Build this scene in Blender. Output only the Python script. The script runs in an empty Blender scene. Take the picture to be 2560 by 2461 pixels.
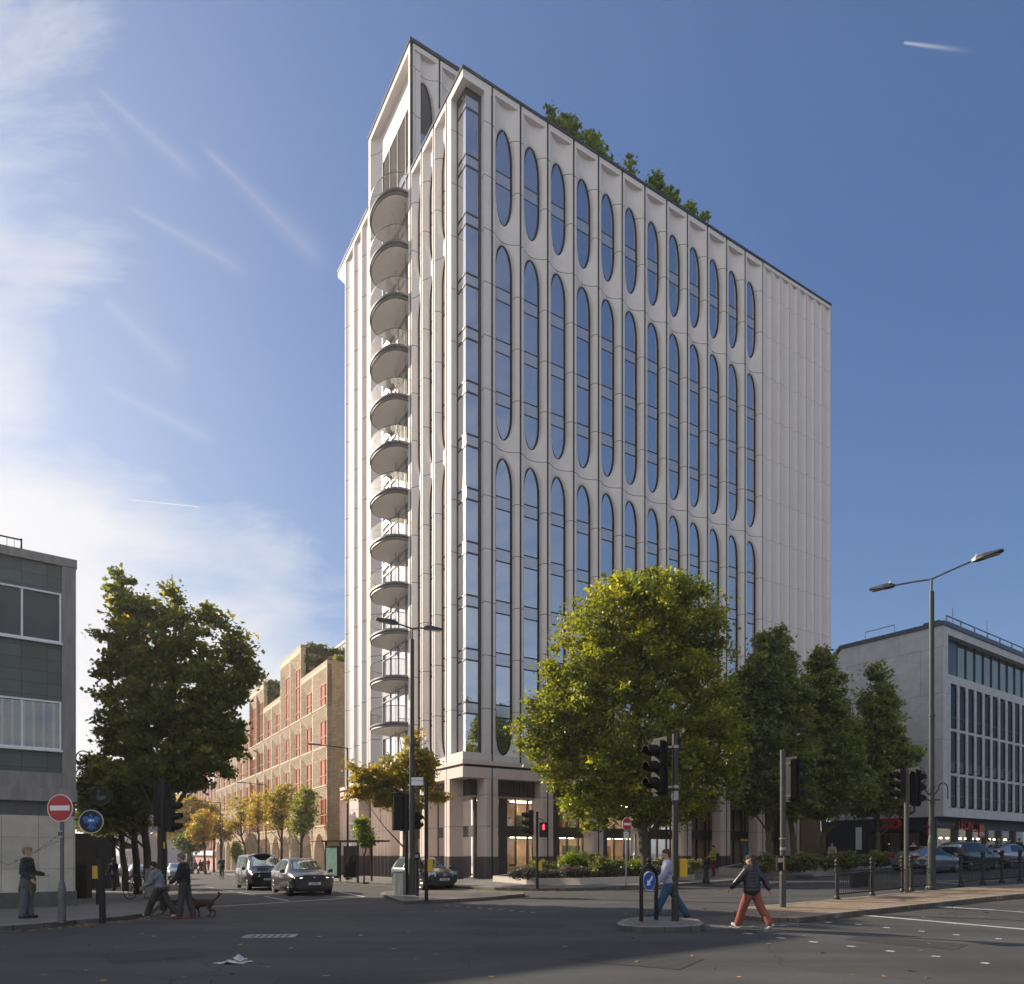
import bpy, bmesh, math, random
import numpy as np
from mathutils import Vector, Matrix, geometry
rad=math.radians; PI=math.pi
C=bpy.context.scene.collection
SCN=bpy.context.scene
# ---------- camera ----------
F,CX,HY,EYE=1800.0,1280.0,2133.0,1.65
cam_d=bpy.data.cameras.new('camera'); cam=bpy.data.objects.new('camera',cam_d); C.objects.link(cam)
cam.location=(0,0,EYE); cam.rotation_euler=(rad(90),0,0)
cam_d.sensor_fit='HORIZONTAL'; cam_d.sensor_width=36; cam_d.lens=F/2560*36
cam_d.shift_y=(HY-1230.5)/2560; cam_d.clip_end=3000; cam_d.clip_start=.1
SCN.camera=cam
SCN.render.resolution_x=1024; SCN.render.resolution_y=984
# ---------- light ----------
SUN_EL=rad(26.5); SDX,SDY=-.88,.475            # horizontal direction towards the sun
sl=math.hypot(SDX,SDY); SDX/=sl; SDY/=sl
tosun=Vector((SDX*math.cos(SUN_EL),SDY*math.cos(SUN_EL),math.sin(SUN_EL)))
sd=bpy.data.lights.new('sun','SUN'); sd.energy=5.0; sd.angle=rad(.6); sd.color=(1.0,.86,.68)
so=bpy.data.objects.new('sun',sd); C.objects.link(so); so.rotation_euler=tosun.to_track_quat('Z','Y').to_euler()
w=bpy.data.worlds.new('World'); SCN.world=w; w.use_nodes=True
nt=w.node_tree; N=nt.nodes; K=nt.links; N.clear()
def nn(t,**k):
    n=N.new(t)
    for a,b in k.items(): setattr(n,a,b)
    return n
out=nn('ShaderNodeOutputWorld'); bg=nn('ShaderNodeBackground'); bg.inputs[1].default_value=.1
sky=nn('ShaderNodeTexSky',sky_type='NISHITA'); sky.sun_disc=False; sky.sun_elevation=SUN_EL
sky.sun_rotation=math.atan2(SDX,SDY); sky.air_density=1.0; sky.dust_density=1.6; sky.ozone_density=2.6; sky.altitude=50
tc=nn('ShaderNodeTexCoord'); sep=nn('ShaderNodeSeparateXYZ'); K.new(tc.outputs['Generated'],sep.inputs[0])
def mth(op,a,b=None,c=None,clamp=False):
    n=nn('ShaderNodeMath',operation=op); n.use_clamp=clamp
    for i,v in enumerate((a,b,c)):
        if v is None: continue
        if isinstance(v,(int,float)): n.inputs[i].default_value=v
        else: K.new(v,n.inputs[i])
    return n.outputs[0]
# thin broken cloud: noise over sky directions, thicker towards the sun's side and the skyline, plus fibrous streaks and contrails
yc=mth('MAXIMUM',sep.outputs[1],.05); u=mth('DIVIDE',sep.outputs[0],yc); v=mth('DIVIDE',sep.outputs[2],yc)
cmb=nn('ShaderNodeCombineXYZ'); K.new(u,cmb.inputs[0]); K.new(v,cmb.inputs[1])
mp=nn('ShaderNodeMapping'); mp.inputs['Rotation'].default_value=(0,0,rad(36)); mp.inputs['Scale'].default_value=(1.5,3.4,1); K.new(cmb.outputs[0],mp.inputs[0])
n1=nn('ShaderNodeTexNoise'); n1.inputs['Scale'].default_value=1.9; n1.inputs['Detail'].default_value=12; n1.inputs['Roughness'].default_value=.6; n1.inputs['Distortion'].default_value=.35
K.new(mp.outputs[0],n1.inputs[0])
n2=nn('ShaderNodeTexNoise'); n2.inputs['Scale'].default_value=2.1; n2.inputs['Detail'].default_value=3; K.new(cmb.outputs[0],n2.inputs[0])
def mrange(x,a,b,c,d):
    n=nn('ShaderNodeMapRange',interpolation_type='SMOOTHSTEP'); K.new(x,n.inputs[0])
    for i,q in enumerate((a,b,c,d)): n.inputs[i+1].default_value=q
    return n.outputs[0]
left=mrange(u,-.80,-.22,1,0); lowl=mrange(v,.32,.80,1,0); lowall=mrange(v,.12,.66,1,0)
mask=mth('ADD',mth('MULTIPLY',left,mth('MULTIPLY_ADD',lowl,.17,.225)),mth('MULTIPLY',mth('MULTIPLY',lowall,mrange(u,-.35,.1,1,.28)),.28))
cov=mth('MULTIPLY',mth('SUBTRACT',mth('ADD',mth('MULTIPLY',n1.outputs[0],.62),mth('ADD',mth('MULTIPLY',n2.outputs[0],.38),mask)),.665),4.2,clamp=True)
cov=mth('MULTIPLY',cov,.86)
# unseen bright broken cloud added overhead and behind the camera to lift fill light
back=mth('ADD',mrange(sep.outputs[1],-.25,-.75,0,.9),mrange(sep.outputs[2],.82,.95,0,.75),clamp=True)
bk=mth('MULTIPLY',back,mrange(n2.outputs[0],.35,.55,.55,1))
nv=nn('ShaderNodeVectorMath',operation='NORMALIZE'); K.new(tc.outputs['Generated'],nv.inputs[0])
def pdir(px,py): return Vector(((px-CX)/F,1,(HY-py)/F)).normalized()
def vdot(vec):
    n=nn('ShaderNodeVectorMath',operation='DOT_PRODUCT'); K.new(nv.outputs[0],n.inputs[0]); n.inputs[1].default_value=vec; return n.outputs['Value']
for (x0,y0,x1,y1,w0_,w1_,st_) in ((175,215,345,415,8,14,.07),(225,205,530,475,5,16,.15),(490,350,840,690,6,24,.16),(300,505,650,700,5,16,.13),(250,740,480,955,12,26,.14),(240,960,560,1115,6,18,.13),(315,1249,502,1268,1.6,1.8,.75),(2258,107,2450,132,3.0,6.5,.42)):
    d0,d1=pdir(x0,y0),pdir(x1,y1); nr=d0.cross(d1).normalized(); tg=nr.cross(d0).normalized(); L=d1.dot(tg)
    al=mth('DIVIDE',vdot(tg),L); off=mth('ABSOLUTE',vdot(nr))
    wd=mth('MULTIPLY_ADD',al,(w1_-w0_)/F*.8,w0_/F*.8)
    prof=mth('SUBTRACT',1,mth('DIVIDE',off,mth('MAXIMUM',mth('MULTIPLY',wd,2.6 if st_<.3 else 1),.0004)),clamp=True)
    if st_<.3: prof=mth('MULTIPLY',prof,prof)
    ends=mth('MULTIPLY',mrange(al,0,.12,0,1),mrange(al,.72 if st_<.5 else .95,1.0,1,0)) if not(x0==2258) else mth('MULTIPLY',mrange(al,0,.02,0,1),mrange(al,.1,1.0,1,0))
    fib=mth('MULTIPLY_ADD',n1.outputs[0],1.2,.35) if st_<.3 else 1.0
    k_=mth('MULTIPLY',mth('MULTIPLY',prof,ends),st_) if st_>=.3 else mth('MULTIPLY',mth('MULTIPLY',mth('MULTIPLY',prof,ends),st_),fib)
    cov=mth('ADD',cov,k_,clamp=True)
# highlights near the sun roll off softly
tn=nn('ShaderNodeMix',data_type='RGBA',blend_type='MULTIPLY'); tn.inputs[0].default_value=1; K.new(sky.outputs[0],tn.inputs[6]); tn.inputs[7].default_value=(.74,.88,1.22,1)
sc_=nn('ShaderNodeVectorMath',operation='MULTIPLY_ADD'); K.new(tn.outputs[2],sc_.inputs[0]); sc_.inputs[1].default_value=(.085,.085,.085); sc_.inputs[2].default_value=(1,1,1)
dv=nn('ShaderNodeVectorMath',operation='DIVIDE'); K.new(tn.outputs[2],dv.inputs[0]); K.new(sc_.outputs[0],dv.inputs[1])
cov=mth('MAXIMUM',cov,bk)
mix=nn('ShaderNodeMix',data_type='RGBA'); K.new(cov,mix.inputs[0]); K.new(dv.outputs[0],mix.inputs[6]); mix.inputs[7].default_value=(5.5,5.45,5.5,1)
K.new(mix.outputs[2],bg.inputs[0]); K.new(bg.outputs[0],out.inputs[0])
SCN.view_settings.view_transform='Standard'; SCN.view_settings.look='None'; SCN.view_settings.gamma=1
SCN.view_settings.exposure=.66
SCN.render.engine='CYCLES'
SCN.cycles.max_bounces=7; SCN.cycles.transparent_max_bounces=12
# ---------- helpers ----------
def sstep(a,b,x):
    t=min(1,max(0,(x-a)/(b-a))); return t*t*(3-2*t)
def gz(x,y): return .0235*max(-60,min(45,x))*sstep(12,28,y)
def P(px,Y,py=None):
    X=(px-CX)/F*Y
    return (X,Y) if py is None else Vector((X,Y,EYE+(HY-py)/F*Y))
def G(px,py,dz=0.0):
    lo,hi=3.0,600.0
    for _ in range(60):
        m=(lo+hi)/2; x=(px-CX)/F*m
        if EYE+(HY-py)/F*m-gz(x,m)-dz>0: lo=m
        else: hi=m
    x=(px-CX)/F*lo
    return Vector((x,lo,gz(x,lo)+dz))
def GY(px,Y,dz=0):
    x=(px-CX)/F*Y; return Vector((x,Y,gz(x,Y)+dz))
MATS={}
def mat(name,col,rough=.7,metal=0,var=.12,scale=3,bump=0,bscale=20,emit=None,spec=.5,coat=0,stretch=None,alpha=None):
    if name in MATS: return MATS[name]
    m=bpy.data.materials.new(name); m.use_nodes=True; MATS[name]=m
    t=m.node_tree; b=t.nodes['Principled BSDF']; b.inputs['Roughness'].default_value=rough; b.inputs['Metallic'].default_value=metal
    b.inputs['Specular IOR Level'].default_value=spec; b.inputs['Coat Weight'].default_value=coat
    tcn=t.nodes.new('ShaderNodeTexCoord'); src=tcn.outputs['Object']
    if stretch:
        mpn=t.nodes.new('ShaderNodeMapping'); mpn.inputs['Scale'].default_value=stretch; t.links.new(src,mpn.inputs[0]); src=mpn.outputs[0]
    nz=t.nodes.new('ShaderNodeTexNoise'); nz.inputs['Scale'].default_value=scale; nz.inputs['Detail'].default_value=6; nz.inputs['Roughness'].default_value=.65
    t.links.new(src,nz.inputs[0])
    r=t.nodes.new('ShaderNodeValToRGB'); c=np.array(col)
    r.color_ramp.elements[0].position=.3; r.color_ramp.elements[1].position=.7
    r.color_ramp.elements[0].color=(*np.clip(c*(1-var),0,1),1); r.color_ramp.elements[1].color=(*np.clip(c*(1+var),0,1),1)
    t.links.new(nz.outputs[0],r.inputs[0]); t.links.new(r.outputs[0],b.inputs['Base Color'])
    if bump:
        n2_=t.nodes.new('ShaderNodeTexNoise'); n2_.inputs['Scale'].default_value=bscale; n2_.inputs['Detail'].default_value=4
        t.links.new(src,n2_.inputs[0])
        bp=t.nodes.new('ShaderNodeBump'); bp.inputs['Strength'].default_value=bump; bp.inputs['Distance'].default_value=.02
        t.links.new(n2_.outputs[0],bp.inputs['Height']); t.links.new(bp.outputs[0],b.inputs['Normal'])
    if emit:
        b.inputs['Emission Color'].default_value=(*emit[0],1); b.inputs['Emission Strength'].default_value=emit[1]
    return m
def jointed(name,col,bw,bh,mortar,mcol,rough=.75,var=.1,off=.5,axis='wall',sub=(0,0,0),bump=.3,squash=1):
    """masonry / slabs: a brick pattern in object space; axis 'wall' uses (x+y, z), 'flat' uses (x, y)"""
    if name in MATS: return MATS[name]
    m=mat(name,col,rough=rough,var=var,scale=1.3); t=m.node_tree; b=t.nodes['Principled BSDF']
    tcn=t.nodes.new('ShaderNodeTexCoord'); s=t.nodes.new('ShaderNodeSeparateXYZ'); t.links.new(tcn.outputs['Object'],s.inputs[0])
    cb=t.nodes.new('ShaderNodeCombineXYZ')
    if axis=='wall':
        a=t.nodes.new('ShaderNodeMath'); a.operation='ADD'; t.links.new(s.outputs[0],a.inputs[0]); t.links.new(s.outputs[1],a.inputs[1])
        t.links.new(a.outputs[0],cb.inputs[0]); t.links.new(s.outputs[2],cb.inputs[1])
    else:
        t.links.new(s.outputs[0],cb.inputs[0]); t.links.new(s.outputs[1],cb.inputs[1])
    br=t.nodes.new('ShaderNodeTexBrick'); t.links.new(cb.outputs[0],br.inputs[0])
    br.inputs['Scale'].default_value=1; br.inputs['Brick Width'].default_value=bw; br.inputs['Row Height'].default_value=bh
    br.inputs['Mortar Size'].default_value=mortar; br.offset=off; br.inputs['Mortar Smooth'].default_value=.1
    c=np.array(col); br.inputs['Color1'].default_value=(*(c*(1+var)),1); br.inputs['Color2'].default_value=(*(c*(1-var)),1); br.inputs['Mortar'].default_value=(*mcol,1)
    ramp=[n for n in t.nodes if n.type=='VALTORGB'][0]
    ramp.color_ramp.elements[0].color=(.84,.84,.84,1); ramp.color_ramp.elements[1].color=(1.12,1.12,1.12,1)
    mx=t.nodes.new('ShaderNodeMix'); mx.data_type='RGBA'; mx.blend_type='MULTIPLY'; mx.inputs[0].default_value=1
    t.links.new(br.outputs[0],mx.inputs[6]); t.links.new(ramp.outputs[0],mx.inputs[7]); t.links.new(mx.outputs[2],b.inputs['Base Color'])
    bp=t.nodes.new('ShaderNodeBump'); bp.inputs['Strength'].default_value=bump; bp.inputs['Distance'].default_value=.01; bp.invert=True
    t.links.new(br.outputs['Fac'],bp.inputs['Height']); t.links.new(bp.outputs[0],b.inputs['Normal'])
    return m
def glass(name,tint=(.92,.90,.88),base=(.02,.022,.026),refl=.62,rough=.02,wob=.15):
    """opaque-looking coated window glass: strong clean reflection over a dark room"""
    if name in MATS: return MATS[name]
    m=bpy.data.materials.new(name); m.use_nodes=True; MATS[name]=m; t=m.node_tree; t.nodes.clear()
    o=t.nodes.new('ShaderNodeOutputMaterial'); g=t.nodes.new('ShaderNodeBsdfGlossy'); g.inputs['Color'].default_value=(*tint,1); g.inputs['Roughness'].default_value=rough
    d=t.nodes.new('ShaderNodeBsdfDiffuse'); d.inputs[0].default_value=(*base,1)
    fr=t.nodes.new('ShaderNodeFresnel'); fr.inputs[0].default_value=1.5
    mr=t.nodes.new('ShaderNodeMapRange'); mr.inputs[1].default_value=.04; mr.inputs[2].default_value=1; mr.inputs[3].default_value=refl; mr.inputs[4].default_value=1
    t.links.new(fr.outputs[0],mr.inputs[0])
    mx=t.nodes.new('ShaderNodeMixShader'); t.links.new(mr.outputs[0],mx.inputs[0]); t.links.new(d.outputs[0],mx.inputs[1]); t.links.new(g.outputs[0],mx.inputs[2])
    if wob:
        tcn=t.nodes.new('ShaderNodeTexCoord'); nz=t.nodes.new('ShaderNodeTexNoise'); nz.inputs['Scale'].default_value=.5
        t.links.new(tcn.outputs['Object'],nz.inputs[0]); bp=t.nodes.new('ShaderNodeBump'); bp.inputs['Strength'].default_value=wob; bp.inputs['Distance'].default_value=.03
        t.links.new(nz.outputs[0],bp.inputs['Height']); t.links.new(bp.outputs[0],g.inputs['Normal'])
    t.links.new(mx.outputs[0],o.inputs[0]); return m
def clear(name,tint=(.8,.85,.85),k=.12,gl=1):
    """see-through pane"""
    if name in MATS: return MATS[name]
    m=bpy.data.materials.new(name); m.use_nodes=True; MATS[name]=m; t=m.node_tree; t.nodes.clear()
    o=t.nodes.new('ShaderNodeOutputMaterial'); g=t.nodes.new('ShaderNodeBsdfGlossy'); g.inputs['Roughness'].default_value=.01; g.inputs[0].default_value=(.9*gl,.95*gl,1*gl,1)
    d=t.nodes.new('ShaderNodeBsdfTransparent'); d.inputs[0].default_value=(*tint,1)
    fr=t.nodes.new('ShaderNodeFresnel'); fr.inputs[0].default_value=1.5
    ad=t.nodes.new('ShaderNodeMath'); ad.operation='ADD'; ad.inputs[1].default_value=k; t.links.new(fr.outputs[0],ad.inputs[0])
    mx=t.nodes.new('ShaderNodeMixShader'); t.links.new(ad.outputs[0],mx.inputs[0]); t.links.new(d.outputs[0],mx.inputs[1]); t.links.new(g.outputs[0],mx.inputs[2])
    t.links.new(mx.outputs[0],o.inputs[0]); return m
def leafmat(name,cols,transl=.35,rough=.45):
    if name in MATS: return MATS[name]
    m=bpy.data.materials.new(name); m.use_nodes=True; MATS[name]=m; t=m.node_tree; b=t.nodes['Principled BSDF']
    at=t.nodes.new('ShaderNodeAttribute'); at.attribute_name='v'; r=t.nodes.new('ShaderNodeValToRGB')
    e=r.color_ramp.elements
    while len(e)<len(cols): e.new(.5)
    for i,c in enumerate(cols): e[i].position=i/(len(cols)-1); e[i].color=(*c,1)
    t.links.new(at.outputs['Fac'],r.inputs[0]); t.links.new(r.outputs[0],b.inputs['Base Color']); b.inputs['Roughness'].default_value=rough
    tr=t.nodes.new('ShaderNodeBsdfTranslucent'); 
    br=t.nodes.new('ShaderNodeMix'); br.data_type='RGBA'; br.blend_type='MULTIPLY'; br.inputs[0].default_value=1; br.inputs[7].default_value=(1.9,1.7,.7,1)
    t.links.new(r.outputs[0],br.inputs[6]); t.links.new(br.outputs[2],tr.inputs[0])
    mx=t.nodes.new('ShaderNodeMixShader'); mx.inputs[0].default_value=transl
    t.links.new(b.outputs[0],mx.inputs[1]); t.links.new(tr.outputs[0],mx.inputs[2])
    t.links.new(mx.outputs[0],t.nodes['Material Output'].inputs[0]); return m
# palette
ASPH=mat('asphalt',(.052,.053,.055),rough=.82,var=.25,scale=.35,bump=.9,bscale=90)
STONE=mat('tower_stone',(.70,.65,.615),rough=.6,var=.05,scale=.7)
DARK=mat('dark_metal',(.035,.034,.036),rough=.45,var=.1)
BLACK=mat('black_paint',(.009,.009,.009),rough=.45,var=.15,spec=.35)
BLACKG=mat('signal_plastic',(.007,.007,.007),rough=.6,var=.2,spec=.25)
WHITE=mat('white_paint',(.75,.75,.74),rough=.6,var=.06)
STEEL=mat('galvanised',(.32,.33,.34),rough=.45,metal=.6,var=.15)
GLASS=glass('coated_glass')
# ---------- mesh builder ----------
class MB:
    def __init__(s): s.v=[]; s.f=[]; s.m=[]; s.cm=0
    def add(s,vs,fs):
        b=len(s.v); s.v.extend([tuple(p) for p in vs]); s.f.extend([tuple(b+i for i in f) for f in fs]); s.m.extend([s.cm]*len(fs)); return s
    def box(s,x0,x1,y0,y1,z0,z1):
        if x0>x1:x0,x1=x1,x0
        if y0>y1:y0,y1=y1,y0
        return s.add([(x0,y0,z0),(x1,y0,z0),(x1,y1,z0),(x0,y1,z0),(x0,y0,z1),(x1,y0,z1),(x1,y1,z1),(x0,y1,z1)],
          [(0,3,2,1),(4,5,6,7),(0,1,5,4),(1,2,6,5),(2,3,7,6),(3,0,4,7)])
    def cbox(s,x0,x1,y0,y1,z0,z1,c=.02):
        "box with chamfered vertical edges and top"
        pts=[(x0+c,y0),(x1-c,y0),(x1,y0+c),(x1,y1-c),(x1-c,y1),(x0+c,y1),(x0,y1-c),(x0,y0+c)]
        ins=[(x0+2*c,y0+c),(x1-2*c,y0+c),(x1-c,y0+2*c),(x1-c,y1-2*c),(x1-2*c,y1-c),(x0+2*c,y1-c),(x0+c,y1-2*c),(x0+c,y0+2*c)]
        return s.loft([[(x,y,z0) for x,y in pts],[(x,y,z1-c) for x,y in pts],[(x,y,z1) for x,y in ins]])
    def quad(s,a,b,c,d): return s.add([a,b,c,d],[(0,1,2,3)])
    def poly(s,pts): return s.add(pts,[tuple(range(len(pts)))])
    def loft(s,rings,cap=True,closed=True):
        n=len(rings[0]); fs=[]; vs=[p for r in rings for p in r]
        for i in range(len(rings)-1):
            for j in range(n if closed else n-1):
                k=(j+1)%n; fs.append((i*n+j,i*n+k,(i+1)*n+k,(i+1)*n+j))
        if cap: fs.append(tuple(range(n))[::-1]); fs.append(tuple((len(rings)-1)*n+j for j in range(n)))
        return s.add(vs,fs)
    def prism(s,pts,z0,z1): return s.loft([[(x,y,z0) for x,y in pts],[(x,y,z1) for x,y in pts]])
    def tube(s,pts,r,n=8,cap=True):
        pts=[Vector(p) for p in pts]; rs=r if isinstance(r,(list,tuple)) else [r]*len(pts)
        rings=[]; up=None
        for i,p in enumerate(pts):
            d=(pts[min(i+1,len(pts)-1)]-pts[max(i-1,0)]).normalized()
            if up is None: up=d.orthogonal().normalized()
            else:
                up=(up-d*up.dot(d)); up=up.normalized() if up.length>1e-6 else d.orthogonal().normalized()
            w_=d.cross(up)
            rings.append([p+(up*math.cos(a)+w_*math.sin(a))*rs[i] for a in [2*PI*k/n for k in range(n)]])
        return s.loft(rings,cap)
    def lathe(s,prof,c=(0,0,0),n=16,axis='z'):
        rings=[]
        for r,h in prof:
            ring=[]
            for k in range(n):
                a=2*PI*k/n; x,y=r*math.cos(a),r*math.sin(a)
                ring.append({'z':(c[0]+x,c[1]+y,c[2]+h),'x':(c[0]+h,c[1]+x,c[2]+y),'y':(c[0]+y,c[1]+h,c[2]+x)}[axis])
            rings.append(ring)
        return s.loft(rings)
    def disc(s,c,r,n=24,axis='y',rx=None):
        rx=rx or r
        pts=[]
        for k in range(n):
            a=2*PI*k/n; x,y=rx*math.cos(a),r*math.sin(a)
            pts.append({'y':(c[0]+x,c[1],c[2]+y),'x':(c[0],c[1]+x,c[2]+y),'z':(c[0]+x,c[1]+y,c[2])}[axis])
        return s.poly(pts)
    def sphere(s,c,r,n=10,m=7):
        if not isinstance(r,(tuple,list)): r=(r,r,r)
        rings=[]
        for i in range(m+1):
            t=PI*(i+.02)/(m+.04); rings.append([(c[0]+r[0]*math.sin(t)*math.cos(2*PI*k/n),c[1]+r[1]*math.sin(t)*math.sin(2*PI*k/n),c[2]-r[2]*math.cos(t)) for k in range(n)])
        return s.loft(rings)
    def build(s,name,mats,parent=None,smooth=False,kind=None,label=None,off=None):
        me=bpy.data.meshes.new(name)
        v=s.v
        if off is not None: v=[(p[0]-off[0],p[1]-off[1],p[2]-off[2]) for p in v]
        me.from_pydata(v,[],s.f)
        if not isinstance(mats,(list,tuple)): mats=[mats]
        for m in mats: me.materials.append(m)
        if any(s.m): me.polygons.foreach_set('material_index',s.m)
        if smooth: me.polygons.foreach_set('use_smooth',[True]*len(s.f))
        me.update()
        o=bpy.data.objects.new(name,me); C.objects.link(o)
        if parent is not None: o.parent=parent
        if off is not None and parent is None: o.location=off
        if kind: o['kind']=kind
        if label: o['label']=label
        return o
def thing(name,label,cat,loc=(0,0,0),rz=0,group=None):
    o=bpy.data.objects.new(name,None); C.objects.link(o); o.location=loc; o.rotation_euler=(0,0,rz); o.empty_display_size=.2
    o['label']=label; o['category']=cat
    if group: o['group']=group
    return o
def tag(o,label,cat,group=None):
    o['label']=label; o['category']=cat
    if group: o['group']=group
    return o
def kids(o): return [c for c in C.objects if c.parent==o]
def dup(o,loc,rz=0,label=None,scale=None,group=None):
    def rec(s,par):
        c=s.copy(); C.objects.link(c)
        if par is not None: c.parent=par
        for ch in CH.get(s.name,()): rec(ch,c)
        return c
    CH={}
    for x in C.objects:
        if x.parent is not None: CH.setdefault(x.parent.name,[]).append(x)
    c=rec(o,None); c.location=loc; c.rotation_euler=(0,0,rz)
    if label: c['label']=label
    if group: c['group']=group
    if scale: c.scale=scale if isinstance(scale,tuple) else (scale,)*3
    return c
def text_mesh(txt,size,depth=.01,bold=0):
    cu=bpy.data.curves.new('t','FONT'); cu.body=txt; cu.size=size; cu.extrude=depth; cu.align_x='CENTER'; cu.align_y='CENTER'; cu.offset=bold
    o=bpy.data.objects.new('t',cu); C.objects.link(o); dg=bpy.context.evaluated_depsgraph_get()
    me=bpy.data.meshes.new_from_object(o.evaluated_get(dg)); 
    vs=[v.co.copy() for v in me.vertices]; fs=[tuple(p.vertices) for p in me.polygons]
    bpy.data.objects.remove(o); bpy.data.curves.remove(cu); bpy.data.meshes.remove(me)
    return vs,fs
def text(mb,txt,size,o,ux,uz=(0,0,1),depth=.01,bold=0,sx=1):
    "letters lying in the plane (ux,uz) centred on o"
    vs,fs=text_mesh(txt,size,depth,bold); ux=Vector(ux).normalized(); uz=Vector(uz).normalized(); nrm=ux.cross(uz); o=Vector(o)
    mb.add([o+ux*(v.x*sx)+uz*v.y+nrm*v.z for v in vs],fs)
# ---------- ground sheets that follow the slope ----------
def sheet(poly,dz,step=2.0,skirt=None):
    poly=[Vector((p[0],p[1])) for p in poly]; edge=[]
    for i,p in enumerate(poly):
        q=poly[(i+1)%len(poly)]; n=max(1,int((q-p).length/step))
        for k in range(n): edge.append(p+(q-p)*(k/n))
    xs=[p.x for p in poly]; ys=[p.y for p in poly]; pts=list(edge)
    x=min(xs)+step/2
    while x<max(xs):
        y=min(ys)+step/2
        while y<max(ys): pts.append(Vector((x,y))); y+=step
        x+=step
    n=len(edge); r=geometry.delaunay_2d_cdt(pts,[],[list(range(n))],1,1e-5)
    mb=MB(); mb.add([(p.x,p.y,gz(p.x,p.y)+dz) for p in r[0]],[tuple(f) for f in r[2]])
    if skirt is not None:
        for i in range(n):
            a,b=edge[i],edge[(i+1)%n]; za,zb=gz(a.x,a.y),gz(b.x,b.y)
            mb.quad((a.x,a.y,za+dz),(b.x,b.y,zb+dz),(b.x,b.y,zb+skirt),(a.x,a.y,za+skirt))
    return mb
def kerb(mb,pts,w=.16,top=.125,bot=-.05,seg=.9,inward=1,rnd=.02):
    pts=[Vector((p[0],p[1])) for p in pts]; d=[]
    for i in range(len(pts)-1):
        n=max(1,round((pts[i+1]-pts[i]).length/seg))
        for k in range(n): d.append(pts[i]+(pts[i+1]-pts[i])*(k/n))
    d.append(pts[-1]); N_=[]
    for i in range(len(d)):
        t=(d[min(i+1,len(d)-1)]-d[max(i-1,0)]).normalized(); N_.append(Vector((-t.y,t.x))*inward)
    for i in range(len(d)-1):
        a,b=d[i],d[i+1]; t=(b-a).normalized()*.006; a_,b_=a+t,b-t
        rings=[]
        for p,nv in ((a_,N_[i]),(b_,N_[i+1])):
            z=gz(p.x,p.y); q=p+nv*w; e=p+nv*rnd
            rings.append([(p.x,p.y,z+bot),(p.x,p.y,z+top-rnd),(e.x,e.y,z+top),(q.x,q.y,z+top),(q.x,q.y,z+bot)])
        mb.loft(rings)
    return mb
def strip(mb,a,b,w,dz=.006,step=1.5):
    a=Vector((a[0],a[1]));b=Vector((b[0],b[1])); n=max(1,int((b-a).length/step)); t=(b-a).normalized(); q=Vector((-t.y,t.x))*w/2
    for k in range(n):
        p0=a+(b-a)*(k/n); p1=a+(b-a)*((k+1)/n)
        c=[p0-q,p0+q,p1+q,p1-q]; mb.add([(p.x,p.y,gz(p.x,p.y)+dz) for p in c],[(0,3,2,1)])
    return mb
# ---------- the setting ----------
def g2(px,py,dz=0): 
    v=G(px,py,dz); return (v.x,v.y)
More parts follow.
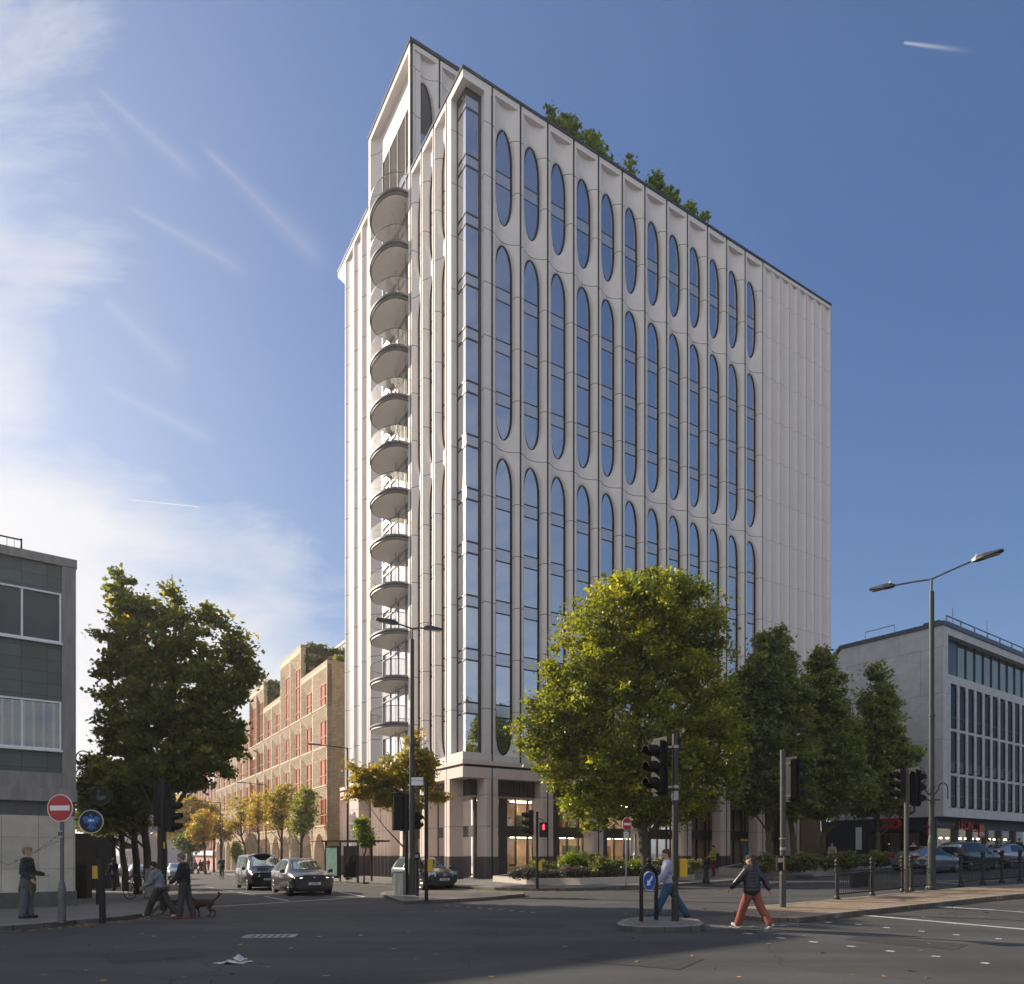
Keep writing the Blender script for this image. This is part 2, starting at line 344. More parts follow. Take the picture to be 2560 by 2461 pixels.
# road: one sheet, dense near, reaching the skyline
xs=[-900,-500,-300,-200,-140,-100,-80,-60]+list(np.arange(-57,58,3))+[60,80,110,150,220,350,600,900]
ys=[-60,-40,-20,-10]+list(np.arange(-5,45,1.5))+list(np.arange(45,120,5))+[130,150,180,230,300,420,600,900]
mb=MB(); vs=[(x,y,gz(x,y)) for y in ys for x in xs]; nx=len(xs)
mb.add(vs,[(j*nx+i,j*nx+i+1,(j+1)*nx+i+1,(j+1)*nx+i) for j in range(len(ys)-1) for i in range(nx-1)])
def asphalt():
    m=ASPH; t=m.node_tree; b=t.nodes['Principled BSDF']
    tcn=t.nodes.new('ShaderNodeTexCoord')
    old=b.inputs['Base Color'].links[0].from_socket
    # fine stone chips
    vz=t.nodes.new('ShaderNodeTexNoise'); vz.inputs['Scale'].default_value=55; vz.inputs['Detail'].default_value=3; vz.inputs['Roughness'].default_value=.8; t.links.new(tcn.outputs['Object'],vz.inputs[0])
    r=t.nodes.new('ShaderNodeValToRGB'); r.color_ramp.elements[0].position=.35; r.color_ramp.elements[0].color=(.55,.55,.55,1); r.color_ramp.elements[1].position=.68; r.color_ramp.elements[1].color=(1.65,1.62,1.58,1)
    t.links.new(vz.outputs[0],r.inputs[0])
    mx=t.nodes.new('ShaderNodeMix'); mx.data_type='RGBA'; mx.blend_type='MULTIPLY'; mx.inputs[0].default_value=1
    t.links.new(old,mx.inputs[6]); t.links.new(r.outputs[0],mx.inputs[7])
    # worn wheel tracks and tar seams: long stretched noise + thin cracks
    mp_=t.nodes.new('ShaderNodeMapping'); mp_.inputs['Rotation'].default_value=(0,0,rad(35)); mp_.inputs['Scale'].default_value=(.09,.8,1); t.links.new(tcn.outputs['Object'],mp_.inputs[0])
    n3=t.nodes.new('ShaderNodeTexNoise'); n3.inputs['Scale'].default_value=1; n3.inputs['Detail'].default_value=3; t.links.new(mp_.outputs[0],n3.inputs[0])
    r3=t.nodes.new('ShaderNodeValToRGB'); r3.color_ramp.elements[0].position=.35; r3.color_ramp.elements[0].color=(.78,.78,.8,1); r3.color_ramp.elements[1].position=.65; r3.color_ramp.elements[1].color=(1.22,1.2,1.18,1)
    t.links.new(n3.outputs[0],r3.inputs[0])
    m2=t.nodes.new('ShaderNodeMix'); m2.data_type='RGBA'; m2.blend_type='MULTIPLY'; m2.inputs[0].default_value=1
    t.links.new(mx.outputs[2],m2.inputs[6]); t.links.new(r3.outputs[0],m2.inputs[7])
    vo=t.nodes.new('ShaderNodeTexVoronoi'); vo.feature='DISTANCE_TO_EDGE'; vo.inputs['Scale'].default_value=.16
    wn=t.nodes.new('ShaderNodeTexNoise'); wn.inputs['Scale'].default_value=.6; t.links.new(tcn.outputs['Object'],wn.inputs[0])
    wm=t.nodes.new('ShaderNodeMix'); wm.data_type='RGBA'; wm.blend_type='ADD'; wm.inputs[0].default_value=1; t.links.new(tcn.outputs['Object'],wm.inputs[6]); t.links.new(wn.outputs['Color'],wm.inputs[7])
    t.links.new(wm.outputs[2],vo.inputs['Vector'])
    r4=t.nodes.new('ShaderNodeValToRGB'); r4.color_ramp.elements[0].position=0; r4.color_ramp.elements[0].color=(.5,.5,.5,1); r4.color_ramp.elements[1].position=.004; r4.color_ramp.elements[1].color=(1,1,1,1)
    t.links.new(vo.outputs[0],r4.inputs[0]); m3=t.nodes.new('ShaderNodeMix'); m3.data_type='RGBA'; m3.blend_type='MULTIPLY'; m3.inputs[0].default_value=1
    t.links.new(m2.outputs[2],m3.inputs[6]); t.links.new(r4.outputs[0],m3.inputs[7]); t.links.new(m3.outputs[2],b.inputs['Base Color'])
asphalt()
mb.build('road',ASPH,kind='structure',smooth=True)
PAVE=jointed('pavement_slabs',(.17,.16,.15),.9,.6,.012,(.07,.065,.06),axis='flat',var=.14)
KERB=mat('granite_kerb',(.22,.205,.185),rough=.8,var=.25,scale=2.5,bump=.4)
BRICKP=jointed('block_paving',(.26,.19,.13),.2,.1,.006,(.10,.08,.06),axis='flat',var=.2)
# tower-side pavement
TC=Vector((-2.92,42.7)); RV=Vector((.8504,.5260)); LV=Vector((-.5263,.8503))
def tp(a,b): p=TC+RV*a+LV*b; return (p.x,p.y)
kt=[g2(*p) for p in ((640,2193),(760,2200),(840,2207),(1000,2215),(1141,2222),(1270,2227),(1350,2228),(1420,2227),(1498,2225),(1600,2220),(1700,2216),(1820,2208),(1960,2198),(2085,2187),(2233,2166),(2330,2150))]
far=[tp(75,-8),tp(75,30),tp(-12,90)]
lf=tp(-6.5,85)
pv=[lf]+kt+[(kt[-1][0]+RV.x*35,kt[-1][1]+RV.y*35)]+far[1:]
sheet(pv,.12,skirt=-.05).build('pavement',PAVE,kind='structure')
kb=kerb(MB(),[lf]+kt+[pv[len(kt)+1]]); kb.build('kerb',KERB,kind='structure')
# left pavement
kl=[g2(*p) for p in ((-400,2350),(-150,2338),(0,2330),(100,2322),(200,2312),(290,2304),(350,2296),(385,2282),(402,2262),(405,2245),(398,2228))]
e=Vector(kl[-1])+LV*90
pl=kl+[(e.x,e.y),(e.x-40,e.y-20),(-70,20),(-40,8)]
sheet(pl,.12,skirt=-.05).build('pavement',PAVE,kind='structure')
kerb(MB(),kl+[(e.x,e.y)]).build('kerb',KERB,kind='structure')
# traffic islands
i1=[g2(*p,dz=.0) for p in ((950,2241),(1008,2262),(1063,2260),(1150,2256),(1240,2250),(1310,2243),(1312,2240),(1180,2234),(989,2234),(962,2236))]
sheet(i1,.12,step=1,skirt=-.05).build('traffic_island',jointed('wet_slabs',(.14,.125,.115),.45,.45,.01,(.05,.05,.05),axis='flat',rough=.45,var=.2),kind='structure')
kerb(MB(),i1+[i1[0]],w=.14).build('kerb',KERB,kind='structure')
i2=[g2(*p) for p in ((1541,2322),(1548,2328),(1600,2332),(1680,2332),(1750,2329),(1762,2322),(1745,2312),(1680,2305),(1600,2305),(1560,2311))]
sheet(i2,.12,step=.5,skirt=-.05).build('traffic_island',PAVE,kind='structure')
kerb(MB(),i2+[i2[0]],w=.15,seg=.9).build('kerb',KERB,kind='structure')
front=[(1835,2288),(1850,2299),(1900,2306),(1993,2308),(2130,2291),(2300,2272),(2450,2255),(2560,2244),(2760,2226),(3000,2206)]
back=[(3000,2186),(2760,2200),(2560,2218),(2400,2229),(2250,2242),(2116,2255),(1980,2268),(1870,2279)]
i3=[g2(*p) for p in front+back]
sheet(i3,.12,step=1,skirt=-.05).build('traffic_island',BRICKP,kind='structure')
kerb(MB(),i3+[i3[0]],w=.2,seg=.9).build('kerb',KERB,kind='structure')
# paved crossing between the two islands
cr=[g2(*p) for p in ((1755,2327),(2000,2312),(1985,2308),(1850,2300),(1836,2286),(1760,2295),(1700,2300),(1745,2311),(1763,2322))]
sheet(cr,.004,step=.7).build('crossing_surface',mat('worn_block',(.085,.078,.07),rough=.85,var=.3,scale=2,bump=.5),kind='structure')
# road markings (every mark is paint on the road)
PAINT=mat('road_paint',(.42,.42,.40),rough=.7,var=.35,scale=7)
m=MB()
for k in range(7): # dashes down the left street
    pass
for a,b_ in (((514,2218),(536,2221)),((549,2223),(582,2229)),((595,2231),(640,2239)),((660,2241),(722,2253))): strip(m,g2(*a),g2(*b_),.1)
strip(m,g2(520,2268),g2(912,2243),.22)                       # give-way / stop line
strip(m,g2(912,2243),g2(848,2230),.12)
strip(m,g2(2080,2282),g2(2640,2331),.2); strip(m,g2(2270,2262),g2(2700,2291),.16)
strip(m,g2(2040,2196),g2(2100,2195),.2); strip(m,g2(2330,2205),g2(2400,2211),.15)
for a in ((2071,2307),(2146,2312),(2216,2320),(2304,2329),(2391,2338),(2497,2348),(2600,2360)): strip(m,g2(a[0]-8,a[1]-.6),g2(a[0]+8,a[1]+.6),.13)
for a in ((1870,2335),(1952,2346),(2034,2356),(2128,2367),(2226,2379),(2340,2392),(2463,2409)): strip(m,g2(a[0]-10,a[1]-1),g2(a[0]+10,a[1]+1),.13)
for i in range(9): 
    x=1117+i*27; y=2264+i*2.2; strip(m,g2(x-5,y),g2(x+5,y+.4),.12)
m.build('road_marking',PAINT,kind='structure')
# writing on the road at the crossing: the pedestrian prompt, read from the island
m=MB()
o_=G(1905,2316); text(m,'LOOK RIGHT',.52,(o_.x,o_.y,o_.z+.008),(.93,.30,0),(-.30,.93,0),depth=.0008,sx=.62)
o_=G(1660,2302); 
m.build('road_writing',mat('worn_paint',(.34,.34,.33),var=.4,scale=12),kind='structure')
# yellow kerb patches / double yellow lines by the pavements
m=MB()
for off in (.35,.6):
    pts=kt[:8]
    for i in range(len(pts)-1):
        a=Vector(pts[i]);b_=Vector(pts[i+1]); t=(b_-a).normalized(); q=Vector((t.y,-t.x)); strip(m,a+q*off,b_+q*off,.08)
m.build('road_marking',mat('yellow_paint',(.42,.30,.05),var=.3,scale=6),kind='structure')
# tarmac repairs and covers
m=MB()
def patch(pts,dz=.005):
    q=sheet([g2(*p) for p in pts],dz,step=.7); m.add(q.v,q.f)
patch([(250,2385),(470,2370),(520,2392),(280,2412)]); patch([(1180,2300),(1420,2312),(1400,2322),(1150,2309)]); patch([(1500,2380),(1760,2398),(1700,2425),(1420,2402)]); patch([(2150,2340),(2420,2362),(2390,2376),(2110,2350)]); patch([(880,2288),(1010,2284),(1020,2290),(885,2295)])
patch([(700,2440),(1120,2452),(1110,2500),(650,2490)])
m.build('road_patch',mat('fresh_tarmac',(.036,.036,.038),rough=.8,var=.25,scale=4,bump=.9,bscale=80),kind='structure')
# iron gratings set in the road
def grate(px,py,w_,d,rot,label):
    o=G(px,py); e=thing('drain_grate',label,'drain',(o.x,o.y,o.z+.006),rot)
    m=MB(); 
    for s in (-1,1): m.box(-w_/2,w_/2,s*d/2-.03,s*d/2+.03,0,.012); m.box(s*w_/2-.03,s*w_/2+.03,-d/2+.031,d/2-.031,0,.012)
    for i in range(7):
        x=-w_/2+.08+i*(w_-.16)/6
        for j in range(4):
            y=-d/2+.09+j*(d-.18)/3; m.box(x-.035,x+.035,y-.04,y+.04,0,.009)
    m.build('frame',mat('grate_iron',(.30,.30,.30),rough=.5,metal=.5,var=.3,scale=8),e)
    MB().box(-w_/2+.031,w_/2-.031,-d/2+.031,d/2-.031,-.002,.002).build('plate',mat('iron_dark',(.07,.07,.07),metal=.3),e)
grate(676,2342,.95,.5,rad(6),'speckled iron drain cover set in the road left of centre')
# newspaper sheet blown on the road
o=G(583,2408)
m=MB(); rnd=random.Random(4)
g=[]
for j in range(7):
    for i in range(9):
        x=(i-4)*.095; y=(j-3)*.07; fold=.10*math.exp(-((x-.05)**2)/.012)*(1-.5*abs(j-3)/3); z=.012+fold+.02*math.sin(i*2.1+j)*.6+abs(rnd.gauss(0,.004))
        sk=.08*(j-3)/3
        g.append((x+sk,y*(1-.6*max(0,-x)),max(.008,z)))
m.add(g,[(j*9+i,j*9+i+1,(j+1)*9+i+1,(j+1)*9+i) for j in range(6) for i in range(8)])
m.add([(p[0]*.5+.08,p[1]*.8+.03,p[2]*1.5+.05) for p in g],[(j*9+i,j*9+i+1,(j+1)*9+i+1,(j+1)*9+i) for j in range(6) for i in range(8)])
ob=m.build('newspaper_sheet',mat('newsprint',(.62,.60,.56),rough=.9,var=.35,scale=14)); ob.location=o; ob.scale=(.58,.62,.62); tag(ob,'crumpled white newspaper sheet lying on the dark road in front','litter')
# fallen leaves in the gutters and on the road
m=MB(); rnd=random.Random(8)
def lf_at(x,y,z):
    a=rnd.uniform(0,6.3); s=rnd.uniform(.035,.075); dx,dy=math.cos(a)*s,math.sin(a)*s; t=rnd.uniform(.003,.03)
    m.add([(x-dx,y-dy,z+.006),(x+dy*.7,y-dx*.7,z+t),(x+dx,y+dy,z+.008),(x-dy*.7,y+dx*.7,z+.006)],[(0,1,2,3)])
for i in range(220):
    j=rnd.randrange(2,8); a=Vector(kl[j]); b_=Vector(kl[j+1]); p=a+(b_-a)*rnd.random(); d=abs(rnd.gauss(0,.25))+.03; t=(b_-a).normalized()
    p=p+Vector((t.y,-t.x))*d; lf_at(p.x,p.y,gz(p.x,p.y))
for i in range(130):
    j=rnd.randrange(3,9); a=Vector(kt[j]); b_=Vector(kt[j+1]); p=a+(b_-a)*rnd.random(); t=(b_-a).normalized(); p=p+Vector((t.y,-t.x))*(abs(rnd.gauss(0,.3))+.03); lf_at(p.x,p.y,gz(p.x,p.y))
for i in range(110):
    p=G(rnd.uniform(0,2560),2230+230*rnd.random()**1.6); lf_at(p.x,p.y,p.z)
for i in range(22):
    p=G(rnd.uniform(1850,2560),rnd.uniform(2240,2295),.12)
    lf_at(p.x,p.y,p.z)
m.build('fallen_leaves',mat('dry_leaf',(.30,.19,.06),var=.5,scale=30),kind='stuff')
# ---------- the tower ----------
SC=1.0543
def ZT(z): return EYE+(z-EYE)*SC
TRZ=math.atan2(.5260,.8504)
tw=thing('office_tower','tall pale stone clad tower with oval windows and rounded corner balconies','tower',(TC.x,TC.y,0),TRZ)
# stone with its panel joints (thin real joints at every storey)
def add_joints(m,z0,dz,wid=.022):
    t=m.node_tree; b=t.nodes['Principled BSDF']; old=b.inputs['Base Color'].links[0].from_socket
    tcn=t.nodes.new('ShaderNodeTexCoord'); s=t.nodes.new('ShaderNodeSeparateXYZ'); t.links.new(tcn.outputs['Object'],s.inputs[0])
    def mm(op,a,b_):
        n=t.nodes.new('ShaderNodeMath'); n.operation=op
        for i,x in enumerate((a,b_)):
            if isinstance(x,(int,float)): n.inputs[i].default_value=x
            else: t.links.new(x,n.inputs[i])
        return n.outputs[0]
    q=mm('SUBTRACT',s.outputs[2],z0); q=mm('DIVIDE',q,dz); q=mm('FRACT',q,0); q=mm('SUBTRACT',q,.5); q=mm('ABSOLUTE',q,0); q=mm('LESS_THAN',q,wid/dz)
    mx=t.nodes.new('ShaderNodeMix'); mx.data_type='RGBA'; t.links.new(q,mx.inputs[0]); t.links.new(old,mx.inputs[6]); mx.inputs[7].default_value=(.12,.11,.105,1)
    t.links.new(mx.outputs[2],b.inputs['Base Color'])
STZ=3.06*SC
add_joints(STONE,ZT(9.95)-STZ/2,STZ)
STONEF=mat('pleated_stone',(.70,.65,.615),rough=.6,var=.04,scale=.5); add_joints(STONEF,ZT(9.95)-STZ/2,STZ,wid=.009)
STONEB=mat('base_stone',(.66,.545,.485),rough=.6,var=.06,scale=.9)
GRAN=mat('granite_plinth',(.085,.07,.075),rough=.5,var=.55,scale=26)
ROOF=mat('roof_capping',(.02,.022,.024),rough=.4)
SPAN=glass('spandrel_glass',tint=(.80,.80,.82),base=(.34,.345,.36),refl=.38,rough=.12,wob=0)
FLUTE=mat('fluted_bronze',(.075,.068,.066),rough=.45,metal=.3,var=.1)
FLR=[ZT(9.63+3.06*k) for k in range(9)]+[ZT(37.55),ZT(40.9)]      # undersides of the spandrels
SPH=.65*SC
W0,W1,W2,W3=ZT(6.95),ZT(25.4),ZT(37.95),ZT(45.84)
def M_R(u,d,z): return (u,d,z)
def M_L(u,d,z): return (d,u,z)
def M_U(u,d,z): return (u,BU+d,z)        # right flank of the upper block
def oval_hw(z,zc,h,a,e):
    q=abs(z-zc)-(h-e)
    if q<=0: return a
    return a*math.sqrt(max(0,1-(q/e)**2))
def bay_panel(mb,f,u0,u1,z0,z1,oz0,oz1,a,e,D=.30,G=.46,top=0,bot=0,rib=.17):
    """one cladding bay: two ribs, a dished face between them and an oval opening with a deep reveal"""
    uc=(u0+u1)/2; Wb=(u1-u0)/2; w0=Wb-rib; seam=.075; aa,bb=z0+bot,z1-top
    dish=lambda x: D*1.15*max(0,1-(x/w0)**2)
    for s in (-1,1):
        x0=uc+s*w0; x1=uc+s*(Wb-seam)
        mb.quad(f(x0,0,z0),f(x1,0,z0),f(x1,0,z1),f(x0,0,z1)); mb.quad(f(x1,0,z0),f(x1,.3,z0),f(x1,.3,z1),f(x1,0,z1))
    zc=(oz0+oz1)/2; h=(oz1-oz0)/2; K_=14; ns=14
    pts=[]; tg=[]
    def cast(cz,dx,dz):
        lim=bb if dz>0 else aa; t=1e9
        if abs(dx)>1e-6: t=min(t,w0/abs(dx))
        if abs(dz)>1e-6: t=min(t,abs(lim-cz)/abs(dz))
        return (dx*t,cz+dz*t)
    ct,cb_=zc+h-e,zc-h+e
    for k in range(K_+1):
        th=PI*k/K_; p=(a*math.cos(th),ct+e*math.sin(th)); pts.append(p); tg.append(cast(ct,p[0],p[1]-ct) if 0<k<K_ else (math.copysign(w0,p[0]),ct))
    for k in range(1,ns): z=ct+(cb_-ct)*k/ns; pts.append((-a,z)); tg.append((-w0,z))
    for k in range(K_+1):
        th=PI+PI*k/K_; p=(a*math.cos(th),cb_+e*math.sin(th)); pts.append(p); tg.append(cast(cb_,p[0],p[1]-cb_) if 0<k<K_ else (math.copysign(w0,p[0]),cb_))
    for k in range(1,ns): z=cb_+(ct-cb_)*k/ns; pts.append((a,z)); tg.append((w0,z))
    for cx_,cz_ in ((w0,bb),(-w0,bb),(-w0,aa),(w0,aa)):
        i=min(range(len(tg)),key=lambda i:(tg[i][0]-cx_)**2+(tg[i][1]-cz_)**2); tg[i]=(cx_,cz_)
    rings=[]
    a2=a-.05; 
    rings.append([f(uc+x*a2/a,G,zc+(z-zc)*(h-.12)/h) for x,z in pts])
    rings.append([f(uc+x*(a-.035)/a,(G+dish(x))*.5,zc+(z-zc)*(h-.05)/h) for x,z in pts])
    for t in (0,.2,.45,.7,1):
        r=[]
        for (x,z),(X,Z) in zip(pts,tg):
            xx=x+(X-x)*t; zz=z+(Z-z)*t; r.append(f(uc+xx,dish(xx)+(.03 if t==0 else 0),zz))
        rings.append(r)
    mb.loft(rings,cap=False)
    for on,zz,ze in ((top,bb,z1),(bot,aa,z0)):
        if on:
            xs_=[-w0+2*w0*i/10 for i in range(11)]
            mb.poly([f(uc+x,dish(x),zz) for x in xs_]+[f(uc+w0,0,zz),f(uc-w0,0,zz)])
            mb.quad(f(uc-w0,0,zz),f(uc+w0,0,zz),f(uc+w0,0,ze),f(uc-w0,0,ze))
def oval_window(par,f,uc,oz0,oz1,a,e,depth,floors,louvre=None):
    "frame with spandrels; pane as sub-part"
    fr=MB(); gl=MB(); zc=(oz0+oz1)/2; h=(oz1-oz0)/2; zs=set([oz0+.001,oz1-.001])
    n=30
    for k in range(n+1): zs.add(zc-h*math.cos(PI*k/n)*.999)
    for z in floors:
        for q in (z-.09,z,z+SPH,z+SPH+.09):
            if oz0<q<oz1: zs.add(q)
    zs=sorted(zs)
    for i in range(len(zs)-1):
        p,q=zs[i],zs[i+1]; 
        if q-p<1e-4: continue
        m=(p+q)/2; hp,hq=oval_hw(p,zc,h,a,e),oval_hw(q,zc,h,a,e)
        kind=0
        for z in floors:
            if z<=m<=z+SPH: kind=1
            elif z-.09<=m<=z+SPH+.09: kind=2
        if louvre and m>louvre: kind=3
        ip,iq=max(0,hp-.15),max(0,hq-.15)
        fr.cm=0
        for s in (-1,1): fr.quad(f(uc+s*ip,depth-.03,p),f(uc+s*hp,depth-.03,p),f(uc+s*hq,depth-.03,q),f(uc+s*iq,depth-.03,q))
        tgt=gl if kind==0 else fr
        fr.cm={0:0,1:1,2:0,3:2}[kind]; gl.cm=0
        tgt.quad(f(uc-ip,depth,p),f(uc+ip,depth,p),f(uc+iq,depth,q),f(uc-iq,depth,q))
    o=fr.build('window',[BLACK,SPAN,FLUTE],par); gl.build('pane',GLASS,o); return o
BAY=1.95*SC; A0=1.915*SC
tiers=[(W0,W1,ZT(7.3),ZT(24.93)),(W1,W2,ZT(25.85),ZT(37.45)),(W2,W3,ZT(38.45),ZT(44.25))]
def column_of_bays(f,u0,u1,a,sc=1):
    mb=MB()
    for i,(z0,z1,o0,o1) in enumerate(tiers):
        bay_panel(mb,f,u0,u1,z0,z1,o0,o1,a,1.6*SC if i<2 else 1.9*SC,top=.42 if i==2 else 0,bot=.35 if i==0 else 0)
        oval_window(tw,f,(u0+u1)/2,o0+.08,o1-.08,a-.03,(1.56 if i<2 else 1.85)*SC,.45,FLR)
    mb.build('facade_panel',STONE,tw)
for k in range(12): column_of_bays(M_R,A0+BAY*k,A0+BAY*(k+1),.665*SC)
LB=[2.05*SC,3.78*SC,5.52*SC,7.25*SC]
for k in range(3): column_of_bays(M_L,LB[k],LB[k+1],.60*SC)
# dark seams behind the ribs
sm=MB()
for k in range(13): sm.box(A0+BAY*k-.078,A0+BAY*k+.078,.05,.32,W0-.1,W3)
for b in LB: sm.box(.05,.32,b-.078,b+.078,W0-.1,W3)
sm.box(A0-.1,A0+BAY*12+8.5,.17,.45,W0-.3,W0+.0); sm.box(.17,.45,LB[0]-.1,LB[3],W0-.3,W0)
sm.build('shadow_gap',BLACK,tw)
# the flutes at the far end
fx0=A0+BAY*12; fx1=33.5*SC; nf=8; fm=MB(); fw=(fx1-fx0)/nf
for i in range(nf):
    p=[(fx0+fw*i+.03,.0),(fx0+fw*i+.09,.0)]
    for j in range(1,9): t=j/8; p.append((fx0+fw*(i+t) if j<8 else fx0+fw*(i+1)-.03,.24*min(1,t/.85)**1.3*(1 if t<.86 else (1-t)/.15)))
    p[-1]=(fx0+fw*(i+1)-.03,.0)
    for j in range(len(p)-1): fm.quad((p[j][0],p[j][1],W0),(p[j+1][0],p[j+1][1],W0),(p[j+1][0],p[j+1][1],W3-.3),(p[j][0],p[j][1],W3-.3))
    fm.quad((p[0][0],.2,W0),(p[0][0],0,W0),(p[0][0],0,W3-.12),(p[0][0],.2,W3-.12)); fm.quad((p[-1][0],.2,W0),(p[-1][0],0,W0),(p[-1][0],0,W3-.12),(p[-1][0],.2,W3-.12))
gp=MB()
for i in range(nf+1): gp.box(fx0+fw*i-.045,fx0+fw*i+.045,.04,.2,W0,W3-.31)
gp.build('shadow_gap',BLACK,tw)
fm.quad((fx1,0,W0),(fx1,12,W0),(fx1,12,W3-.12),(fx1,0,W3-.12))
fm.build('fluted_panel',STONEF,tw); MB().box(fx0+.05,fx1,-.02,.5,W3-.3,W3-.04).build('parapet',STONEF,tw)
# glazed corner, set back between two pillars
CG=.42
pm=MB()
def pillar(f,u0,u1):
    pm.cm=0
    for q in (f(u0,0,0),): pass
    z0,z1=W0+.452,W3-.552
    a=[(u0,0),(u1-.075,0),(u1-.075,.3),(u1-.075,1.1),(u0,1.1)]
    pm.loft([[f(x,y,z0) for x,y in a],[f(x,y,z1) for x,y in a]])
pillar(M_R,1.40*SC,A0); pillar(M_L,1.45*SC,2.05*SC)
pm.build('corner_pillar',STONE,tw)
sf=MB()
def band(z0,z1,out=0.0,mats=0):
    sf.poly([(out,out,z0),(A0-.045,out,z0),(A0-.045,1.2,z0),(1.2,1.2,z0),(1.2,LB[0]-.045,z0),(out,LB[0]-.045,z0)])
    sf.quad((out,out,z0),(A0-.045,out,z0),(A0-.045,out,z1),(out,out,z1)); sf.quad((out,out,z0),(out,LB[0]-.045,z0),(out,LB[0]-.045,z1),(out,out,z1))
    sf.poly([(out,out,z1),(A0-.045,out,z1),(A0-.045,1.2,z1),(1.2,1.2,z1),(1.2,LB[0]-.045,z1),(out,LB[0]-.045,z1)])
band(W3-.55,W3-.04); band(W0,W0+.45); sf.build('corner_soffit',STONE,tw)
zt=W3-.55; zb=W0+.45
segs=[(zb,FLR[0],0)]
for i,z in enumerate(FLR): segs.append((z,z+SPH,1)); segs.append((z+SPH,FLR[i+1] if i+1<len(FLR) else ZT(44.2),0))
segs.append((ZT(44.2),ZT(44.95),1)); segs.append((ZT(44.95),zt,3))
for z0,z1,k in segs:
    if z1-z0<.05: continue
    for_=MB(); t=.05; gmat=GLASS if k==0 else SPAN if k==1 else DARK
    ua,ub=1.40*SC,1.45*SC
    for_.box(CG,ua,CG-.03,CG+.08,z0,z0+t); for_.box(CG,ua,CG-.03,CG+.08,z1-t,z1); for_.box(CG-.03,CG+.08,CG+.081,ub,z0,z0+t); for_.box(CG-.03,CG+.08,CG+.081,ub,z1-t,z1)
    for_.box(ua-.2,ua,CG-.03,CG+.08,z0+t,z1-t); for_.box(CG-.03,CG+.08,ub-.1,ub,z0+t,z1-t)
    o=for_.build('corner_window',DARK,tw)
    g_=MB(); g_.quad((CG,CG,z0+t),(ua-.2,CG,z0+t),(ua-.2,CG,z1-t),(CG,CG,z1-t)); g_.quad((CG,CG,z0+t),(CG,ub-.1,z0+t),(CG,ub-.1,z1-t),(CG,CG,z1-t))
    g_.build('pane',gmat,o)
# inner core that closes the volume
BU=7.25*SC; BE=14.9*SC; WU=ZT(54.4); WB=ZT(49.3); BB=20.17*SC; B2=21.9*SC
co=MB()
co.box(1.2,fx1-.02,1.2,BU,W0-.2,W3-.25); co.box(1.6,15,BU+.9,BE,W0-.2,WU-.3); co.box(.6,15,BE,BB,W0-.2,WB-.3); co.box(1.6,fx1-.02,BU,14*SC,W0-.2,W3-.3)
co.build('wall',mat('core_wall',(.25,.23,.22)),tw)
# roof cappings (dark thin edges)
rf=MB()
rf.box(-.06,fx1+.05,-.06,BU-.02,W3-.035,W3+.14); rf.box(-.06,16,BU-.08,BE+.02,WU-.1,WU+.12); rf.box(-.06,16,BE+.03,B2,WB-.05,WB+.1)
rf.build('roof_edge',ROOF,tw)
# upper block, right flank
um=MB(); ub=1.98*SC
for k in range(7):
    u0=.12+ub*k; o0,o1=ZT(39),ZT(52.6); bay_panel(um,M_U,u0,u0+ub,ZT(38),WU-.15,o0,o1,.70*SC,2.3*SC,D=.3,top=.35)
    oval_window(tw,M_U,u0+ub/2,o0+.08,o1-.08,.66*SC,2.25*SC,.45,[ZT(43.8),ZT(47.4)],louvre=ZT(49.4))
um.build('facade_panel',STONE,tw)
sm=MB(); 
for k in range(8): sm.box(.12+ub*k-.078,.12+ub*k+.078,BU+.05,BU+.3,W3,WU-.1)
sm.build('shadow_gap',BLACK,tw)
# balcony recess: one giant dish between two pillars
bp=MB(); b0,b1=BU+.1,BE-.05; bw0,bw1=7.95*SC,14.25; HD=ZT(51.7); SOF=WU-.55; DD=.6
def dsh(b):
    if b<=BU+.35: return 0
    if b>=BE-.45: return 0
    if b<bw0: return DD*math.sin(PI/2*(b-(BU+.35))/(bw0-BU-.35))**.7
    if b>bw1: return DD*math.sin(PI/2*((BE-.45)-b)/(BE-.45-bw1))**.9
    return DD
bl=[b0,BU+.35]+[BU+.35+(bw0-BU-.35)*k/5 for k in range(1,6)]; br=[bw1+(BE-.45-bw1)*k/10 for k in range(11)]+[b1]
for lst in (bl,br):
    for i in range(len(lst)-1):
        p,q=lst[i],lst[i+1]; bp.quad((dsh(p),p,W0-.2),(dsh(q),q,W0-.2),(dsh(q),q,SOF),(dsh(p),p,SOF))
mid=[bw0+(bw1-bw0)*k/14 for k in range(15)]
def dtop(b): t=(b-(BU+.35))/((BE-.45)-(BU+.35)); return DD*(1-(2*t-1)**2)**.55 if 0<t<1 else 0
for i in range(14):
    p,q=mid[i],mid[i+1]; bp.quad((DD,p,HD),(DD,q,HD),(DD,q,SOF),(DD,p,SOF))
al=bl+mid[1:-1]+br
bp.poly([(dsh(b),b,SOF) for b in al]+[(0,b1,SOF),(0,b0,SOF)]); bp.quad((0,b0,SOF),(0,b1,SOF),(0,b1,WU-.1),(0,b0,WU-.1))
bp.quad((0,b0,W3-6),(.8,b0,W3-6),(.8,b0,WU-.1),(0,b0,WU-.1))
bp.build('facade_panel',STONE,tw)
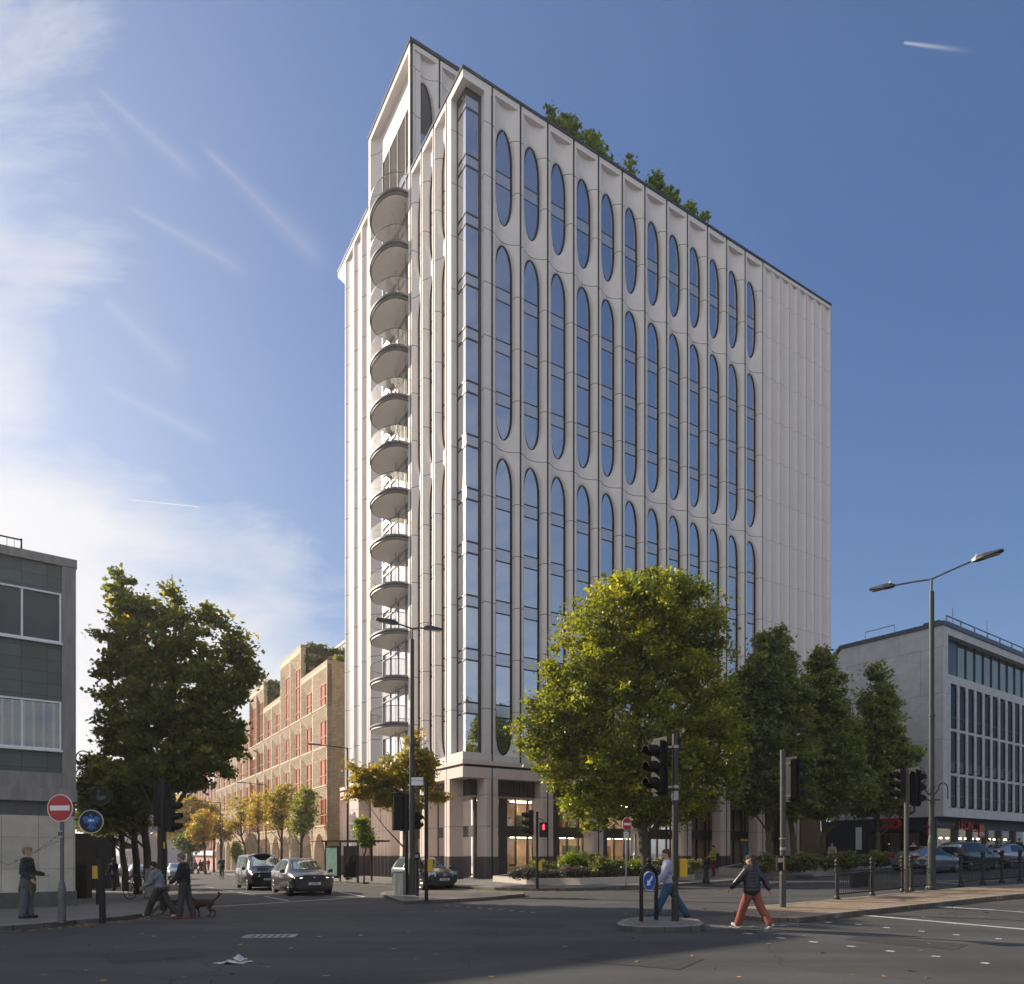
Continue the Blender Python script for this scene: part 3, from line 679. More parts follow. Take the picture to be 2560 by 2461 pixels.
# balconies
BZ=[ZT(z) for z in (10.25,13.3,16.35,19.4,22.5,25.55,28.6,31.7,34.9,38.3,41.7,45.1)]
UNDER=mat('balcony_soffit',(.62,.59,.56),rough=.7,var=.05); RIM=mat('balcony_rim',(.14,.138,.14),rough=.5,metal=.3,var=.1)
RAIL=mat('railing_metal',(.10,.10,.10),rough=.4,metal=.5)
bc=10.05*SC; hl=2.2*SC; bul=1.5*SC
def arc(s=1.0,n=22,off=0):
    return [(-(bul*s)*math.sin(PI*k/n)**.85+off,bc-hl*s*math.cos(PI*k/n)) for k in range(n+1)]
first=None
for z in BZ:
    e=MB(); o0=arc(1); o1=arc(.955); o2=arc(.90)
    full=lambda A,zz:[(x,y,zz) for x,y in A]+[(DD,bc+hl,zz),(DD,bc-hl,zz)]
    e.cm=0; e.loft([full(o2,z-.34),full(o1,z-.30),full(arc(.94),z-.16),full(o0,z-.12),full(o0,z),],cap=False); e.poly(full(o0,z))
    e.cm=1; e.poly(full(o2,z-.34))
    e.cm=0
    bal=e.build('balcony',[RIM,UNDER],tw)
    r=MB(); ra=arc(.97,60); r.tube([(x,y,z+1.1) for x,y in arc(.97,30)],.022,6)
    for x,y in ra: r.tube([(x,y,z),(x,y,z+1.1)],.009,4,cap=False)
    r.build('railing',RAIL,bal)
    for k in range(2):  # thin hanging rods at the back edge
        y=bc-hl+.6+k*1.7; MB().tube([(.15,y,z-.3),(.15,y,z-3.1)],.02,5).build('rod',RAIL,bal)
# glazing behind the balconies
wf=MB(); gl=MB(); wd=DD-.04
wf.box(wd,DD+.1,bw0,bw0+.12,W0,HD); wf.box(wd,DD+.1,bw1-.12,bw1,W0,HD)
for k in (1,2,3): y=bw0+(bw1-bw0)*k/4; wf.box(wd+.02,DD+.1,y-.045,y+.045,W0,HD)
for z in BZ: wf.box(wd+.01,DD+.12,bw0+.121,bw1-.121,z-.42,z+.05)
for z in BZ: wf.box(wd+.015,DD+.11,bw0+.121,bw1-.121,z+2.35,z+2.43)
wo=wf.build('window',[mat('window_grey',(.30,.29,.29),rough=.4,metal=.4)],tw)
gl.quad((DD+.05,bw0,W0),(DD+.05,bw1,W0),(DD+.05,bw1,ZT(48)),(DD+.05,bw0,ZT(48))); gl.build('pane',GLASS,wo)
lv=MB(); lv.quad((DD+.03,bw0,ZT(48)),(DD+.03,bw1,ZT(48)),(DD+.03,bw1,HD),(DD+.03,bw0,HD)); 
lv.build('louvre',mat('louvre_grey',(.09,.085,.08),rough=.95,spec=.05,stretch=(1,12,.1)),tw)
# back wing: narrow concave bays
bk=MB(); be=[BE,16.4*SC,18.14*SC,BB]
for i in range(3):
    p,q=be[i],be[i+1]; n=8; r=.13; pts=[(p+.03,0),(p+r,0)]+[(p+r+(q-p-2*r)*k/n,.28*(1-(2*k/n-1)**2)) for k in range(1,n)]+[(q-r,0),(q-.03,0)]
    zz=WB-.45
    for j in range(len(pts)-1): bk.quad((pts[j][1],pts[j][0],W0-.2),(pts[j+1][1],pts[j+1][0],W0-.2),(pts[j+1][1],pts[j+1][0],zz),(pts[j][1],pts[j][0],zz))
    bk.poly([(d,b,zz) for b,d in pts]); bk.quad((0,p,zz),(0,q,zz),(0,q,WB-.05),(0,p,WB-.05))
bk.quad((0,BB,W0),(3,BB,W0),(3,BB,WB),(0,BB,WB)); bk.poly([(0,BB,WB-.05),(0,B2,WB-.05),(0,B2,WB-.4),(0,BB,WB-2.2)]); bk.poly([(0,B2,WB-.4),(2,B2,WB-.4),(2,BB,WB-2.2),(0,BB,WB-2.2)])
bk.build('facade_panel',STONE,tw)
sm=MB()
for b in be: sm.box(.1,.25,b-.04,b+.04,W0-.2,WB-.1)
sm.build('shadow_gap',BLACK,tw)
# ---- the base: colonnade, lintel, plinths ----
ZL0,ZL1,ZC=ZT(5.95),ZT(6.55),ZT(6.68)
lt=MB(); AE=fx1; BEND=21.4*SC
def lintel_R(a0,a1,z0,z1,d=1.0,o=0):
    lt.box(a0,a1,o,d,z0,z1)
a=0
lt.box(0,A0-.045,0,.9,ZL0,ZL1); lt.box(0,.9,.901,LB[0]-.045,ZL0,ZL1)
k=0
while A0+2*BAY*k<AE-1:
    u0=A0+2*BAY*k; lt.box(u0+.045,min(AE,u0+2*BAY-.045),0,.9,ZL0,ZL1); k+=1
bs=[LB[0],LB[2],9.0*SC,10.4*SC,14.4*SC,17*SC,19.2*SC,BEND]
for i in range(len(bs)-1): lt.box(0,.9,bs[i]+.03,bs[i+1]-.03,ZL0,ZL1)
lt.box(-.02,AE,-.02,.5,ZC+.02,W0); lt.box(-.02,.5,.501,BEND,ZC+.02,W0)
lt.build('lintel',STONEB,tw)
g_=MB(); g_.box(.1,AE,.1,1,ZL1,ZC+.02); g_.box(.1,1,1.001,BEND,ZL1,ZC+.02); g_.build('shadow_gap',BLACK,tw)
PZ=1.33*SC+.02; GB=-1.2
def col(pts,jz=True,name='column'):
    m=MB(); 
    lv_=[PZ,ZT(3.2),ZT(5.0),ZL0]
    for i in range(3): m.prism(pts,lv_[i]+.012,lv_[i+1]-.012)
    c=m.build(name,STONEB,tw)
    cx=sum(p[0] for p in pts)/len(pts); cy=sum(p[1] for p in pts)/len(pts)
    MB().prism([(cx+(x-cx)*1.03,cy+(y-cy)*1.03) for x,y in pts],GB,PZ+.012).build('plinth',GRAN,c)
def col_R(u): # a pair either side of the dark seam
    col([(u-.47*SC,.12),(u-.36*SC,0),(u-.06,0),(u-.06,1.0),(u-.47*SC,1.0)])
    col([(u+.06,0),(u+.36*SC,0),(u+.47*SC,.12),(u+.47*SC,1.0),(u+.06,1.0)])
    MB().box(u-.055,u+.055,.04,.9,GB,ZL1).build('seam_post',BLACK,tw)
k=0
while A0+2*BAY*k<AE-2: col_R(A0+2*BAY*k); k+=1
def col_L(u,w_=.42):
    col([(0,u-w_),(0,u-.04),(.95,u-.04),(.95,u-w_)]); col([(0,u+.04),(0,u+w_*.6),(.95,u+w_*.6),(.95,u+.04)])
    MB().box(.15,.9,u-.035,u+.035,GB,ZL1).build('seam_post',BLACK,tw)
col_L(LB[0]); col_L(LB[2]); col([(0,8.55*SC),(0,9.0*SC),(.9,9.0*SC),(.9,8.55*SC)]); 
def fluted(b0_,b1_,n,ext=0):
    pts=[]
    for i in range(n):
        w_=(b1_-b0_)/n
        for t,d in ((.02,.02),(.2,.22),(.5,.30),(.8,.22),(.98,.02)): pts.append((d-.05-ext,b0_+w_*(i+t)))
    pts=pts+[(1.4,b1_),(1.4,b0_)]
    col(pts,name='fluted_pier')
fluted(10.4*SC,14.3*SC,6,0); col([(0,17*SC),(0,19.1*SC),(.9,19.1*SC),(.9,17*SC)]); fluted(19.3*SC,BEND,3)
# recessed shopfront
WARM=mat('inner_wall',(.58,.42,.29),rough=.8,var=.2,scale=1.2); CEIL=mat('soffit_board',(.50,.42,.34),rough=.7,var=.05)
SHOP=clear('shop_glass')
st=MB(); st.cm=0
st.box(.92,AE,.92,8,ZT(4.95),ZT(5.0)); st.build('ceiling',CEIL,tw)
fp=MB()
for a0_,a1_ in [(A0+2*BAY*k+.5,A0+2*BAY*(k+1)-.5) for k in range(7)]:
    n=16
    for i in range(n): x=a0_+(a1_-a0_)*i/n; fp.box(x,x+(a1_-a0_)/n*.6,.7,.78,ZT(5.0),ZL0-.002)
    fp.box(a0_,a1_,.79,.88,ZT(5.0),ZL0-.003)
for i in range(10): x=.98+i*.1; fp.box(x,x+.06,.99,1.03,ZT(5.0),ZL0)
fp.box(.95,A0-.1,1.04,1.1,ZT(5.0),ZL0); fp.box(.99,1.1,1.11,LB[0]-.4,ZT(5),ZL0); fp.box(.79,.9,LB[0]+.4,LB[2]-.4,ZT(5),ZL0-.004); fp.box(.79,.9,LB[2]+.3,8.5*SC,ZT(5),ZL0-.004)
fp.build('fluted_fascia',FLUTE,tw)
gd=1.75
mu=MB(); 
mu.box(gd-.08,AE,gd-.05,gd+.1,ZT(2.62),ZT(3.3)); mu.box(gd-.05,gd+.1,gd+.101,10.3*SC,ZT(2.62),ZT(3.3)); mu.box(gd-.06,AE,gd-.06,gd+.1,GB,.15); mu.box(gd-.06,gd+.1,gd+.101,10.3*SC,GB,.15)
mu.box(gd-.08,gd+.12,gd-.08,gd+.12,.15,ZT(5)); 
for k in range(8):
    u=A0+2*BAY*k
    for dx,w_ in ((BAY*.85,.32),): mu.box(u+dx-w_,u+dx+w_,gd-.12,gd+.12,-.4,ZT(5))
    for dx in (0,BAY*1.35,BAY*1.8): mu.box(u+dx-.05,u+dx+.05,gd-.05,gd+.09,-.4,ZT(5))
for b in (3.4,4.6,5.5,6.6,7.6,8.8,9.8): mu.box(gd-.05,gd+.09,b*SC-.05,b*SC+.05,-.4,ZT(5))
mu.build('shopfront_frame',FLUTE,tw)
MB().box(AE-2.6,AE-.02,.95,13,GB,ZT(5.9)).build('end_wall',mat('tan_stone',(.34,.235,.16),rough=.7,var=.06),tw)
sg=MB(); sg.quad((gd,gd,-.5),(16.5,gd,-.5),(16.5,gd,ZT(5)),(gd,gd,ZT(5))); sg.quad((gd,gd,-.5),(gd,10.3*SC,-.5),(gd,10.3*SC,ZT(5)),(gd,gd,ZT(5))); sg.build('shop_window',SHOP,tw)
iw=MB(); iw.box(gd+.2,17,5.2,5.4,-.5,ZT(5)); iw.box(6.2,6.35,gd+2.2,5.2,-.5,ZT(5)); iw.box(4.6,4.8,5.4,10.5*SC,-.5,ZT(5)); iw.box(gd+.2,17,gd+.15,5.2,ZT(2.75),ZT(2.95)); iw.build('inner_wall',WARM,tw)
# panelled pink-bronze infill further along
pk=MB()
for k in range(4,8):
    u=A0+2*BAY*k; pk.box(u+.5,u+2*BAY-.5,gd+.13,gd+.3,-.5,ZT(5)); 
    for j in range(9): x=u+.6+j*.38; pk.box(x,x+.05,gd+.09,gd+.129,-.5,ZT(5))
pk.build('infill_panel',mat('bronze_infill',(.33,.24,.19),rough=.5,metal=.2,var=.08),tw)
ll=MB()
for x in (2.4,5.2,8.2,11.5,14): ll.box(x,x+2.2,3.0,3.1,ZT(4.86),ZT(4.92)); ll.box(x,x+2.2,3.0,3.1,ZT(2.62),ZT(2.68))
ll.build('ceiling_light',mat('light_strip',(1,.9,.75),emit=((1,.80,.58),26)),tw)
fn=MB(); rnd=random.Random(3)
for i in range(46):
    x=rnd.uniform(2.4,16); d=rnd.uniform(2.6,4.8); z=rnd.choice((0.0,ZT(2.95))); w_=rnd.uniform(.15,.5); h=rnd.uniform(.5,1.7); fn.cm=rnd.randrange(4)
    if rnd.random()<.45: fn.box(x,x+w_*1.8,d,d+.5,z+.72,z+.76); fn.tube([(x+w_,d+.25,z),(x+w_,d+.25,z+.72)],.04,6)
    else: fn.box(x,x+w_,d,d+.3,z+rnd.choice((0,.9)),z+h)
for j in range(5): fn.cm=j%4; fn.box(2.6+j*2.7,4.4+j*2.7,5.1,5.18,ZT(3.3),ZT(4.5)); fn.box(2.3+j*2.9,3.9+j*2.9,5.1,5.17,.7,2.2)
fn.build('furniture',[mat('furn_wood',(.22,.11,.05)),mat('furn_dark',(.03,.03,.035)),mat('furn_cream',(.55,.48,.38)),mat('furn_green',(.05,.11,.05))],tw)
# ---------- red-windowed brick building along the left street ----------
BRK=jointed('pale_brick',(.46,.33,.20),.34,.11,.014,(.30,.23,.15),var=.2,bump=.5)
BRKL=jointed('cream_brick',(.64,.51,.37),.34,.11,.012,(.40,.32,.22),var=.1,bump=.3)
REDM=mat('salmon_metal',(.50,.155,.075),rough=.5,var=.1); REDL=mat('salmon_trim',(.66,.42,.30),rough=.5)
REDG=glass('red_glass',tint=(.75,.35,.25),base=(.32,.10,.055),refl=.10,rough=.2,wob=0)
o0=tp(0,24.8*SC)
bb=thing('brick_building','long stepped brick building with tall red windows and pointed ground floor arches','building',(o0[0],o0[1],0),TRZ)
bd=[0,4.3,8.17,12.0,15.9,19.7,23.4,27.15,30.9,34.7,38.5,42.3,46.1,49.9,53.7]; bd=[x*SC for x in bd]
HT=[19.1,19.1,22.6,22.6,18.9,18.9,22.1,22.1,19.0,19.0,17,17,16.4,16.4]
FL=[4.05,7.7,11.3,14.95]
pier=MB(); niche=MB(); louv=MB()
for i in range(14):
    p,q=bd[i],bd[i+1]; H=HT[i]; tall=H>21
    curt=(i in (6,7))
    for r,z0 in enumerate(FL):
        z1=z0+3.6 if r<3 else H-.35
        wtop=z0+2.65 if r<3 else (H-2.0 if tall else 17.35); dpt=.35
        if wtop<z0+1.2: continue
        na,nb=p+.16,q-.10; wa,wb=p+.26,p+(3.0 if not curt else 3.75)
        zb=z0+.16; zt_=min(z1-.02,wtop+1.1) if r<3 else min(H-.6,wtop+1.2)
        # frame of light brick
        pier.cm=0
        pier.box(0,.5,p,na,z0,z1); pier.box(0,.5,nb,q,z0,z1); pier.box(-.05,.5,na+.001,nb-.001,z0,zb); pier.box(0,.5,na+.001,nb-.001,zt_,z1)
        # splayed niche
        niche.quad((0,nb,zb),(dpt,wb,zb),(dpt,wb,wtop),(0,nb,zt_)); niche.quad((0,na,zb),(dpt,wa,zb),(dpt,wa,wtop),(0,na,zt_))
        niche.quad((dpt,wb,zb),(0,nb,zb),(0,na,zb),(dpt,wa,zb))
        niche.quad((0,na,zt_),(0,nb,zt_),(dpt,wb,wtop),(dpt,wa,wtop))
        if r<3:
            for k in range(8):
                t=(k+.5)/8; z=zt_+(wtop-zt_)*t; d=dpt*t; a_=na+(wa-na)*t; b_=nb+(wb-nb)*t
                louv.box(d-.07,d+.02,a_+.03,b_-.03,z-.035,z+.03)
        # window
        f=MB(); n=2 if not curt else 4; g=MB()
        f.box(dpt-.06,dpt+.05,wa,wa+.09,zb,wtop); f.box(dpt-.06,dpt+.05,wb-.09,wb,zb,wtop); f.box(dpt-.06,dpt+.05,wa+.091,wb-.091,zb,zb+.09); f.box(dpt-.06,dpt+.05,wa+.091,wb-.091,wtop-.09,wtop)
        f.cm=1
        for k in range(1,n): y=wa+(wb-wa)*k/n; f.box(dpt-.10,dpt+.04,y-.035,y+.035,zb+.09,wtop-.09)
        for zz in ([zb+.95] if wtop-zb<3.4 else [zb+.95,zb+3.6]): f.box(dpt-.065,dpt+.03,wa+.092,wb-.092,zz-.03,zz+.03)
        w_=f.build('window',[REDM,REDL],bb)
        MB().quad((dpt,wa+.05,zb),(dpt,wb-.05,zb),(dpt,wb-.05,wtop),(dpt,wa+.05,wtop)).build('pane',REDG,w_)
pier.build('pier',BRKL,bb); niche.build('splayed_reveal',BRK,bb); louv.build('louvre',BRKL,bb)
# ground-floor arcade
ar=MB(); ar2=MB()
def archpts(c,hw,sp,ap,n=9):
    pts=[(c-hw,-2.2),(c-hw,sp)]
    R_=((hw)**2+(ap-sp)**2)/(2*hw)
    for k in range(1,n): t=k/n; ang=math.acos((R_-hw)/R_)*t; pts.append((c-hw+R_-R_*math.cos(ang),sp+R_*math.sin(ang)))
    pts.append((c,ap))
    rr=[(2*c-y,z) for y,z in pts[:-1]][::-1]
    return pts+rr
for i in range(14):
    p,q=bd[i],bd[i+1]; c=(p+q)/2
    A=archpts(c,1.50,1.45,3.45); B=archpts(c,1.2,1.40,3.0); D_=archpts(c,.95,1.35,2.65)
    n=len(A)
    # wall round the opening
    out=[]
    for j,(y,z) in enumerate(A):
        if j==0: out.append((p,-2.2))
        elif j==n-1: out.append((q,-2.2))
        elif z<=1.46: out.append((p if y<c else q,1.45))
        else: out.append((y+(p-c+1.5 if y<c else q-c-1.5)*(1-(z-1.45)/2.0)**1 if abs(y-c)>1e-6 else c,4.05 if True else z))
    for j in range(n-1):
        a1,b1=A[j],A[j+1]; a2,b2=out[j],out[j+1]; ar.quad((0,a1[0],a1[1]),(0,b1[0],b1[1]),(0,b2[0],b2[1]),(0,a2[0],a2[1]))
        ar2.quad((-.06,a1[0],a1[1]),(-.06,b1[0],b1[1]),(.3,B[j+1][0],B[j+1][1]),(.3,B[j][0],B[j][1]))
        ar2.quad((.31,B[j][0],B[j][1]),(.31,B[j+1][0],B[j+1][1]),(.75,D_[j+1][0],D_[j+1][1]),(.75,D_[j][0],D_[j][1]))
        ar.quad((.0,a1[0],a1[1]),(0,b1[0],b1[1]),(-.06,b1[0],b1[1]),(-.06,a1[0],a1[1]))
    ar.poly([(0,p,1.45),(0,p,4.05),(0,A[1][0],4.05)]) 
    d=MB().poly([(.78,y,z) for y,z in D_]).build('door',mat('arch_door',(.20,.075,.04),rough=.6,var=.25,stretch=(1,8,1)),bb)
ar.build('wall',BRK,bb); ar2.build('arch',BRKL,bb)
bo=MB()
i=0
for (a_,b_,h) in ((0,8.17,19.1),(8.17,15.9,22.6),(15.9,23.4,18.9),(23.4,30.9,22.1),(30.9,38.5,19.0),(38.5,46.1,17),(46.1,53.7,16.4)):
    bo.box(.82,15,a_*SC+(.0 if a_ else 0),b_*SC-.003,-2.2,h-.25)
    bo.box(0,15,a_*SC,b_*SC-.003,h-.35,h)
bo.quad((0,0,-2.2),(.82,0,-2.2),(.82,0,19.1-.35),(0,0,19.1-.35)); bo.build('end_wall',BRK,bb)
dp=MB(); dp.tube([(1.9,-.12,0),(1.9,-.12,18.8)],.06,6); dp.build('downpipe',DARK,bb)
# setback storeys above with white fins
o1=tp(7.5,24.8*SC)
ub_=thing('glazed_rooftop_building','pale glazed rooftop storeys with white fins behind the brick building','building',(o1[0],o1[1],0),TRZ)
m=MB(); m.box(0,9,-7,22,18.5,24.6); m.build('glazing',glass('blue_panels',tint=(.7,.75,.85),base=(.16,.19,.26),refl=.25,rough=.15),ub_)
m=MB()
for k in range(13): y=-6.8+k*2.35; m.box(-.35,-.02,y-.1,y+.1,18.5,25.6)
m.box(-.5,.2,-7.1,22,24.7,24.95); m.box(-.5,.2,-7.1,22,25.75,25.95)
for k in range(26): y=-6.8+k*1.1; m.box(-.36,-.3,y-.03,y+.03,24.96,25.74)
m.build('fin',WHITE,ub_)
# pink building further down the street
o2=tp(.0,80*SC)
pk_=thing('pink_building','pink and white banded building at the far end of the brick terrace','building',(o2[0],o2[1],0),TRZ)
m=MB(); m.box(.3,14,0,22,-3,15.5); m.build('wall',mat('pink_render',(.55,.27,.22),var=.1),pk_)
m=MB(); 
for z in (1.6,5.4,9.4,13.4,15.5): m.box(-.1,.299,-.1,22,z-.35,z+.35)
m.build('band',WHITE,pk_)
for r,z in enumerate((2.2,6.1,10.1)):
    for k in range(7): f=MB().box(.2,.298,.8+k*3,2.6+k*3,z,z+2.5).build('window',mat('pink_window',(.20,.06,.05),rough=.4),pk_)
# ---------- far end of the street ----------
def far_building(name,label,px0,px1,Y,ytop,col,floors,nb,pitch=False):
    X0,_=P(px0,Y); X1,_=P(px1,Y); g=gz(X0,Y)-1; H=P(px0,Y,ytop).z
    e=thing(name,label,'building',(X0,Y,g)); W_=X1-X0; h=H-g
    MB().box(0,W_,0,10,0,h).build('wall',mat('far_'+name+str(px0),col,var=.1),e)
    if pitch: 
        m=MB(); m.loft([[(-.3,-.3,h),(W_+.3,-.3,h),(W_+.3,10,h),(-.3,10,h)],[(.6,1.6,h+2.4),(W_-.6,1.6,h+2.4),(W_-.6,8,h+2.4),(.6,8,h+2.4)]]); m.build('roof',mat('far_slate',(.10,.11,.13)),e)
    for r in range(floors):
        for k in range(nb):
            x=W_*(k+.5)/nb; z=1.5+(h-1.5)*(r+.25)/floors; f=MB().box(x-W_/nb*.24,x+W_/nb*.24,-.06,.02,z,z+(h-1.5)/floors*.55).build('window',WHITE,e)
            MB().box(x-W_/nb*.19,x+W_/nb*.19,-.08,-.061,z+.1,z+(h-1.5)/floors*.55-.1).build('pane',GLASS,f)
far_building('terrace_house','white rendered terrace with tall sash windows at the end of the street',352,402,150,2040,(.62,.60,.56),3,5,True)
far_building('terrace_house','grey and cream terrace block seen between the tree trunks',300,349,140,2075,(.45,.40,.34),3,4,True)
far_building('terrace_house','low tan terrace at the far end of the street behind the autumn trees',404,470,170,2070,(.42,.33,.26),3,6,True)
far_building('glass_block','pale blue glass block rising beyond the autumn trees',478,516,190,1975,(.42,.50,.55),9,4)
# ---------- near building, left ----------
GYc=25.6; lx=(190-CX)/F*GYc
LR=math.atan2(.6016,.799)
nb_=thing('stone_office_block','green slate clad office block with cream stone ground floor at left','building',(lx,GYc,0),LR)   # local x: right end is 0, goes to -x
# local frame: -x runs left along the street front, -y faces the junction
SLATE=jointed('green_slate',(.062,.088,.080),.74,.42,.012,(.028,.032,.03),off=0,var=.18,rough=.45)
CREAM=jointed('cream_stone',(.50,.46,.38),1.05,1.1,.006,(.18,.17,.15),off=0,var=.08); GREYS=mat('weathered_stone',(.24,.225,.21),rough=.8,var=.25,scale=1.5,stretch=(3,3,.5))
m=MB(); m.box(-26,-.42,.12,.3,3.9,11.75); m.box(-26,-.01,.301,18,3.9,11.75); m.build('slate_cladding',SLATE,nb_)
m=MB(); m.box(-.42,0,0,.3,3.45,12.0); m.box(-26,.03,-.03,.5,11.76,12.06); m.box(-26,.03,.501,18,11.76,12.06); m.build('corner_pier',GREYS,nb_)
m=MB(); m.box(-26,.02,-.14,.4,3.45,3.9); m.box(-26,-.43,-.02,.119,3.901,4.45); m.build('ledge',GREYS,nb_)
m=MB(); m.box(-26,-.02,.1,18,2.95,3.449); m.build('fascia',mat('dark_stone_band',(.10,.098,.09),rough=.7,var=.25,stretch=(2,2,.6)),nb_)
m=MB(); m.box(-26,-.02,.06,18,.05,2.949); m.build('ground_floor_wall',CREAM,nb_)
m=MB(); m.box(-26,.03,.0,18,-1,.05); m.box(-26,.03,.0,.059,.05,.3); m.build('plinth',mat('plinth_stone',(.09,.09,.085),var=.3),nb_)
m=MB(); rnd=random.Random(5)
def crack(x,z,x2,z2,n=26):
    pts=[]
    for k in range(n+1): t=k/n; pts.append((x+(x2-x)*t,z+(z2-z)*t+rnd.gauss(0,.012)))
    for k in range(n):
        w_=rnd.uniform(.004,.016)*(2 if rnd.random()<.2 else 1); m.quad((pts[k][0],.057,pts[k][1]-w_),(pts[k+1][0],.057,pts[k+1][1]-w_),(pts[k+1][0],.057,pts[k+1][1]+w_),(pts[k][0],.057,pts[k][1]+w_))
crack(-2.6,1.5,-1.95,1.25); crack(-1.95,1.25,-.5,2.1); crack(-1.2,1.7,-.6,2.2); crack(-1.5,1.42,-1.3,1.75,8)
m.build('crack',mat('stain',(.17,.14,.09)),nb_)
for (z0,z1,lit) in ((9.03,10.78,0),(5.26,6.97,1)):
    for k in range(6):
        x1=-.44-k*2.5; x0=x1-2.3
        f=MB(); t=.06
        f.box(x0,x1,.02,.2,z0,z0+t); f.box(x0,x1,.02,.2,z1-t,z1); f.box(x0,x0+t,.02,.2,z0+t,z1-t); f.box(x1-t,x1,.02,.2,z0+t,z1-t); xm=(x0+x1)/2; f.box(xm-.03,xm+.03,.02,.2,z0+t,z1-t)
        f.box(x0-.04,x1+.04,-.06,.03,z0-.07,z0-.001)
        o=f.build('window',WHITE,nb_)
        MB().quad((x0,.105,z0),(x1,.105,z0),(x1,.105,z1),(x0,.105,z1)).build('pane',clear('office_pane') if lit else glass('office_glass',tint=(.30,.34,.36),base=(.018,.022,.03),refl=.12),o)
        if lit:
            c=MB()
            for j in range(24):
                xx=x0+.07+j*(x1-x0-.14)/24; d=.13+.025*math.sin(j*1.9); c.quad((xx,d,z0+.05),(xx+(x1-x0-.14)/24,.13+.025*math.sin((j+1)*1.9),z0+.05),(xx+(x1-x0-.14)/24,.13+.025*math.sin((j+1)*1.9),z1-.05),(xx,d,z1-.05))
            c.build('curtain',mat('net_curtain',(.55,.50,.40),rough=.9,var=.08,scale=.6),o)
    m=MB()
m=MB(); r=[(-1.55,3.0)]
m.tube([(-26,2.2,13.15),(-1.5,2.2,13.15),(-1.5,9,13.15)],.03,6); m.tube([(-26,2.2,12.3),(-1.5,2.2,12.3),(-1.5,9,12.3)],.02,6)
for k in range(60): m.tube([(-1.5-k*.22,2.2,12.3),(-1.5-k*.22,2.2,13.15)],.012,4)
for k in range(6): m.tube([(-1.5-k*2.2,2.2,12.0),(-1.5-k*2.2,2.2,13.2)],.03,5)
m.build('roof_railing',BLACK,nb_)
m=MB(); m.box(-3.6,-2.72,.02,.058,.95,1.3); m.build('letter_plate',mat('brass_plate',(.25,.22,.12),metal=.4),nb_); MB().box(-3.5,-2.8,.0,.019,1.02,1.22).build('letter_slot',BLACK,nb_)
# wrought-iron scroll on the far corner of that block, above the street
sc_=G(200,2250); sy=30.0; sx=(206-CX)/F*sy; sz=P(206,sy,1910).z
m=MB()
for c0,r0,dr in (((0,0,.22),.36,1),((.02,0,-.45),.30,-1),((-.02,0,-1.0),.22,1)):
    pts=[]
    for k in range(26): a=k/25*PI*3.2; r=r0*(1-.75*k/25); pts.append((c0[0]+r*math.cos(a)*dr,0,c0[2]+r*math.sin(a)))
    m.tube(pts,.025,5)
m.tube([(-.35,0,.5),(-.3,0,-1.5)],.03,5)
ob=m.build('iron_scroll',BLACK); ob.location=(sx,sy,sz); tag(ob,'black wrought iron scroll bracket on the corner above the hanging signs','bracket')
# ---------- white office building, right ----------
WY=50.0; wx=(2358-CX)/F*WY; WR=math.atan2(.587,.81)
wb=thing('white_office_block','white framed office block with tall slit windows above shops at right','building',(wx,WY,0),WR) # +x along the front, +y back along the gable
WC=jointed('white_concrete',(.52,.52,.525),3.0,3.2,.012,(.22,.22,.23),off=.5,var=.03,bump=.2); 
LEN=26; GD=8.4; zb0,zt0=4.2,17.5
m=MB()
m.poly([(0,0,zb0),(0,GD,zb0),(0,GD,16.2),(0,GD-1.0,zt0),(0,0,zt0)])
m.poly([(0,GD,zb0),(LEN,GD,zb0),(LEN,GD,16.2),(0,GD,16.2)]); m.poly([(0,0,zb0),(LEN,0,zb0),(LEN,GD,zb0),(0,GD,zb0)])
m.box(0.002,LEN,0,.9,16.95,zt0-.004); m.box(0.002,LEN,0,.9,zb0+.002,4.85); m.box(.002,.75,0,.9,4.85,16.95); m.box(.751,LEN,.0,.6,13.6,14.2)
m.build('wall',WC,wb)
m=MB(); m.box(-.1,LEN,-.1,GD-.9,zt0,zt0+.28); m.loft([[(-.1,GD-.9,zt0),(LEN,GD-.9,zt0),(LEN,GD-.9,zt0+.28),(-.1,GD-.9,zt0+.28)],[(-.1,GD+.1,16.1),(LEN,GD+.1,16.1),(LEN,GD+.1,16.4),(-.1,GD+.1,16.4)]])
m.box(.6,1.6,.5,1.6,zt0+.28,zt0+.6); m.build('roof',mat('roof_sheet',(.07,.08,.095),rough=.5),wb)
m=MB()
for z in (.55,.95): m.tube([(1.2,.3,zt0+z),(LEN,.3,zt0+z)],.05,5)
for k in range(12): m.box(1.2+k*2.3,1.28+k*2.3,.27,.35,zt0+.28,zt0+.95)
m.tube([(0.2,3.4,zt0+.2),(.2,3.4,zt0+.9),(.2,5.6,zt0+.9),(.2,5.6,zt0+.2)],.035,5); m.tube([(2.2,.3,zt0+.3),(2.2,.3,zt0+1.7)],.03,5); m.tube([(8,.3,zt0+.3),(8,.3,zt0+1.9)],.025,5)
m.build('roof_railing',STEEL,wb)
MB().box(.76,3.2,.45,.7,14.21,16.94).build('dark_panel',mat('navy_panel',(.05,.065,.085),rough=.4),wb)
top=MB(); tg_=MB()
for k in range(15): x=3.22+k*1.5; top.box(x,x+.07,.42,.6,14.21,16.94)
f=top.build('window',DARK,wb); MB().quad((3.2,.5,14.2),(LEN,.5,14.2),(LEN,.5,16.95),(3.2,.5,16.95)).build('pane',glass('warm_glass',tint=(.62,.60,.52),base=(.10,.10,.08),refl=.35,wob=.6),f)
fin=MB()
rows=((4.87,7.1),(7.3,10.25),(10.43,13.5))
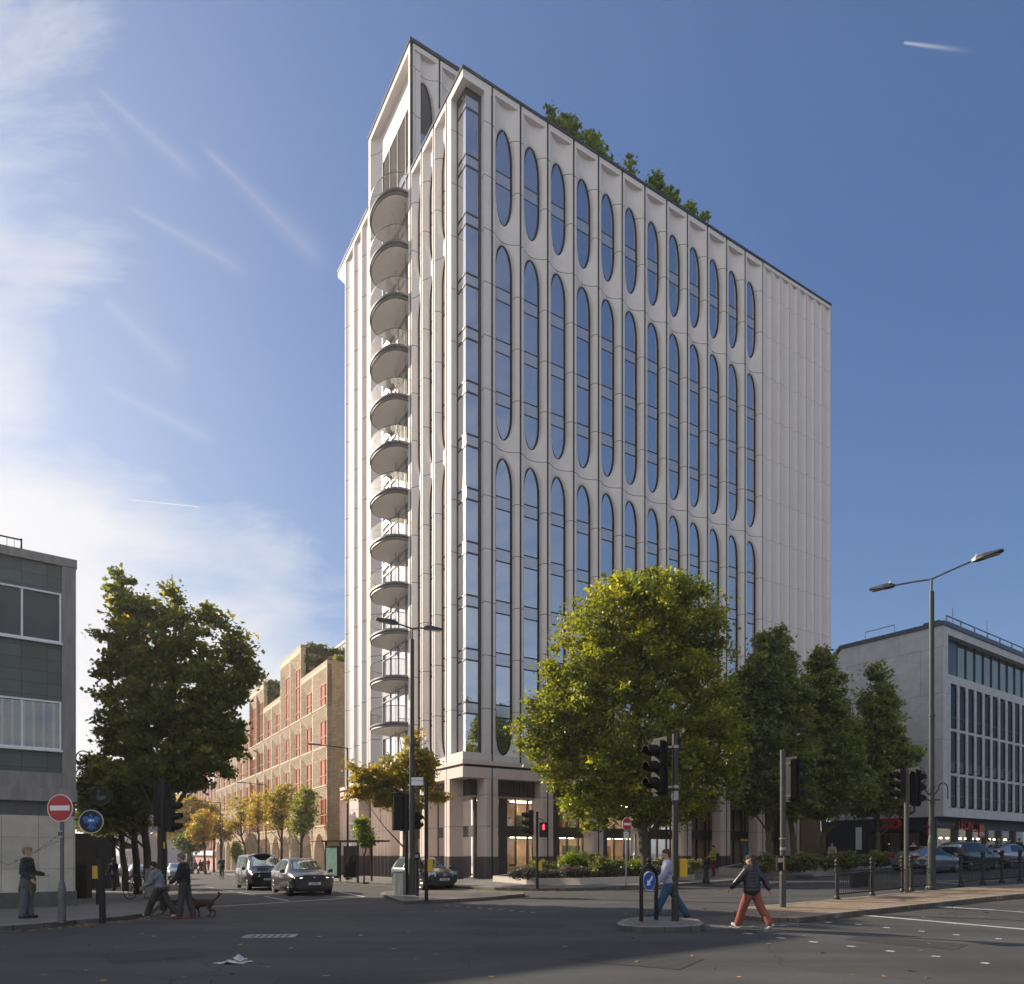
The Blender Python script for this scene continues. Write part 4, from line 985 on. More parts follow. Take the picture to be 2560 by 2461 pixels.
for k in range(18): x=.75+k*1.41; fin.box(x-.0,x+.34,-.03,.11,4.86,13.6)
for z in (7.2,10.34): fin.box(.752,LEN,.0,.1,z-.09,z+.09)
fin.build('fin',WC,wb)
rnd=random.Random(9)
for k in range(17):
    x=.75+k*1.41+.34; x2=x+1.07
    for r,(z0,z1) in enumerate(rows):
        z0+=.1; f=MB(); f.box(x,x+.07,.03,.1,z0,z1-.1); f.box(x2-.07,x2,.03,.1,z0,z1-.1); f.box(x+.071,x2-.071,.03,.1,z0+.7,z0+.76)
        o=f.build('window',DARK,wb); MB().quad((x,.06,z0),(x2,.06,z0),(x2,.06,z1),(x,.06,z1)).build('pane',clear('office_pane2',tint=(.5,.54,.58),k=.02,gl=.38),o)
        t=rnd.uniform(.15,.5); c=MB(); h=z1-z0
        c.poly([(x+.06,.2,z1),(x+.06+.45*t+.1,.2,z1),(x+.06+.1*t,.2,z0+h*.25),(x+.06,.2,z0+h*.25)])
        if r==1: c.quad((x+.08,.12,z0+.05),(x2-.08,.12,z0+.05),(x2-.08,.12,z0+.68),(x+.08,.12,z0+.68))
        c.build('blind',mat('blind_fabric',(.50,.50,.46),rough=.9,var=.1),o)
MB().box(.8,LEN,.7,GD-.3,4.9,16.9).build('dark_interior',mat('room_dark',(.02,.022,.025)),wb)
# shops under it
NAVY=mat('navy_shopfront',(.022,.028,.04),rough=.5,var=.2)
m=MB(); gzr=.3; m.box(.5,LEN,1.2,1.4,gzr,1.0); m.box(.5,LEN,1.15,1.4,3.45,zb0-.01)
for x,w_ in ((.5,.35),(4.6,.5),(7.2,.3),(9.9,.5),(12.6,.4),(15.5,.4),(19,.4)): m.box(x,x+w_,1.1,1.45,gzr,3.45)
m.box(.25,.5,.6,GD+.0,gzr-.6,zb0-.01); m.box(-.1,.249,4.4,GD+.35,gzr-.6,4.1)
m.build('shopfront',NAVY,wb)
MB().quad((.5,1.3,.5),(LEN,1.3,.5),(LEN,1.3,3.45),(.5,1.3,3.45)).build('shop_window',clear('shop_glass'),wb)
MB().box(.6,LEN,4.0,4.2,gzr,zb0).build('inner_wall',mat('cafe_wall',(.55,.46,.30),var=.3,scale=2),wb)
m=MB()
for k in range(16): m.box(.9+k*1.1,1.05+k*1.1,2.4,2.55,2.75,2.85)
m.build('pendant_lamp',mat('pendant_glow',(1,.8,.5),emit=((1,.75,.4),18)),wb)
m=MB()
for k in range(9): 
    x=1.2+k*1.5; m.cm=k%3; m.box(x,x+.9,3.0,3.4,gzr,1.3+.3*(k%2)); m.box(x+.1,x+.7,3.9,3.98,1.6,2.6)
m.build('counter',[mat('c1',(.4,.05,.04)),mat('c2',(.05,.12,.06)),mat('c3',(.5,.45,.35))],wb)
REDS=mat('sign_red',(.45,.012,.012),rough=.4,var=.05); SWH=mat('sign_white',(.8,.8,.78),var=.02)
def wpt(x,y,z): 
    c,s=math.cos(WR),math.sin(WR); return Vector((wx+x*c-y*s,WY+x*s+y*c,z))
def blade_sign(x,label):
    p=wpt(x,.9,0); e=thing('blade_sign',label,'sign',(p.x,p.y,3.0),WR)
    MB().cbox(-.45,.45,-.06,.06,-.15,.9,.01).build('board',REDS,e)
    m=MB(); text(m,'LEON',.34,(0,-.066,.12),(1,0,0),depth=.004,bold=.006); m.build('lettering',SWH,e)
    m=MB(); text(m,'LEON',.42,(0,-.066,.58),(1,0,0),depth=.003,bold=.012,sx=.85); m.build('pale_lettering',mat('sign_gold',(.55,.28,.10)),e)
    MB().box(-.03,.03,.061,.5,.3,.4).build('bracket',BLACK,e)
blade_sign(.15,'red square hanging sign reading LEON at the corner of the white building')
blade_sign(8.5,'red square hanging sign reading LEON between two shop windows further right')
m=MB(); p=wpt(6.0,1.0,3.72); text(m,'LEON',1.0,p,(math.cos(WR),math.sin(WR),0),depth=.05,bold=.02); ob=m.build('shop_lettering',REDS,off=p); tag(ob,'large red LEON letters fixed above the shop windows','sign')
m=MB(); p=wpt(2.6,1.08,3.78); text(m,'NATURALLY FAST FOOD',.34,p,(math.cos(WR),math.sin(WR),0),depth=.02); ob=m.build('shop_lettering',mat('sign_grey',(.35,.36,.36)),off=p); tag(ob,'small grey NATURALLY FAST FOOD letters on the navy fascia','sign')
# red shop sign and entrance on the gable
p=wpt(-.35,3.4,3.75); m=MB(); text(m,'TO',.95,p,(.587,-.81,0),depth=.08,bold=.05); ob=m.build('shop_lettering',mat('sign_scarlet',(.6,.01,.02)),off=p); tag(ob,'round red letters over the entrance in the gable end','sign')  # letters are plain scarlet with no glow of their own
e=thing('shop_entrance','glazed shop entrance in the navy gable of the white building','entrance',wpt(.0,3.4,0),WR)
m=MB(); 
for y in (-1.9,-.6,.7,1.9): m.box(-.12,.2,y-.05,y+.05,.3,3.2)
m.box(-.12,.2,-1.85,1.85,3.1,3.25); m.build('frame',BLACK,e); MB().box(.0,.15,-1.85,1.85,.3,3.1).build('pane',glass('dark_shop_glass',base=(.03,.03,.03),refl=.1),e)
MB().box(-.18,-.13,2.3,2.75,1.9,3.6).build('banner',WHITE,e)
# ---------- low dark shopfront with awning beyond the left block ----------
q=G(246,2226,.12); e=thing('awning_shopfront','dark shopfront with black awning beside the hanging pub signs','shopfront',(q.x-3.2,q.y+1,q.z),TRZ)
m=MB(); m.box(0,3.0,0,14,-.5,3.2); m.build('wall',mat('dark_shop',(.03,.028,.026),var=.3),e)
m=MB(); m.loft([[(3.01,.3,3.0),(3.01,.3,3.1),(3.01,12,3.1),(3.01,12,3.0)],[(4.3,.3,2.35),(4.3,.3,2.45),(4.3,12,2.45),(4.3,12,2.35)]]); m.build('awning',mat('awning_black',(.02,.02,.02),var=.2),e)
# ---------- trees ----------
LM={ 'plane':leafmat('leaf_green_gold',[(.085,.11,.022),(.14,.18,.028),(.25,.28,.036),(.56,.50,.06)],.5),
 'maple':leafmat('leaf_maple_autumn',[(.07,.10,.03),(.11,.145,.035),(.16,.18,.04),(.42,.32,.05)],.55),
 'dark':leafmat('leaf_dark_green',[(.09,.115,.06),(.12,.155,.065),(.165,.20,.07),(.26,.28,.08)],.45),
 'olive':leafmat('leaf_olive',[(.115,.15,.06),(.165,.205,.07),(.24,.26,.085),(.40,.36,.10)],.45),
 'gold':leafmat('leaf_gold',[(.20,.18,.04),(.30,.26,.05),(.40,.30,.055),(.36,.21,.05)],.5),
 'amber':leafmat('leaf_amber',[(.17,.18,.05),(.25,.24,.055),(.34,.26,.06),(.32,.18,.05)],.5),
 'fresh':leafmat('leaf_fresh',[(0.066,0.132,0.017),(0.116,0.198,0.02),(0.231,0.297,0.025),(0.363,0.363,0.033)],.42)}
BARK=mat('bark',(.055,.042,.032),rough=.9,var=.4,scale=6,stretch=(3,3,.5),bump=.8)
GBARK=mat('gold_bark',(.10,.075,.035),rough=.9,var=.3,scale=6,stretch=(3,3,.5),bump=.6)
def leaves(name,blobs,n,size,material,parent,seed=1,off=(0,0,0),clump=.34,csize=60,spike=0,fill=.42,shape=1):
    """leaf-sized faces gathered in clumps inside a few ellipsoids; vertices are local to the tree's base"""
    g=np.random.default_rng(seed); vol=np.array([b[3]*b[4]+b[3]*b[5]+b[4]*b[5] for b in blobs]); vol/=vol.sum()
    nc=max(6,n//csize); which=g.choice(len(blobs),nc,p=vol); d=g.normal(size=(nc,3)); d/=np.linalg.norm(d,axis=1)[:,None]
    r=g.random(nc)**fill; B=np.array(blobs)[which]; cc=B[:,:3]+d*r[:,None]*B[:,3:6]
    li=g.choice(nc,n); sc=clump*(.6+.8*g.random(nc))
    P0=cc[li]+g.normal(size=(n,3))*sc[li][:,None]*np.array([1,1,.62])*.6
    az=g.random(n)*2*PI; tilt=g.normal(size=n)*.6
    ax=np.stack([np.cos(az)*np.cos(tilt),np.sin(az)*np.cos(tilt),np.sin(tilt)],1)
    up=g.normal(size=(n,3))*.55+np.array([0,0,1]); sd_=np.cross(ax,up); sd_/=np.linalg.norm(sd_,axis=1)[:,None]+1e-9
    nn_=np.cross(ax,sd_)
    s=size*(.6+.8*g.random(n))[:,None]
    v=np.empty((n,6,3)); 
    v[:,0]=P0-ax*s*.5; v[:,1]=P0-ax*s*.08+sd_*s*.42+nn_*s*.08; v[:,2]=P0+ax*s*.22+sd_*s*.24; v[:,3]=P0+ax*s*.58-nn_*s*.10; v[:,4]=P0+ax*s*.20-sd_*s*.26; v[:,5]=P0-ax*s*.05-sd_*s*.42+nn_*s*.08
    V=v.reshape(-1,3)-np.array(off)
    me=bpy.data.meshes.new(name); me.vertices.add(len(V)); me.vertices.foreach_set('co',V.astype(np.float32).ravel())
    me.loops.add(6*n); me.loops.foreach_set('vertex_index',np.arange(6*n,dtype=np.int32)); me.polygons.add(n)
    me.polygons.foreach_set('loop_start',np.arange(0,6*n,6,dtype=np.int32)); me.polygons.foreach_set('loop_total',np.full(n,6,dtype=np.int32))
    me.update(); at=me.attributes.new('v','FLOAT','FACE')
    cv=g.random(nc); val=np.clip(.55*cv[li]+.45*g.random(n)+g.normal(size=n)*.05,0,1)**1.15
    at.data.foreach_set('value',val.astype(np.float32)); me.materials.append(material); me.validate()
    o=bpy.data.objects.new(name,me); C.objects.link(o)
    if parent is not None: o.parent=parent
    return o,cc
def tree(name,label,base,blobs,n,size,leaf,tr=.16,fork=None,seed=1,limbs=10,group=None,lean=(0,0),bark=None,clump=.34,csize=60,fill=.42,twigs=0,cat='tree'):
    "base Vector; blobs in world coordinates (x,y,z,rx,ry,rz)"
    e=thing(name,label,cat,base,0,group); b=Vector(base); bl=[(x-b.x,y-b.y,z-b.z,rx,ry,rz) for x,y,z,rx,ry,rz in blobs]
    o,cc=leaves('crown',bl,n,size,LM[leaf],e,seed,clump=clump,csize=csize,fill=fill)
    rn=random.Random(seed); top=max(x[2]+x[5]*.6 for x in bl); bot=min(x[2]-x[5] for x in bl); fork=fork or max(.6,bot+.25*(top-bot)*.5)
    cx_=sum(x[0] for x in bl)/len(bl); cy_=sum(x[1] for x in bl)/len(bl)
    m=MB(); pts=[(0,0,-.15),(0,0,.15)]; rs=[tr*1.35,tr*1.1]
    for k in range(1,7): t=k/6; pts.append((cx_*t*.2+rn.gauss(0,tr*.12),cy_*t*.2+rn.gauss(0,tr*.12),fork*t if k<6 else fork)); rs.append(tr*(1.05-.25*t))
    tp_=Vector(pts[-1]); lead=[tp_]; lr=[rs[-1]]
    for k in range(1,6): t=k/5; lead.append(Vector((cx_*(.2+.8*t)+rn.gauss(0,.12),cy_*(.2+.8*t)+rn.gauss(0,.12),fork+(top-fork)*t))); lr.append(tr*.8*(1-t)+.012)
    m.tube(pts,rs,9); m.tube(lead,lr,7)
    m.build('trunk',bark or BARK,e,smooth=True)
    lm=MB(); idx=rn.sample(range(len(cc)),min(limbs,len(cc)))
    for i in idx:
        q=Vector(cc[i]); h0=min(max(fork*.85,q.z-abs(Vector((q.x-cx_,q.y-cy_)).length)*.9-.5),top*.85)
        # start on the trunk/leader
        al=pts+[tuple(v) for v in lead]; h0+=rn.uniform(-.5,.5); s=min(al,key=lambda p:abs(p[2]-h0)); s=Vector(s); md=s.lerp(q,.5)+Vector((0,0,-.12*(q-s).length*.4))
        L=(q-s).length; r0=min(tr*.5,.02+L*.016); lm.tube([s,s.lerp(md,.5),md,q],[r0,r0*.75,r0*.5,.008],5)
        for _ in range(twigs):
            t=rn.uniform(.4,1); p=s.lerp(md,t*2) if t<.5 else md.lerp(q,t*2-1); w_=Vector((rn.gauss(0,1),rn.gauss(0,1),abs(rn.gauss(.6,.6)))).normalized()*L*rn.uniform(.2,.45); lm.tube([p,p+w_*.5+Vector((0,0,.05)),p+w_],[.014,.009,.003],4)
    if lm.v: lm.build('branch',bark or BARK,e)
    return e
def pb(Y,lst,dep=1.0,dy=None):
    "blobs given by where their centres stand at distance Y"
    r=[]; rn=random.Random(len(lst))
    for k,(px,py,rx,ry) in enumerate(lst):
        c=P(px,Y,py); s=Y/F; r.append((c.x,c.y+(0 if dy is None else dy[k]),c.z,rx*s,min(rx,ry*1.3)*s*dep,ry*s))
    return r
def Tb(a,px):
    "distance along the left frontage (at offset a) that shows at px"
    r=(px-CX)/F; p0=TC+RV*a; b=(p0.x-r*p0.y)/(r*LV.y-LV.x); q=p0+LV*b; return Vector((q.x,q.y,gz(q.x,q.y)+.12))
# big plane tree in the planter
b0=G(1617,2196,.3); Y=b0.y
tree('plane_tree','broad golden green plane tree in front of the tower, largest tree in view',(b0.x,b0.y,b0.z),
 pb(Y,[(1620,1555,170,135),(1500,1620,120,140),(1720,1610,105,150),(1420,1770,105,140),(1560,1760,170,190),(1730,1790,125,180),(1400,1900,90,95),(1520,1935,135,110),(1680,1950,140,105),(1790,1900,80,110),(1480,2020,90,60),(1640,2010,130,60),(1600,1475,115,58),(1380,1690,40,50),(1330,1830,35,60),(1700,1480,50,40),(1560,1500,60,60)]),
 105000,.165,'plane',tr=.27,fork=2.8,seed=11,limbs=40,clump=.42,csize=80,fill=.45)
# maple, left
b1=Vector(((402-CX)/F*27.5,27.5,0)); b1.z=gz(b1.x,b1.y)+.12
tree('maple_tree','tall dark maple with gold tipped crown at the left street corner',b1,
 pb(27.5,[(420,1800,135,150),(330,1740,80,150),(500,1720,95,150),(400,1620,110,110),(560,1740,65,130),(310,1570,52,80),(306,1495,30,62),(305,1455,14,36),(420,1520,40,55),(420,1475,16,26),(495,1560,30,45),(545,1560,18,40),(595,1620,30,50),(600,1585,10,22),(620,1700,32,40),(290,1850,50,90),(400,1910,120,75),(510,1890,90,80),(545,1840,70,80),(258,1590,18,28),(250,1820,20,26),(340,1530,40,40),(450,1960,50,26),(330,1500,16,50),(372,1540,22,50),(440,1500,16,40),(520,1540,10,36),(570,1600,14,40),(470,1560,20,40),(275,1640,22,60),(255,1690,14,30),(640,1690,16,20),(610,1660,16,34),(285,1520,9,22)]),
 56000,.155,'maple',tr=.2,fork=2.8,seed=12,limbs=34,clump=.26,csize=60,fill=.48)
# row behind it down the left pavement
for k,(px,Y,h,leaf,bl) in enumerate(((373,30.5,0,'dark',[(350,1975,75,65),(300,2010,60,50)]),(346,34,0,'maple',[(290,1960,60,60),(255,2010,45,60),(330,2040,50,40)]),(314,38,0,'dark',[(250,1925,42,40),(240,1985,45,60),(290,2060,60,30)]),(292,45,0,'maple',[(215,1995,30,60),(250,2050,45,35)]),(262,52,0,'dark',[(225,2050,35,35),(270,2070,35,25)]))):
    x=(px-CX)/F*Y; z=gz(x,Y)+.12
    tree('street_tree',['dark trunked street tree just behind the corner maple','second tree of the row on the left pavement, gold flecked crown','third tree of the row on the left pavement, rising above the pub signs','fourth slender tree of the left pavement row','farthest small tree of the left pavement row'][k],(x,Y,z),pb(Y,bl,dep=.9),9000,.17,leaf,tr=.17,fork=3.0,seed=20+k,limbs=12,group='street trees along the left pavement')
# autumn trees on the right-hand pavement of the left street
rt=[(751,-3.2,[(762,2020,32,52),(750,2060,28,28),(770,1990,18,25)],'olive',3000,'green gold street tree nearest the bus shelter in front of the brick arches'),
 (705,-3.2,[(700,2010,36,45),(715,1985,22,28),(690,2050,30,25)],'amber',3000,'amber street tree before the brick arches, second from the bus shelter'),
 (646,-3.2,[(650,2010,24,38),(640,2050,24,24)],'gold',1500,'thin yellow street tree, third from the bus shelter'),
 (617,-3.4,[(600,2030,34,42),(585,2060,22,24)],'amber',1500,'nearly bare brown twigged street tree before the brick building'),
 (552,-3.5,[(550,2075,28,34),(570,2085,14,20)],'amber',1500,'small sparse brown tree farther along the brick terrace'),
 (535,-4.5,[(530,2070,18,34)],'gold',1800,'slim orange tree before the pink building'),
 (514,-6.0,[(510,2065,26,40),(490,2080,20,30)],'gold',3600,'orange tree at the far kerb near the pink building')]
for k,(px,a,bl,leaf,n,lab) in enumerate(rt):
    q=Tb(a,px); 
    tree('street_tree',lab,q,pb(q.y,bl),n,.22,leaf,tr=.14,fork=3.0,seed=40+k,limbs=16,group='autumn street trees in front of the brick building',clump=.42,csize=22,twigs=6 if n<2000 else 4)
x=(470-CX)/F*95; 
tree('lime_tree','large golden lime tree standing in the middle distance of the left street',(x,95,gz(x,95)),pb(95,[(475,2040,45,48),(505,2060,32,36),(450,2070,30,34),(520,2030,18,22)]),16000,.38,'gold',tr=.3,fork=3,seed=60,limbs=18,clump=.9,csize=50)
x=(480-CX)/F*88
tree('holly_tree','low dark green tree beneath the golden lime tree',(x,88,gz(x,88)),pb(88,[(482,2112,26,22),(460,2105,20,18)]),3000,.35,'dark',tr=.2,fork=1.4,seed=61,limbs=6,clump=.6)
# small clipped trees
for k,(px,py,bl,lab) in enumerate(((910,2206,[(910,2085,17,30),(905,2060,13,16),(918,2095,14,22)],'small round headed young tree with thin stake by the bus shelter'),(591,2176,[(591,2130,14,26)],'small clipped green tree behind the black taxi van'))):
    q=G(px,py,.12)
    if k==1: q=Tb(-2.5,591)
    tree('young_tree',lab,q,pb(q.y,bl),3400,.15,'fresh',tr=.05,fork=1.5,seed=70+k,limbs=8,clump=.22,csize=30)
# amber tree behind the signals, before the tower
q=G(1012,2215,.12); 
tree('amber_tree','spreading amber leaved tree behind the traffic signals at the tower corner',q,
 pb(q.y,[(985,1935,70,45),(920,1950,40,38),(1040,1900,40,35),(1035,1850,14,30),(1060,1950,32,28),(890,1985,24,18),(1075,1920,22,22),(960,1990,60,26),(1030,2010,30,34),(1025,2050,16,24),(880,1915,12,16),(1095,1990,24,14)]),15000,.16,'amber',tr=.09,fork=2.3,seed=80,limbs=9,clump=.27,csize=34,twigs=2)
# conical trees on the right
for k,(px,Y,leaf,bl,lab) in enumerate(((1928,41,'dark',[(1905,1690,60,90),(1880,1840,75,130),(1925,1615,32,50),(1900,1960,85,80),(1850,1780,50,90)],'blue green tree merging with the plane tree, first of the conical row'),
  (1985,43,'olive',[(1945,1640,40,70),(1965,1760,60,100),(1975,1890,72,110),(1985,2000,60,50)],'gold flecked conical tree, second in the row before the tower end'),
  (2054,45,'olive',[(2055,1655,32,45),(2062,1720,52,60),(2068,1800,68,70),(2075,1890,80,80),(2095,1980,85,65),(2040,2010,50,40),(2120,1930,50,60)],'pointed olive green tree on a mossy gold trunk beside the navy wall'),
  (2191,49,'olive',[(2190,1690,26,38),(2194,1750,50,50),(2203,1820,68,60),(2215,1885,84,52),(2195,1955,90,62),(2155,1850,45,60),(2200,2015,78,34),(2285,1885,26,22)],'farthest pointed tree standing in front of the white office block'))):
    x=(px-CX)/F*Y; z=gz(x,Y)+.3
    tree('conical_tree',lab,(x,Y,z),pb(Y,bl),[24000,22000,28000,30000][k],.21,leaf,tr=.2,fork=2.2,seed=90+k,limbs=24,bark=GBARK,clump=.34,csize=50,group='conical trees beside the tower')
# roof garden trees
def TW(a,b,z): p=TC+RV*a+LV*b; return Vector((p.x,p.y,z))
for k,(a,h,lab) in enumerate(((9.0,3.0,'leftmost'),(11.3,2.8,'second'),(13.4,2.5,'third'),(18.7,2.9,'fourth'),(20.4,2.7,'fifth'),(21.9,2.4,'rightmost'))):
    q=TW(a,2.4,W3+.14); bl=[]
    rn=random.Random(k)
    for j in range(9): w_=rn.uniform(-1.5,1.5); hh=h*rn.uniform(.6,1.15); c=TW(a+w_,2.4+rn.uniform(-.4,.6),W3+.3+hh*.55); bl.append((c.x,c.y,c.z+.5,.38,.38,hh*.7))
    tree('roof_shrub',lab+' of the six green shrubs showing over the tower parapet',q,bl,4200,.20,'fresh',tr=.05,fork=.7,seed=100+k,limbs=10,group='roof garden shrubs',clump=.2,csize=24,cat='shrub')
# green walls of the brick building
def green_wall(x0,x1,y,z0,z1,seed):
    g=[( (x0+x1)/2,y-.1,(z0+z1)/2,(x1-x0)/2,.18,(z1-z0)/2)]
    bl=[]
    nx=int((x1-x0)/1.2); nz=max(2,int((z1-z0)/1.0))
    for i in range(nx):
        for j in range(nz): bl.append((x0+(i+.5)*(x1-x0)/nx,y-.15,z0+(j+.5)*(z1-z0)/nz,.7,.22,.6))
    o,_=leaves('green_wall',bl,9000,.3,LM['dark'],bb,seed,clump=.3,csize=20,fill=.8)
green_wall(.4,13,8.17*SC,19.1,22.9,5); green_wall(.4,13,23.4*SC,18.9,22.4,6)
o,_=leaves('roof_planting',[(1.5+k*1.2,.8,19.4,.6,.5,.5) for k in range(6)],2500,.25,LM['dark'],bb,7,clump=.25,csize=20)

# two big trees off to the right of the picture: they are what the lower tower glass mirrors
for k,(x,y,h) in enumerate(((31,27,19),(24,21,16))):
    z=gz(x,y)+.12; tree('plane_tree',['very tall plane tree outside the picture at right, mirrored in the corner glass','second tall plane tree outside the picture at right'][k],(x,y,z),[(x,y,h*.55,4.5,4.5,h*.3),(x+2,y-1,h*.7,3,3,h*.25),(x-2,y+1,h*.68,3,3,h*.24),(x,y,h*.85,2,2,h*.15)],16000,.3,'plane',tr=.35,fork=4,seed=130+k,limbs=20,clump=.6,csize=40)
# ---------- planters ----------
PLS=mat('planter_stone',(.40,.36,.33),rough=.7,var=.06)
def planter(name,label,px_pts,h,back,plants):
    g=[G(*p,dz=.12) for p in px_pts]; o=g[0]; e=thing(name,label,'planter',(o.x,o.y,o.z))
    fr=[Vector((p.x-o.x,p.y-o.y)) for p in g]; bk=[Vector((q.x-o.x,q.y-o.y)) for q in back]
    pts=fr+bk; zt=h
    m=MB(); zb=[gz(p.x+o.x,p.y+o.y)-o.z for p in pts]
    n=len(pts)
    for i in range(n):
        a,b=pts[i],pts[(i+1)%n]; t=(b-a).normalized(); q=Vector((-t.y,t.x))*.14
        m.loft([[(a.x,a.y,zb[i]-.3),(b.x,b.y,zb[(i+1)%n]-.3),(b.x+q.x,b.y+q.y,zb[(i+1)%n]-.3),(a.x+q.x,a.y+q.y,zb[i]-.3)],[(a.x,a.y,zb[i]+zt),(b.x,b.y,zb[(i+1)%n]+zt),(b.x+q.x,b.y+q.y,zb[(i+1)%n]+zt),(a.x+q.x,a.y+q.y,zb[i]+zt)]])
    m.build('wall',PLS,e)
    m=MB(); m.add([(p.x,p.y,zb[i]+zt-.06) for i,p in enumerate(pts)],[tuple(range(n))]); m.build('soil',mat('soil',(.04,.03,.022),rough=1,var=.4,scale=8),e)
    return e
back1=[TW(11.0,-1.6,0),TW(2.2,-1.6,0)]
pl1=planter('stone_planter','long low pale stone planter of grasses and lavender beneath the plane tree',[(1232,2204),(1316,2211),(1450,2212),(1600,2208),(1737,2199)],.42,[TW(16.3,-2.6,0),TW(2.6,-1.3,0)],None)
q0=G(1850,2190,.12)
pl2=planter('stone_planter','second stone planter with rounded end at the right beneath the conical trees',[(1797,2188),(1850,2192),(1960,2189),(2085,2184),(2245,2163)],.55,[TW(37,-3.0,0),TW(20.8,-2.8,0)],None)
# planting: shrubs as things, ground cover as stuff
LM['lav']=leafmat('leaf_lavender',[(.07,.10,.05),(.10,.12,.06),(.13,.11,.17),(.30,.12,.25)],.2)
LM['grass']=leafmat('leaf_grass',[(.08,.11,.04),(.13,.15,.06),(.18,.19,.09),(.28,.25,.14)],.3)
def bed(name,label,lst,n,size,leaf,seed):
    bl=[]
    for px,Yo,h,r in lst:
        q=Vector(((px-CX)/F*Yo,Yo,0)); bl.append((q.x,q.y,gz(q.x,q.y)+.5+h*.4,r,r*.8,h*.6))
    o,_=leaves(name,bl,n,size,LM[leaf],None,seed,clump=.14,csize=22,fill=.6); o['kind']='stuff'
    return o
Yp=G(1400,2190,.5).y
bed('lavender','',[(1290+k*26,Yp-.3+.9*((k*7)%5)/5,.32+.15*((k*3)%4)/3,.38) for k in range(17)],16000,.09,'lav',201)
bed('ground_cover','',[(1310+k*25,Yp+1.2+.9*((k*5)%4)/4,.5+.3*((k*3)%4)/3,.5) for k in range(18)],15000,.10,'grass',202)
Yq=G(1960,2170,.6).y
bed('ground_cover','',[(1880+k*24,Yq+.5+1.6*((k*5)%4)/4+k*.35,.55+.3*((k*3)%4)/3,.6) for k in range(16)],15000,.12,'grass',203)
for k,(px,dy,r,h,leaf,lab) in enumerate(((1505,.2,.62,.85,'dark','dark rounded shrub at the middle of the planter left of the plane tree trunk'),(1590,.1,.5,.7,'fresh','green shrub right in front of the plane tree trunk'),(1425,1.4,.6,1.1,'fresh','feathery green shrub behind the lavender'),(1470,1.8,.7,1.2,'dark','tall dark shrub deep in the long planter'),(1350,1.3,.5,.8,'olive','low olive shrub at the left end of the long planter'),(2010,1.5,.6,.9,'grass','grey green grass clump at the left part of the right planter'),(2120,3.5,.6,.8,'grass','pale grass clump at the middle of the right planter'),(2190,5.0,.55,.8,'olive','olive shrub at the right end of the right planter'))):
    Yk=(Yp if px<1800 else Yq)+dy; x=(px-CX)/F*Yk; z=gz(x,Yk)+.45
    tree('garden_shrub',lab,(x,Yk,z),[(x,Yk,z+h*.5,r,r,h*.55),(x+r*.4,Yk,z+h*.4,r*.7,r*.7,h*.4)],3200,.10,leaf,tr=.025,fork=.25,seed=210+k,limbs=8,clump=.14,csize=20,cat='shrub',group='shrubs in the stone planters')
# ---------- street furniture ----------
def pole(m,r,z0,z1,x=0,y=0,n=12): m.lathe([(r,z0),(r,z1),(r*.2,z1+.02)],(x,y,0),n)
LENSR=mat('lens_red_dim',(.10,.006,.006),rough=.2); LENSA=mat('lens_amber_dim',(.12,.05,.005),rough=.2); LENSG=mat('lens_green_dim',(.006,.06,.04),rough=.2)
REDON=mat('lens_red_lit',(.9,.02,.03),emit=((1,.03,.05),5))
YEL=mat('signal_yellow',(.62,.36,.015),rough=.5,var=.06)
def head3(par,loc,rz,lit=None,board=True,s=1.0,n=3,name='signal_head'):
    "vertical signal facing local -y"
    e=MB(); hh=.32*n/2+.03
    e.cbox(-.15*s,.15*s,-.09*s,.12*s,-hh*s,hh*s,.02); 
    if board: e.box(-.21*s,.21*s,.02*s,.035*s,-(hh+.07)*s,(hh+.07)*s)
    o=e.build(name,BLACKG,par); o.location=loc; o.rotation_euler=(0,0,rz)
    for k in range(n):
        z=(n-1)/2*.32-k*.32; z*=s; h=MB(); N_=14; L=.26*s; R_=.115*s
        r0=[];r1=[]
        for j in range(N_):
            a=2*PI*j/N_; cut=max(0,-math.sin(a))*.8; r0.append((R_*math.cos(a),-.085*s,z+R_*math.sin(a))); r1.append((R_*.97*math.cos(a),-.085*s-L*(1-cut*.75),z+R_*.97*math.sin(a)-.02*s))
        h.loft([r0,r1],cap=False); r2=[(x*.9,y,z+(zz-z)*.9) for x,y,zz in r1]; r3=[(x*.9,y,z+(zz-z)*.9) for x,y,zz in r0]; h.loft([r1,r2,r3],cap=False)
        h.build('hood',BLACKG,o)
        MB().disc((0,-.095*s,z),R_*.95,16).build('lens',(REDON if lit==k else [LENSR,LENSA,LENSG][k] if n==3 else LENSG),o)
    return o
def push_box(par,x,y,z,rz,yellow=True,s=1.0):
    m=MB(); m.cbox(-.085*s,.085*s,-.06,.06,-.20*s,.20*s,.015); o=m.build('push_button_box',YEL if yellow else BLACKG,par); o.location=(x,y,z); o.rotation_euler=(0,0,rz); return o
def zof(py,Y): return EYE+(HY-py)/F*Y
